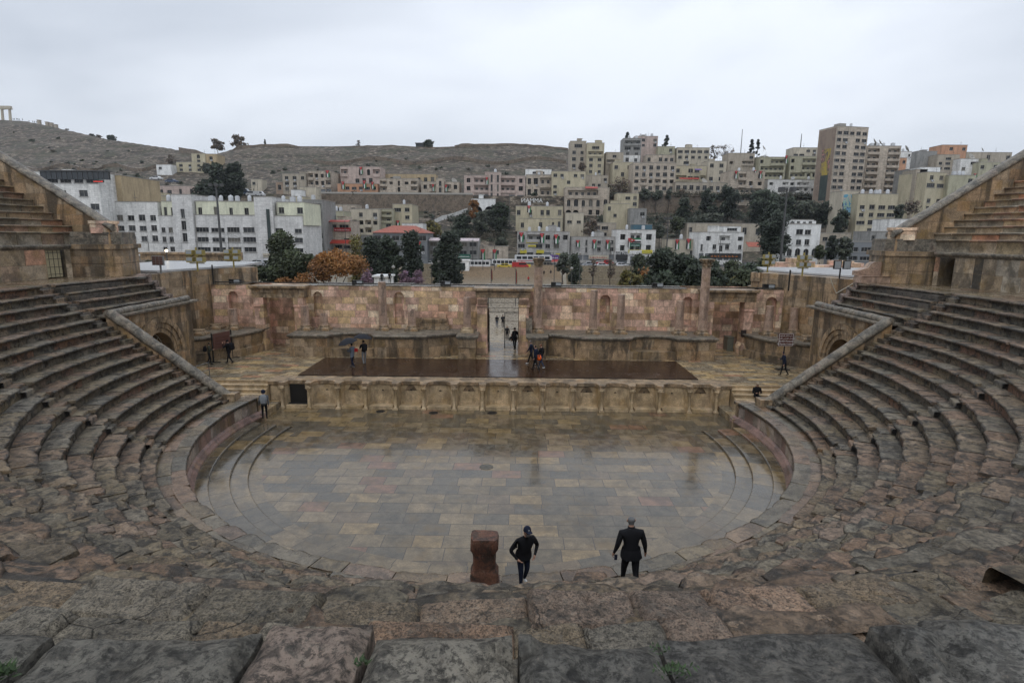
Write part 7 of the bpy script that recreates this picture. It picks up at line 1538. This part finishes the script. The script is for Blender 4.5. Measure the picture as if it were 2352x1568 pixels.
# ruined cornice wall behind the left side, ruined walls behind the right
b = MB(); P = at_y(*D(1, 1145, 1335), 32); Q = at_y(*D(1, 1900, 1282), 32); b.box(P.x, Q.x, 32, 34, P.z-.1, Q.z-.25); b.box(P.x, Q.x, 31.7, 34, Q.z-.24, Q.z-.05); b.box(P.x+6, Q.x-4, 32.3, 34, 0, P.z-.102)
tag(b.build('ruined_cornice', M_trim, origin=(P.x, 32, P.z)), 'long dark weathered cornice on ruined masonry behind the left side wall', 'ruin')
b = MB(); P = at_y(*D(4, 240, 1450), 34); Q = at_y(*D(4, 960, 1300), 34); rr = random.Random(9); x = P.x
while x < Q.x: w = rr.uniform(1, 2.4); b.box(x, x+w, 34, 36, 0, Q.z-.2+rr.uniform(-.5, .35)); x += w
tag(b.build('ruined_wall', M_scaena, origin=(P.x, 34, 0)), 'broken pinkish masonry wall behind the flat roof on the right', 'ruin')
# stone bench at the right end of the walkway
P = at_z(*D(4, 1080, 1500), 7.36); x, y = P.x, P.y; b = MB(); b.xprism([(y-.35, 7.37), (y+.5, 7.37), (y+.5, 7.7), (y+.42, 7.78), (y-.4, 7.78), (y-.35, 7.7)], x-1.05, x+1.0)
b.yprism([(x-1.1, 7.782), (x+1.0, 7.782), (x+1.0, 8.55), (x+.9, 8.62), (x-.1, 8.6), (x-.3, 8.5), (x-.45, 8.25), (x-1.1, 8.05)], y+.1, y+.62)
tag(b.build('stone_throne', M_column, origin=(x, y, 7.37)), 'worn pink stone seat with curved back on the right walkway', 'stone seat')
# signs on the stage
e = empty('information_sign', (18.3, 10.1, ZS), 'brown museum sign with Arabic and English lettering on the right side of the stage', 'sign')
M_brn = plain('brown_sign_board', (.10, .035, .025), .45)
b = MB(); b.box(17.82, 18.82, 9.86, 9.9, ZS+1.58, ZS+2.42); b.build('board', M_brn, e); b = MB()
for a in ((17.86, 18.78, ZS+1.61, ZS+1.63), (17.86, 18.78, ZS+2.37, ZS+2.39)): b.box(a[0], a[1], 9.85, 9.858, a[2], a[3])
for xx in (17.86, 18.76): b.box(xx, xx+.02, 9.85, 9.858, ZS+1.631, ZS+2.369)
b.build('border', M_wht, e); b = MB(); b.tube((18.3, 9.95, ZS), (18.3, 9.95, ZS+1.6), .04); b.box(17.9, 18.75, 9.8, 10.2, ZS, ZS+.05); b.build('post', M_iron, e)
AF = dict(zip('ابةتثجحخدذرزسشصضطظعغفقكلمنهوىي', [0xFE8D, 0xFE8F, 0xFE93, 0xFE95, 0xFE99, 0xFE9D, 0xFEA1, 0xFEA5, 0xFEA9, 0xFEAB, 0xFEAD, 0xFEAF, 0xFEB1, 0xFEB5, 0xFEB9, 0xFEBD, 0xFEC1, 0xFEC5, 0xFEC9, 0xFECD, 0xFED1, 0xFED5, 0xFED9, 0xFEDD, 0xFEE1, 0xFEE5, 0xFEE9, 0xFEED, 0xFEEF, 0xFEF1]))
AF['أ'] = 0xFE83; AF['آ'] = 0xFE81
def arab(s):
    o = []; nc = 'اأآدذرزوىة '
    for i, c in enumerate(s):
        if c not in AF: o.append(c); continue
        pj = i > 0 and s[i-1] in AF and s[i-1] not in nc; nj = c not in nc and i+1 < len(s) and s[i+1] in AF
        k = (3 if nj else 1) if pj else (2 if nj else 0); o.append(chr(AF[c]+k))
    return ''.join(reversed(o))
FNT = None
try:
    import os
    fp = os.path.join(bpy.utils.resource_path('LOCAL'), 'datafiles', 'fonts', 'NotoSansArabic-VariableFont_wdth,wght.woff2')
except Exception: fp = None
for s_, sz, z in ((arab('دائرة الآثار العامة'.replace('ئ', 'ي')), .12, 2.22), (arab('المتحف الشعبي الأردني'), .12, 2.05), ('Jordan Museum', .14, 1.87), ('Of Popular Traditions', .125, 1.69)): text('lettering', s_, sz, (18.32, 9.845, ZS+z), (PI/2, 0, 0), M_wht, e)
e = empty('information_board', (-18.9, 11.0, ZS), 'brown information board between two dark posts on the left side of the stage', 'sign')
b = MB(); A = Vector((-19.05, 10.35, 0)); C = Vector((-18.55, 11.9, 0)); 
for P in (A, C): b.tube((P.x, P.y, ZS), (P.x, P.y, ZS+1.95), .045, n=6); b.box(P.x-.45, P.x+.45, P.y-.06, P.y+.06, ZS, ZS+.05)
b.build('posts', M_iron, e); b = MB(); n = (C-A).normalized(); b.obox(((A.x+C.x)/2, (A.y+C.y)/2), (n.x, n.y), (-n.y, n.x), .72, .02, ZS+.85, ZS+1.9); b.build('board', plain('faded_red_board', (.11, .05, .038), .5), e)
b = MB()
for z in (1.6, 1.4, 1.2, 1.0): b.obox(((A.x+C.x)/2+.03, (A.y+C.y)/2-.01), (n.x, n.y), (-n.y, n.x), .55, .022, ZS+z, ZS+z+.03)
b.build('text_lines', M_brn, e)
b = MB()
for (x0, y0, z0, x1, y1, z1) in ((-17.15, 6.3, ZS, -17.15, 6.3, ZS+.95), (-18.5, 6.3, ZS, -18.5, 6.3, ZS+.95), (-17.15, 6.3, ZS+.93, -18.6, 5.6, ZS+.5), (-17.15, 6.3, ZS+.5, -18.3, 5.75, ZS+.1), (-17.15, 6.3, ZS+.93, -17.15, 6.3, ZS+.94)): b.tube((x0, y0, z0), (x1, y1, z1), .025, n=6)
tag(b.build('handrail', plain('grey_metal_rail', (.14, .14, .14), .4, .5), origin=(-17.15, 6.3, ZS)), 'grey metal handrail beside the left stage steps', 'handrail')
# red stone altar at the back of the orchestra
b = MB(); x, y, z = .27, -13.55, 1.45; b.box(x-.36, x+.36, y-.3, y+.3, z, z+.12)
rows = []; prof = [(.33, .12), (.34, .42), (.31, .5), (.272, .57), (.265, .62), (.265, .92), (.285, 1.0), (.335, 1.08), (.34, 1.3), (.325, 1.37)]
for r, zz in prof:
    row = []
    for i in range(24):
        a = 2*PI*(i+.5)/24; c, s_ = math.cos(a), math.sin(a); m = max(abs(c), abs(s_))**.93; f = noise.noise(Vector((c*2, s_*2, zz*3)))*.035
        row.append((x+(r+f)*c/m, y+(r*.8+f)*s_/m, z+zz+(.03*noise.noise(Vector((c*2, s_*3, 1))) if zz > 1.2 else 0)))
    rows.append(row)
b.grid(rows, close=True); b.face(rows[-1]); tag(b.build('stone_altar', M_altar, origin=(x, y, z)), 'waisted dark red stone altar block at the back edge of the orchestra', 'altar')
# loose blocks near the walking men, grass in joints
for k, (x, y, z, sx, sy_, sz, lb) in enumerate([(2.75, -14.6, 2.02, .42, .28, .22, 'loose rounded pink block lying beside the man in the dark padded jacket'), (2.35, -15.3, 2.4, .5, .3, .12, 'low loose stone slab on the rows behind the waist-high altar')]):
    b = MB(); rows = []
    for j in range(7):
        ph = -PI/2+PI*j/6; row = []
        for i in range(14): a = 2*PI*i/14; v = Vector((math.cos(a)*math.cos(ph), math.sin(a)*math.cos(ph), math.sin(ph))); v = Vector([math.copysign(abs(c)**.55, c) for c in v]); f = 1+.15*noise.noise(v*1.5+Vector((k*9, 0, 0))); row.append((x+v.x*sx*f, y+v.y*sy_*f, z+sz+v.z*sz*f))
        rows.append(row)
    b.grid(rows, close=True); b.t = [TINTS[k]]*len(b.v); tag(b.build('loose_block', M_seat, origin=(x, y, z)), lb, 'stone block')
def weed(label, px_, py_, z, s, n, seed, spread=.12):
    P = at_z(px_, py_, z); rr = random.Random(seed); b = MB(); b.t = []
    for i in range(n):
        a = rr.uniform(0, 2*PI); c = P+Vector((rr.gauss(0, spread), rr.gauss(0, spread*.5), 0)); d = Vector((math.cos(a), math.sin(a), rr.uniform(.3, 1.4))).normalized()*s*rr.uniform(.5, 1); w = Vector((-d.y, d.x, 0)).normalized()*s*.16; g = rr.uniform(.6, 1.2)
        b.face([c, c+d*.55+w, c+d, c+d*.55-w]); b.t += [(g, g, g)]*4
    tag(b.build('weed', LM['fresh'], origin=P), label, 'weed', 'weeds in the joints of the near stones')
weed('small weed growing in a joint at the bottom left of centre', 832, 1522, 9.27, .016, 26, 1, .008); weed('longest weed tuft trailing in a joint at the bottom right of centre', 1548, 1540, 9.27, .015, 80, 2, .016); weed('upper end of the weed in the right joint', 1515, 1495, 9.27, .011, 30, 3, .010); weed('grass tuft at the bottom left corner', 6, 1550, 9.27, .03, 30, 4, .01)
# ================================================================== PEOPLE
CL = {k: plain('cloth_'+k, c, .8) for k, c in (('black', (.010, .010, .012)), ('navy', (.012, .016, .032)), ('jeans', (.03, .045, .08)), ('grey', (.09, .095, .10)), ('lightgrey', (.20, .21, .22)), ('olive', (.05, .05, .035)), ('white', (.6, .6, .58)), ('red', (.45, .03, .03)), ('beige', (.30, .24, .17)), ('orange', (.9, .17, .02)), ('greyblue', (.13, .15, .18)))}
for _m in CL.values(): _m.node_tree.nodes['Principled BSDF'].inputs['Specular IOR Level'].default_value = .15
M_skin = plain('skin', (.34, .19, .13), .6); M_hair = {'grey': plain('grey_hair', (.10, .10, .10), .8), 'dark': plain('dark_hair', (.015, .012, .01), .8), 'red': plain('auburn_hair', (.14, .05, .02), .8)}
def person(label, pos, head_deg, h=1.74, top='black', legs='black', hair='dark', shoe='black', stride=.0, arms=('down', 'down'), lean=0, crouch=0, hood=False, sit=False, skirt=0, group=None, bulk=1., fine=False, flip=1, headturn=0, step=0):
    """one continuous skinned body with five-fingered hands; local +y is forward."""
    k = h/1.74; V = []; E_ = []; RAD = []; Z = []
    def j(p, r, zone, par=None):
        V.append(Vector(p)); RAD.append(r); Z.append(zone)
        if par is not None: E_.append((par, len(V)-1))
        return len(V)-1
    hp = .93 if not sit else .45
    hp -= crouch
    pel = j((0, 0, hp), .125*bulk, 'legs')
    L = math.sin(R(lean))
    sp_ = j((0, .04+L*.2, hp+.2), .13*bulk, 'top', pel); chs = j((0, .02+L*.42, hp+.40), .15*bulk, 'top', sp_); nk = j((0, .01+L*.56, hp+.53), .062, 'top', chs)
    n2 = j((0, .03+L*.62, hp+.60), .055, 'skin', nk); hd = j((0, .045+L*.68, hp+.69), .096, 'head', n2); ht = j((0, .03+L*.74, hp+.765), .088, 'head', hd)
    hd_c = V[hd]
    for s in (-1, 1):
        arm = arms[0 if s < 0 else 1]
        sh = j((s*.185*bulk, L*.46, hp+.44), .07*bulk, 'top', chs)
        S = V[sh]
        if arm == 'down': el, wr = S+Vector((s*.06, -.03, -.29)), S+Vector((s*.075, .05, -.53))
        elif arm == 'swing_f': el, wr = S+Vector((s*.04, .10, -.27)), S+Vector((s*.03, .27, -.46))
        elif arm == 'swing_b': el, wr = S+Vector((s*.05, -.12, -.26)), S+Vector((s*.06, -.16, -.5))
        elif arm == 'up': el, wr = S+Vector((s*.05, .1, -.26)), S+Vector((s*.0, .3, -.12))
        elif arm == 'face': el, wr = S+Vector((s*.05, .2, -.22)), S+Vector((-s*.08, .32, .06))
        elif arm == 'phone': el, wr = S+Vector((s*.05, .08, -.28)), S+Vector((-s*.08, .27, -.24))
        elif arm == 'pocket': el, wr = S+Vector((s*.17, -.08, -.27)), S+Vector((s*.03, .06, -.47))
        elif arm == 'loose': el, wr = S+Vector((s*.08, -.03, -.28)), S+Vector((s*.13, .06, -.51))
        elif arm == 'out': el, wr = S+Vector((s*.16, .02, -.26)), S+Vector((s*.22, .12, -.46))
        e1 = j(el, .05*bulk, 'top', sh); w1 = j(wr, .03, 'top', e1); d = (wr-el).normalized()
        if arm == 'pocket': d = (d+Vector((-s*.3, .2, 0))).normalized()
        pa = j(wr+d*.045, .032, 'skin', w1); pb = j(wr+d*.085, .03, 'skin', pa)
        side = Vector((0, 1, 0))-d*d.y; side = side.normalized() if side.length > .1 else Vector((1, 0, 0)); nrm = d.cross(side)*s
        for f in range(4):                                 # four fingers of different length, then the thumb from the side of the palm
            o = side*(.028-.0185*f); l = (.07, .08, .075, .058)[f]
            a = j(wr+d*.08+o, .0095, 'skin'); c = j(wr+d*(.08+l*.5)+o-nrm*.008, .0088, 'skin', a); j(wr+d*(.08+l*.9)+o-nrm*.028, .0075, 'skin', c)
        a = j(wr+d*.03+side*.02, .011, 'skin'); c = j(wr+d*.06+side*.05-nrm*.01, .010, 'skin', a); j(wr+d*.09+side*.055-nrm*.02, .0085, 'skin', c)
    for s in (-1, 1):
        q = s*flip; f = stride*q
        hip = j((s*.095, 0, hp-.05), .095*bulk, 'legs', pel)
        if sit: kn, an = Vector((s*.12, .42, hp+.02)), Vector((s*.12, .45, .08))
        else:
            kn = Vector((s*.10, f*.5+.03+crouch*.9, (hp)*.52+(.12 if (step and q > 0) else 0))); an = Vector((s*.10, f-.02, .085 if not (step and q > 0) else .085+step))
            if stride and q < 0: kn.y += .05; an.z += .05
        k1 = j(kn, .062*bulk, 'legs', hip); a1 = j(an, .042, 'legs', k1); he = j(an+Vector((0, -.03, -.035)), .04, 'shoe', a1); j(an+Vector((0, .17, -.05)), .033, 'shoe', he)
    me = bpy.data.meshes.new('body'); me.from_pydata([tuple(v*k) for v in V], E_, [])
    o = bpy.data.objects.new('body_tmp', me); COL.objects.link(o); md = o.modifiers.new('s', 'SKIN'); md.use_smooth_shade = True; sb = o.modifiers.new('u', 'SUBSURF'); sb.levels = sb.render_levels = 2 if fine else 1
    for i, v in enumerate(me.skin_vertices[0].data): v.radius = (RAD[i]*k, RAD[i]*k)
    adj = {i: [] for i in range(len(V))}
    for a, c in E_: adj[a].append(c); adj[c].append(a)
    seen = set()
    for i in range(len(V)):
        if i not in seen:
            me.skin_vertices[0].data[i].use_root = True; st = [i]
            while st:
                q = st.pop()
                if q in seen: continue
                seen.add(q); st += adj[q]
    dg = bpy.context.evaluated_depsgraph_get(); dg.update(); nm = bpy.data.meshes.new_from_object(o.evaluated_get(dg)); bpy.data.objects.remove(o)
    hm = CL[top] if hood else M_hair[hair]
    for m in (CL[top], CL[legs], M_skin, hm, CL[shoe]): nm.materials.append(m)
    nm.materials[0] = CL[top]; mi = {'top': 0, 'legs': 1, 'skin': 2, 'hair': 3, 'shoe': 4}
    segs = [(V[a]*k, V[c]*k, Z[c], RAD[a]*k, RAD[c]*k) for a, c in E_]
    hc = hd_c*k; idx = []
    for p in nm.polygons:
        c = p.center; best = 9; zz = 'top'
        for a, b_, zn, ra, rb_ in segs:
            d = b_-a; t = max(0, min(1, (c-a).dot(d)/max(1e-9, d.dot(d)))); dist = (c-a-d*t).length-(ra+(rb_-ra)*t)
            if dist < best: best = dist; zz = zn
        if zz == 'head': zz = 'hair' if (c.z > hc.z+.055*k or c.y < hc.y-.01*k or (hood and abs(c.x) > .045*k)) else 'skin'
        if zz == 'legs' and c.z > (hp-.02-skirt)*k and not sit: zz = 'top'
        idx.append(mi[zz])
    nm.polygons.foreach_set('material_index', idx)
    zmin = min(v.co.z for v in nm.vertices)
    e = bpy.data.objects.new('person', None); COL.objects.link(e); e.location = pos; e.rotation_euler = (0, 0, R(head_deg)); tag(e, label, 'person', group)
    bo = bpy.data.objects.new('body', nm); COL.objects.link(bo); bo.parent = e
    if not step: bo.location.z = -zmin
    e['_k'] = k; e['_hd'] = tuple(hd_c*k); e['_ht'] = tuple(V[ht]*k)
    if fine:                                                # jacket hem, collar and cuffs standing proud of the body
        f = LMB(); zt_ = bo.location.z
        def ell(z, rx, ry, cy=0.): return [(rx*k*math.cos(2*PI*i/20)*(1+.05*math.sin(3*i+z*40)), (cy+ry*math.sin(2*PI*i/20)*(1+.06*math.cos(2*i+z*30)))*k, z*k+zt_) for i in range(20)]
        f.grid([ell(hp-.12, .195*bulk, .155*bulk), ell(hp-.02, .19*bulk, .15*bulk), ell(hp+.1, .17*bulk, .135*bulk, .02)], close=True); f.grid([ell(hp-.12, .195*bulk, .155*bulk), ell(hp-.11, .17*bulk, .13*bulk)], close=True)
        f.grid([ell(hp+.5, .085, .075, .02+L*.52), ell(hp+.565, .075, .07, .02+L*.58)], close=True); f.build('jacket_hem', CL[top], e)
    # ears and nose as small facial features
    f = LMB(); H0 = hd_c*k
    f.lathe((H0.x, H0.y+.085*k, H0.z-.01*k), [(.016*k, -.02*k), (.018*k, -.01*k), (.010*k, .015*k), (.004*k, .03*k)], 8)
    for s in (-1, 1): f.lathe((s*.085*k, H0.y, H0.z), [(.006, -.03*k), (.018*k, -.01*k), (.018*k, .02*k), (.006, .03*k)], 8)
    if not hood: f.build('face_features', M_skin, e).location.z = bo.location.z
    return e
def local(e, x, y, z):
    m = Matrix.Rotation(e.rotation_euler.z, 3, 'Z'); return Vector(e.location)+m@Vector((x, y, z))
def backpack(e, label, mat, s=1., hp=.93):
    b = LMB(); k = e['_k']; rows = []
    for zz, w, d in ((0, .12, .08), (.03, .15, .11), (.2, .16, .13), (.36, .14, .11), (.44, .08, .06)):
        rows.append([(w*s*math.copysign(abs(math.cos(2*PI*i/12))**.6, math.cos(2*PI*i/12)), d*s*math.copysign(abs(math.sin(2*PI*i/12))**.6, math.sin(2*PI*i/12)), zz*s) for i in range(12)])
    b.grid(rows, close=True); b.face(rows[0][::-1]); b.face(rows[-1]); b.box(-.09*s, .09*s, -.15*s, -.11*s, .06*s, .2*s)
    o = b.build('backpack', CL[mat]); o.location = local(e, 0, -.23*k, (hp+.06)*k); o.rotation_euler = e.rotation_euler; tag(o, label, 'backpack'); return o
def umbrella(e, label, hx, hy, hz, r=.55, tilt=(0, 0)):
    b = LMB(); n = 16; rows = []
    for f in (.02, .35, .7, 1.): rows.append([((r*f)*math.cos(2*PI*i/n)*(1-.04*(i % 2)*f), (r*f)*math.sin(2*PI*i/n)*(1-.04*(i % 2)*f), .30-.28*f*f+(.02*(i % 2)*f)) for i in range(n)])
    c = local(e, hx, hy, hz); o = bpy.data.objects.new('umbrella', None); COL.objects.link(o); o.location = c; o.rotation_euler = (*[R(t) for t in tilt], 0); tag(o, label, 'umbrella', 'umbrellas held on the wooden deck')
    b.grid(rows, close=True); b.grid([[(x*.985, y*.985, z-.012) for x, y, z in q] for q in rows[::-1]], close=True)
    b.build('canopy', plain('umbrella_cloth', (.012, .013, .018), .6, spec=.2), o); s = LMB(); s.tube((0, 0, .36), (0, 0, -.55), .009, n=6); s.tube((0, 0, -.5), (0, 0, -.62), .016, n=6); s.build('shaft', M_iron, o); return o
# the two men walking down the rows
cm = person('man in a dark cap, glasses and black jacket climbing beside the red altar, one hand in pocket', (1.22, -13.55, 1.456), 162, 1.66, 'black', 'navy', 'grey', 'white', .12, ('down', 'pocket'), 10, fine=True, bulk=1.05, arms_=None) if False else person('man in a dark cap and glasses leaning forward beside the dark red altar', (1.22, -13.5, 1.456), 205, 1.66, 'black', 'navy', 'grey', 'white', .10, ('pocket', 'pocket'), 14, fine=True, bulk=1.15, skirt=.08)
Hc = Vector(cm['_hd']); k = cm['_k']; b = LMB()
zt = cm.children[0].location.z
b.lathe((0, Hc.y-.005, Hc.z+.03+zt), [(.098*k, 0), (.1*k, .03), (.09*k, .075), (.06*k, .11), (.01, .122)], 16)
b.prism([(-.075*k, Hc.y+.07), (.075*k, Hc.y+.07), (.06*k, Hc.y+.17), (0, Hc.y+.185), (-.06*k, Hc.y+.17)], Hc.z+.035+zt, Hc.z+.05+zt); b.build('cap', CL['navy'], cm)
b = LMB(); b.tube((0, Hc.y+.085, Hc.z+.078+zt), (0, Hc.y+.1, Hc.z+.076+zt), .024, n=12); b.build('cap_badge', CL['lightgrey'], cm)
b = LMB()
for s in (-1, 1): b.tube((s*.034, Hc.y+.087, Hc.z+.012+zt), (s*.034, Hc.y+.095, Hc.z+.012+zt), .024, n=10)
b.box(-.085, .085, Hc.y+.08, Hc.y+.092, Hc.z+.018+zt, Hc.z+.026+zt); b.build('glasses', M_iron, cm)
b = LMB(); b.lathe((0, Hc.y+.035, Hc.z-.075+zt), [(.02, -.03), (.05, -.01), (.056, .02), (.05, .035)], 12); b.build('beard', M_hair['grey'], cm)
b = LMB(); b.box(-.012, .012, Hc.y+.11, Hc.y+.2, .9, 1.2)
bm_ = person('broad man with cropped grey hair in a black jacket, seen from behind', (3.74, -14.05, 1.75), 4, 1.84, 'black', 'black', 'grey', 'white', .27, ('loose', 'loose'), 7, fine=True, bulk=1.22, flip=-1, skirt=.13)
ph = LMB(); ph.box(-.035, .035, -.006, .006, -.07, .07); o = ph.build('phone', CL['navy']); o.location = local(bm_, -.33, .12, .74*bm_['_k']); tag(o, 'dark phone held low in the left hand of the broad man', 'phone')
# in the orchestra
p_ = person('person in a dark hood and grey jacket standing at the left edge of the orchestra', (-12.2, 2.3, .365), 20, 1.6, 'grey', 'black', 'dark', 'black', .05, ('down', 'swing_b'), 0, hood=False)
backpack(p_, 'pale grey patterned backpack on the person at the orchestra edge', 'lightgrey', 1.1); 
b = LMB(); Hc = Vector(p_['_hd']); zt = p_.children[0].location.z; b.lathe((0, Hc.y-.005, Hc.z-.06+zt), [(.1, 0), (.108, .05), (.108, .1), (.085, .16), (.02, .19)], 12); b.build('blue_hood', CL['navy'], p_)
# on the deck
DZ = ZS+.055
u1 = person('woman in a grey coat carrying a small red bag under the nearer umbrella', (-9.45, 9.1, DZ), 60, 1.62, 'greyblue', 'navy', 'dark', 'grey', .22, ('up', 'swing_f'), skirt=.16)
umbrella(u1, 'nearer dark umbrella tilted left over the woman in the grey coat', -.18, .15, 1.62, .62, (6, -14))
o = LMB(); o.box(-.1, .1, -.05, .05, -.12, .1); o = o.build('red_shoulder_bag', CL['red']); o.location = local(u1, .22, -.12, 1.12); tag(o, 'small red bag at the side of the woman under the umbrella', 'bag')
u2 = person('person in a dark jacket and pale trousers under the farther umbrella', (-8.95, 10.0, DZ), 30, 1.66, 'black', 'lightgrey', 'dark', 'grey', .18, ('up', 'up'))
umbrella(u2, 'farther dark umbrella held level over the person with pale trousers', .0, .12, 1.72, .62, (-4, 5)); backpack(u2, 'dark backpack on the person with pale trousers', 'black')
w1 = person('grey-haired man striding left, farthest of the walking three', (2.0, 10.5, DZ), 75, 1.66, 'navy', 'black', 'grey', 'white', .3, ('swing_f', 'swing_b'), 5)
w2 = person('man in a dark blue jacket nearest of the walking three', (2.25, 8.95, DZ), 65, 1.64, 'navy', 'black', 'dark', 'black', .27, ('down', 'swing_b'), 3)
w3 = person('auburn-haired woman in black with jeans behind the man carrying the orange bag', (2.62, 9.45, DZ), 55, 1.62, 'black', 'jeans', 'red', 'white', .28, ('swing_f', 'down'), 3)
b = LMB(); b.lathe((0, 0, 0), [(.03, -.24), (.13, -.2), (.17, -.08), (.12, .06), (.04, .16), (.015, .24)], 14); o = b.build('orange_bag', plain('orange_plastic', (1.0, .14, .012), .4)); o.location = local(w3, -.28, .02, .80); tag(o, 'bright orange plastic bag carried among the walking three', 'bag')
# left and right of the stage
a1 = person('hooded person in an olive coat with a small backpack at the left gate wall', (-19.0, 9.75, ZS+.01), -70, 1.5, 'olive', 'black', 'dark', 'black', .14, ('phone', 'phone'), 4, hood=True); backpack(a1, 'small black backpack on the olive-coated person', 'black', .85)
a2 = person('black hooded figure striding and photographing beside the brown information board', (-17.85, 10.1, ZS+.01), 80, 1.62, 'black', 'black', 'dark', 'black', .3, ('face', 'face'), 3, hood=True, bulk=1.1); backpack(a2, 'large black backpack on the black hooded figure', 'black', 1.1)
a3 = person('person in a dark blue hooded jacket walking below the museum sign', (17.7, 8.4, ZS+.01), 85, 1.55, 'navy', 'black', 'dark', 'black', .22, ('down', 'phone'), 12, hood=True)
a4 = person('person in a beige cap and black jacket sitting on the right stage steps', (14.72, 5.25, .72), 172, 1.66, 'black', 'black', 'grey', 'black', 0, ('phone', 'phone'), 8, sit=True)
b = LMB(); Hc = Vector(a4['_hd']); zt = a4.children[0].location.z; b.lathe((0, Hc.y-.005, Hc.z+.02+zt), [(.098, 0), (.1, .04), (.085, .09), (.01, .115)], 14); b.prism([(-.07, Hc.y+.07), (.07, Hc.y+.07), (.05, Hc.y+.17), (-.05, Hc.y+.17)], Hc.z+.03+zt, Hc.z+.045+zt); b.build('cap', CL['beige'], a4)
# in and beyond the gate
person('dark figure standing inside the right jamb of the central gate', (.88, 15.6, ZS+.01), 30, 1.74, 'black', 'black', 'dark', 'black', .12, ('down', 'down'))
person('figure just beyond the gate leaf stepping up with a raised knee', (.62, 20.5, ZS-1.3), 170, 1.74, 'black', 'black', 'dark', 'black', .15, ('down', 'down'))
person('person in a dark tracksuit facing the theatre beyond the gate bars', (-.1, 38.5, -2.0), 180, 1.76, 'black', 'black', 'dark', 'black', .05, ('down', 'swing_f'))
person('person in a dark jacket and blue jeans walking away on the plaza', (-1.72, 51.2, -2.54), 0, 1.76, 'black', 'jeans', 'dark', 'black', .14, ('down', 'down'))
person('tall person in black on the plaza right of the one in jeans', (-.9, 50.9, -2.54), 10, 1.9, 'black', 'black', 'dark', 'black', .1, ('phone', 'down'))
def far_person(label, reg, x, yb, Y, top, legs, face=0, h=1.72):
    P = at_y(*D(reg, x, yb), Y); return person(label, (P.x, Y, P.z), face, h, top, legs, 'dark', 'black', .15, ('down', 'swing_f'), group=None)
far_person('small figure in a bright red jacket climbing the plaza steps', 3, 243, 1388, 124, 'red', 'jeans')
far_person('small dark figure on the upper right of the plaza steps', 3, 376, 1335, 134, 'black', 'black'); far_person('dark figure beside the tan litter bin on the plaza steps', 3, 434, 1332, 136, 'navy', 'black')
far_person('dark figure standing beside the white kiosk', 2, 1130, 1400, 60, 'black', 'black'); far_person('second dark figure at the right of the white kiosk', 2, 1196, 1398, 60, 'black', 'black')
HG = 'tiny visitors on the left hilltop'
for k, (x, y) in enumerate([(108, 205), (120, 206), (137, 204), (147, 206), (158, 207), (184, 208), (238, 222), (268, 226), (283, 228), (298, 229)]):
    P = at_y(*D(1, x, y), 452)
    if k == 0: hp0 = person('tiny dark visitor on the left hilltop, nearest to the temple columns', (P.x, 452, P.z-.2), 0, 1.75, 'black', 'black', group=HG); 
    else:
        c = hp0.copy(); COL.objects.link(c); c.location = (P.x, 452, P.z-.2); c['label'] = 'tiny dark visitor on the left hilltop, %s from the temple columns' % ['', 'second', 'third', 'fourth', 'fifth', 'sixth', 'seventh', 'eighth', 'ninth', 'last'][k]
        for q in hp0.children: d = q.copy(); COL.objects.link(d); d.parent = c
    
# ================================================================== HAZE
b = MB(); b.box(-560, 560, -90, 640, -3.9, 125)
t = bpy.data.materials.new('haze_air'); t.use_nodes = True; tn_ = t.node_tree; tn_.nodes.clear(); v = tn_.nodes.new('ShaderNodeVolumePrincipled'); v.inputs['Color'].default_value = (.80, .84, .9, 1); v.inputs['Density'].default_value = .00013; v.inputs['Anisotropy'].default_value = .2
om = tn_.nodes.new('ShaderNodeOutputMaterial'); tn_.links.new(v.outputs[0], om.inputs['Volume'])
b.build('haze', t, kind='stuff')
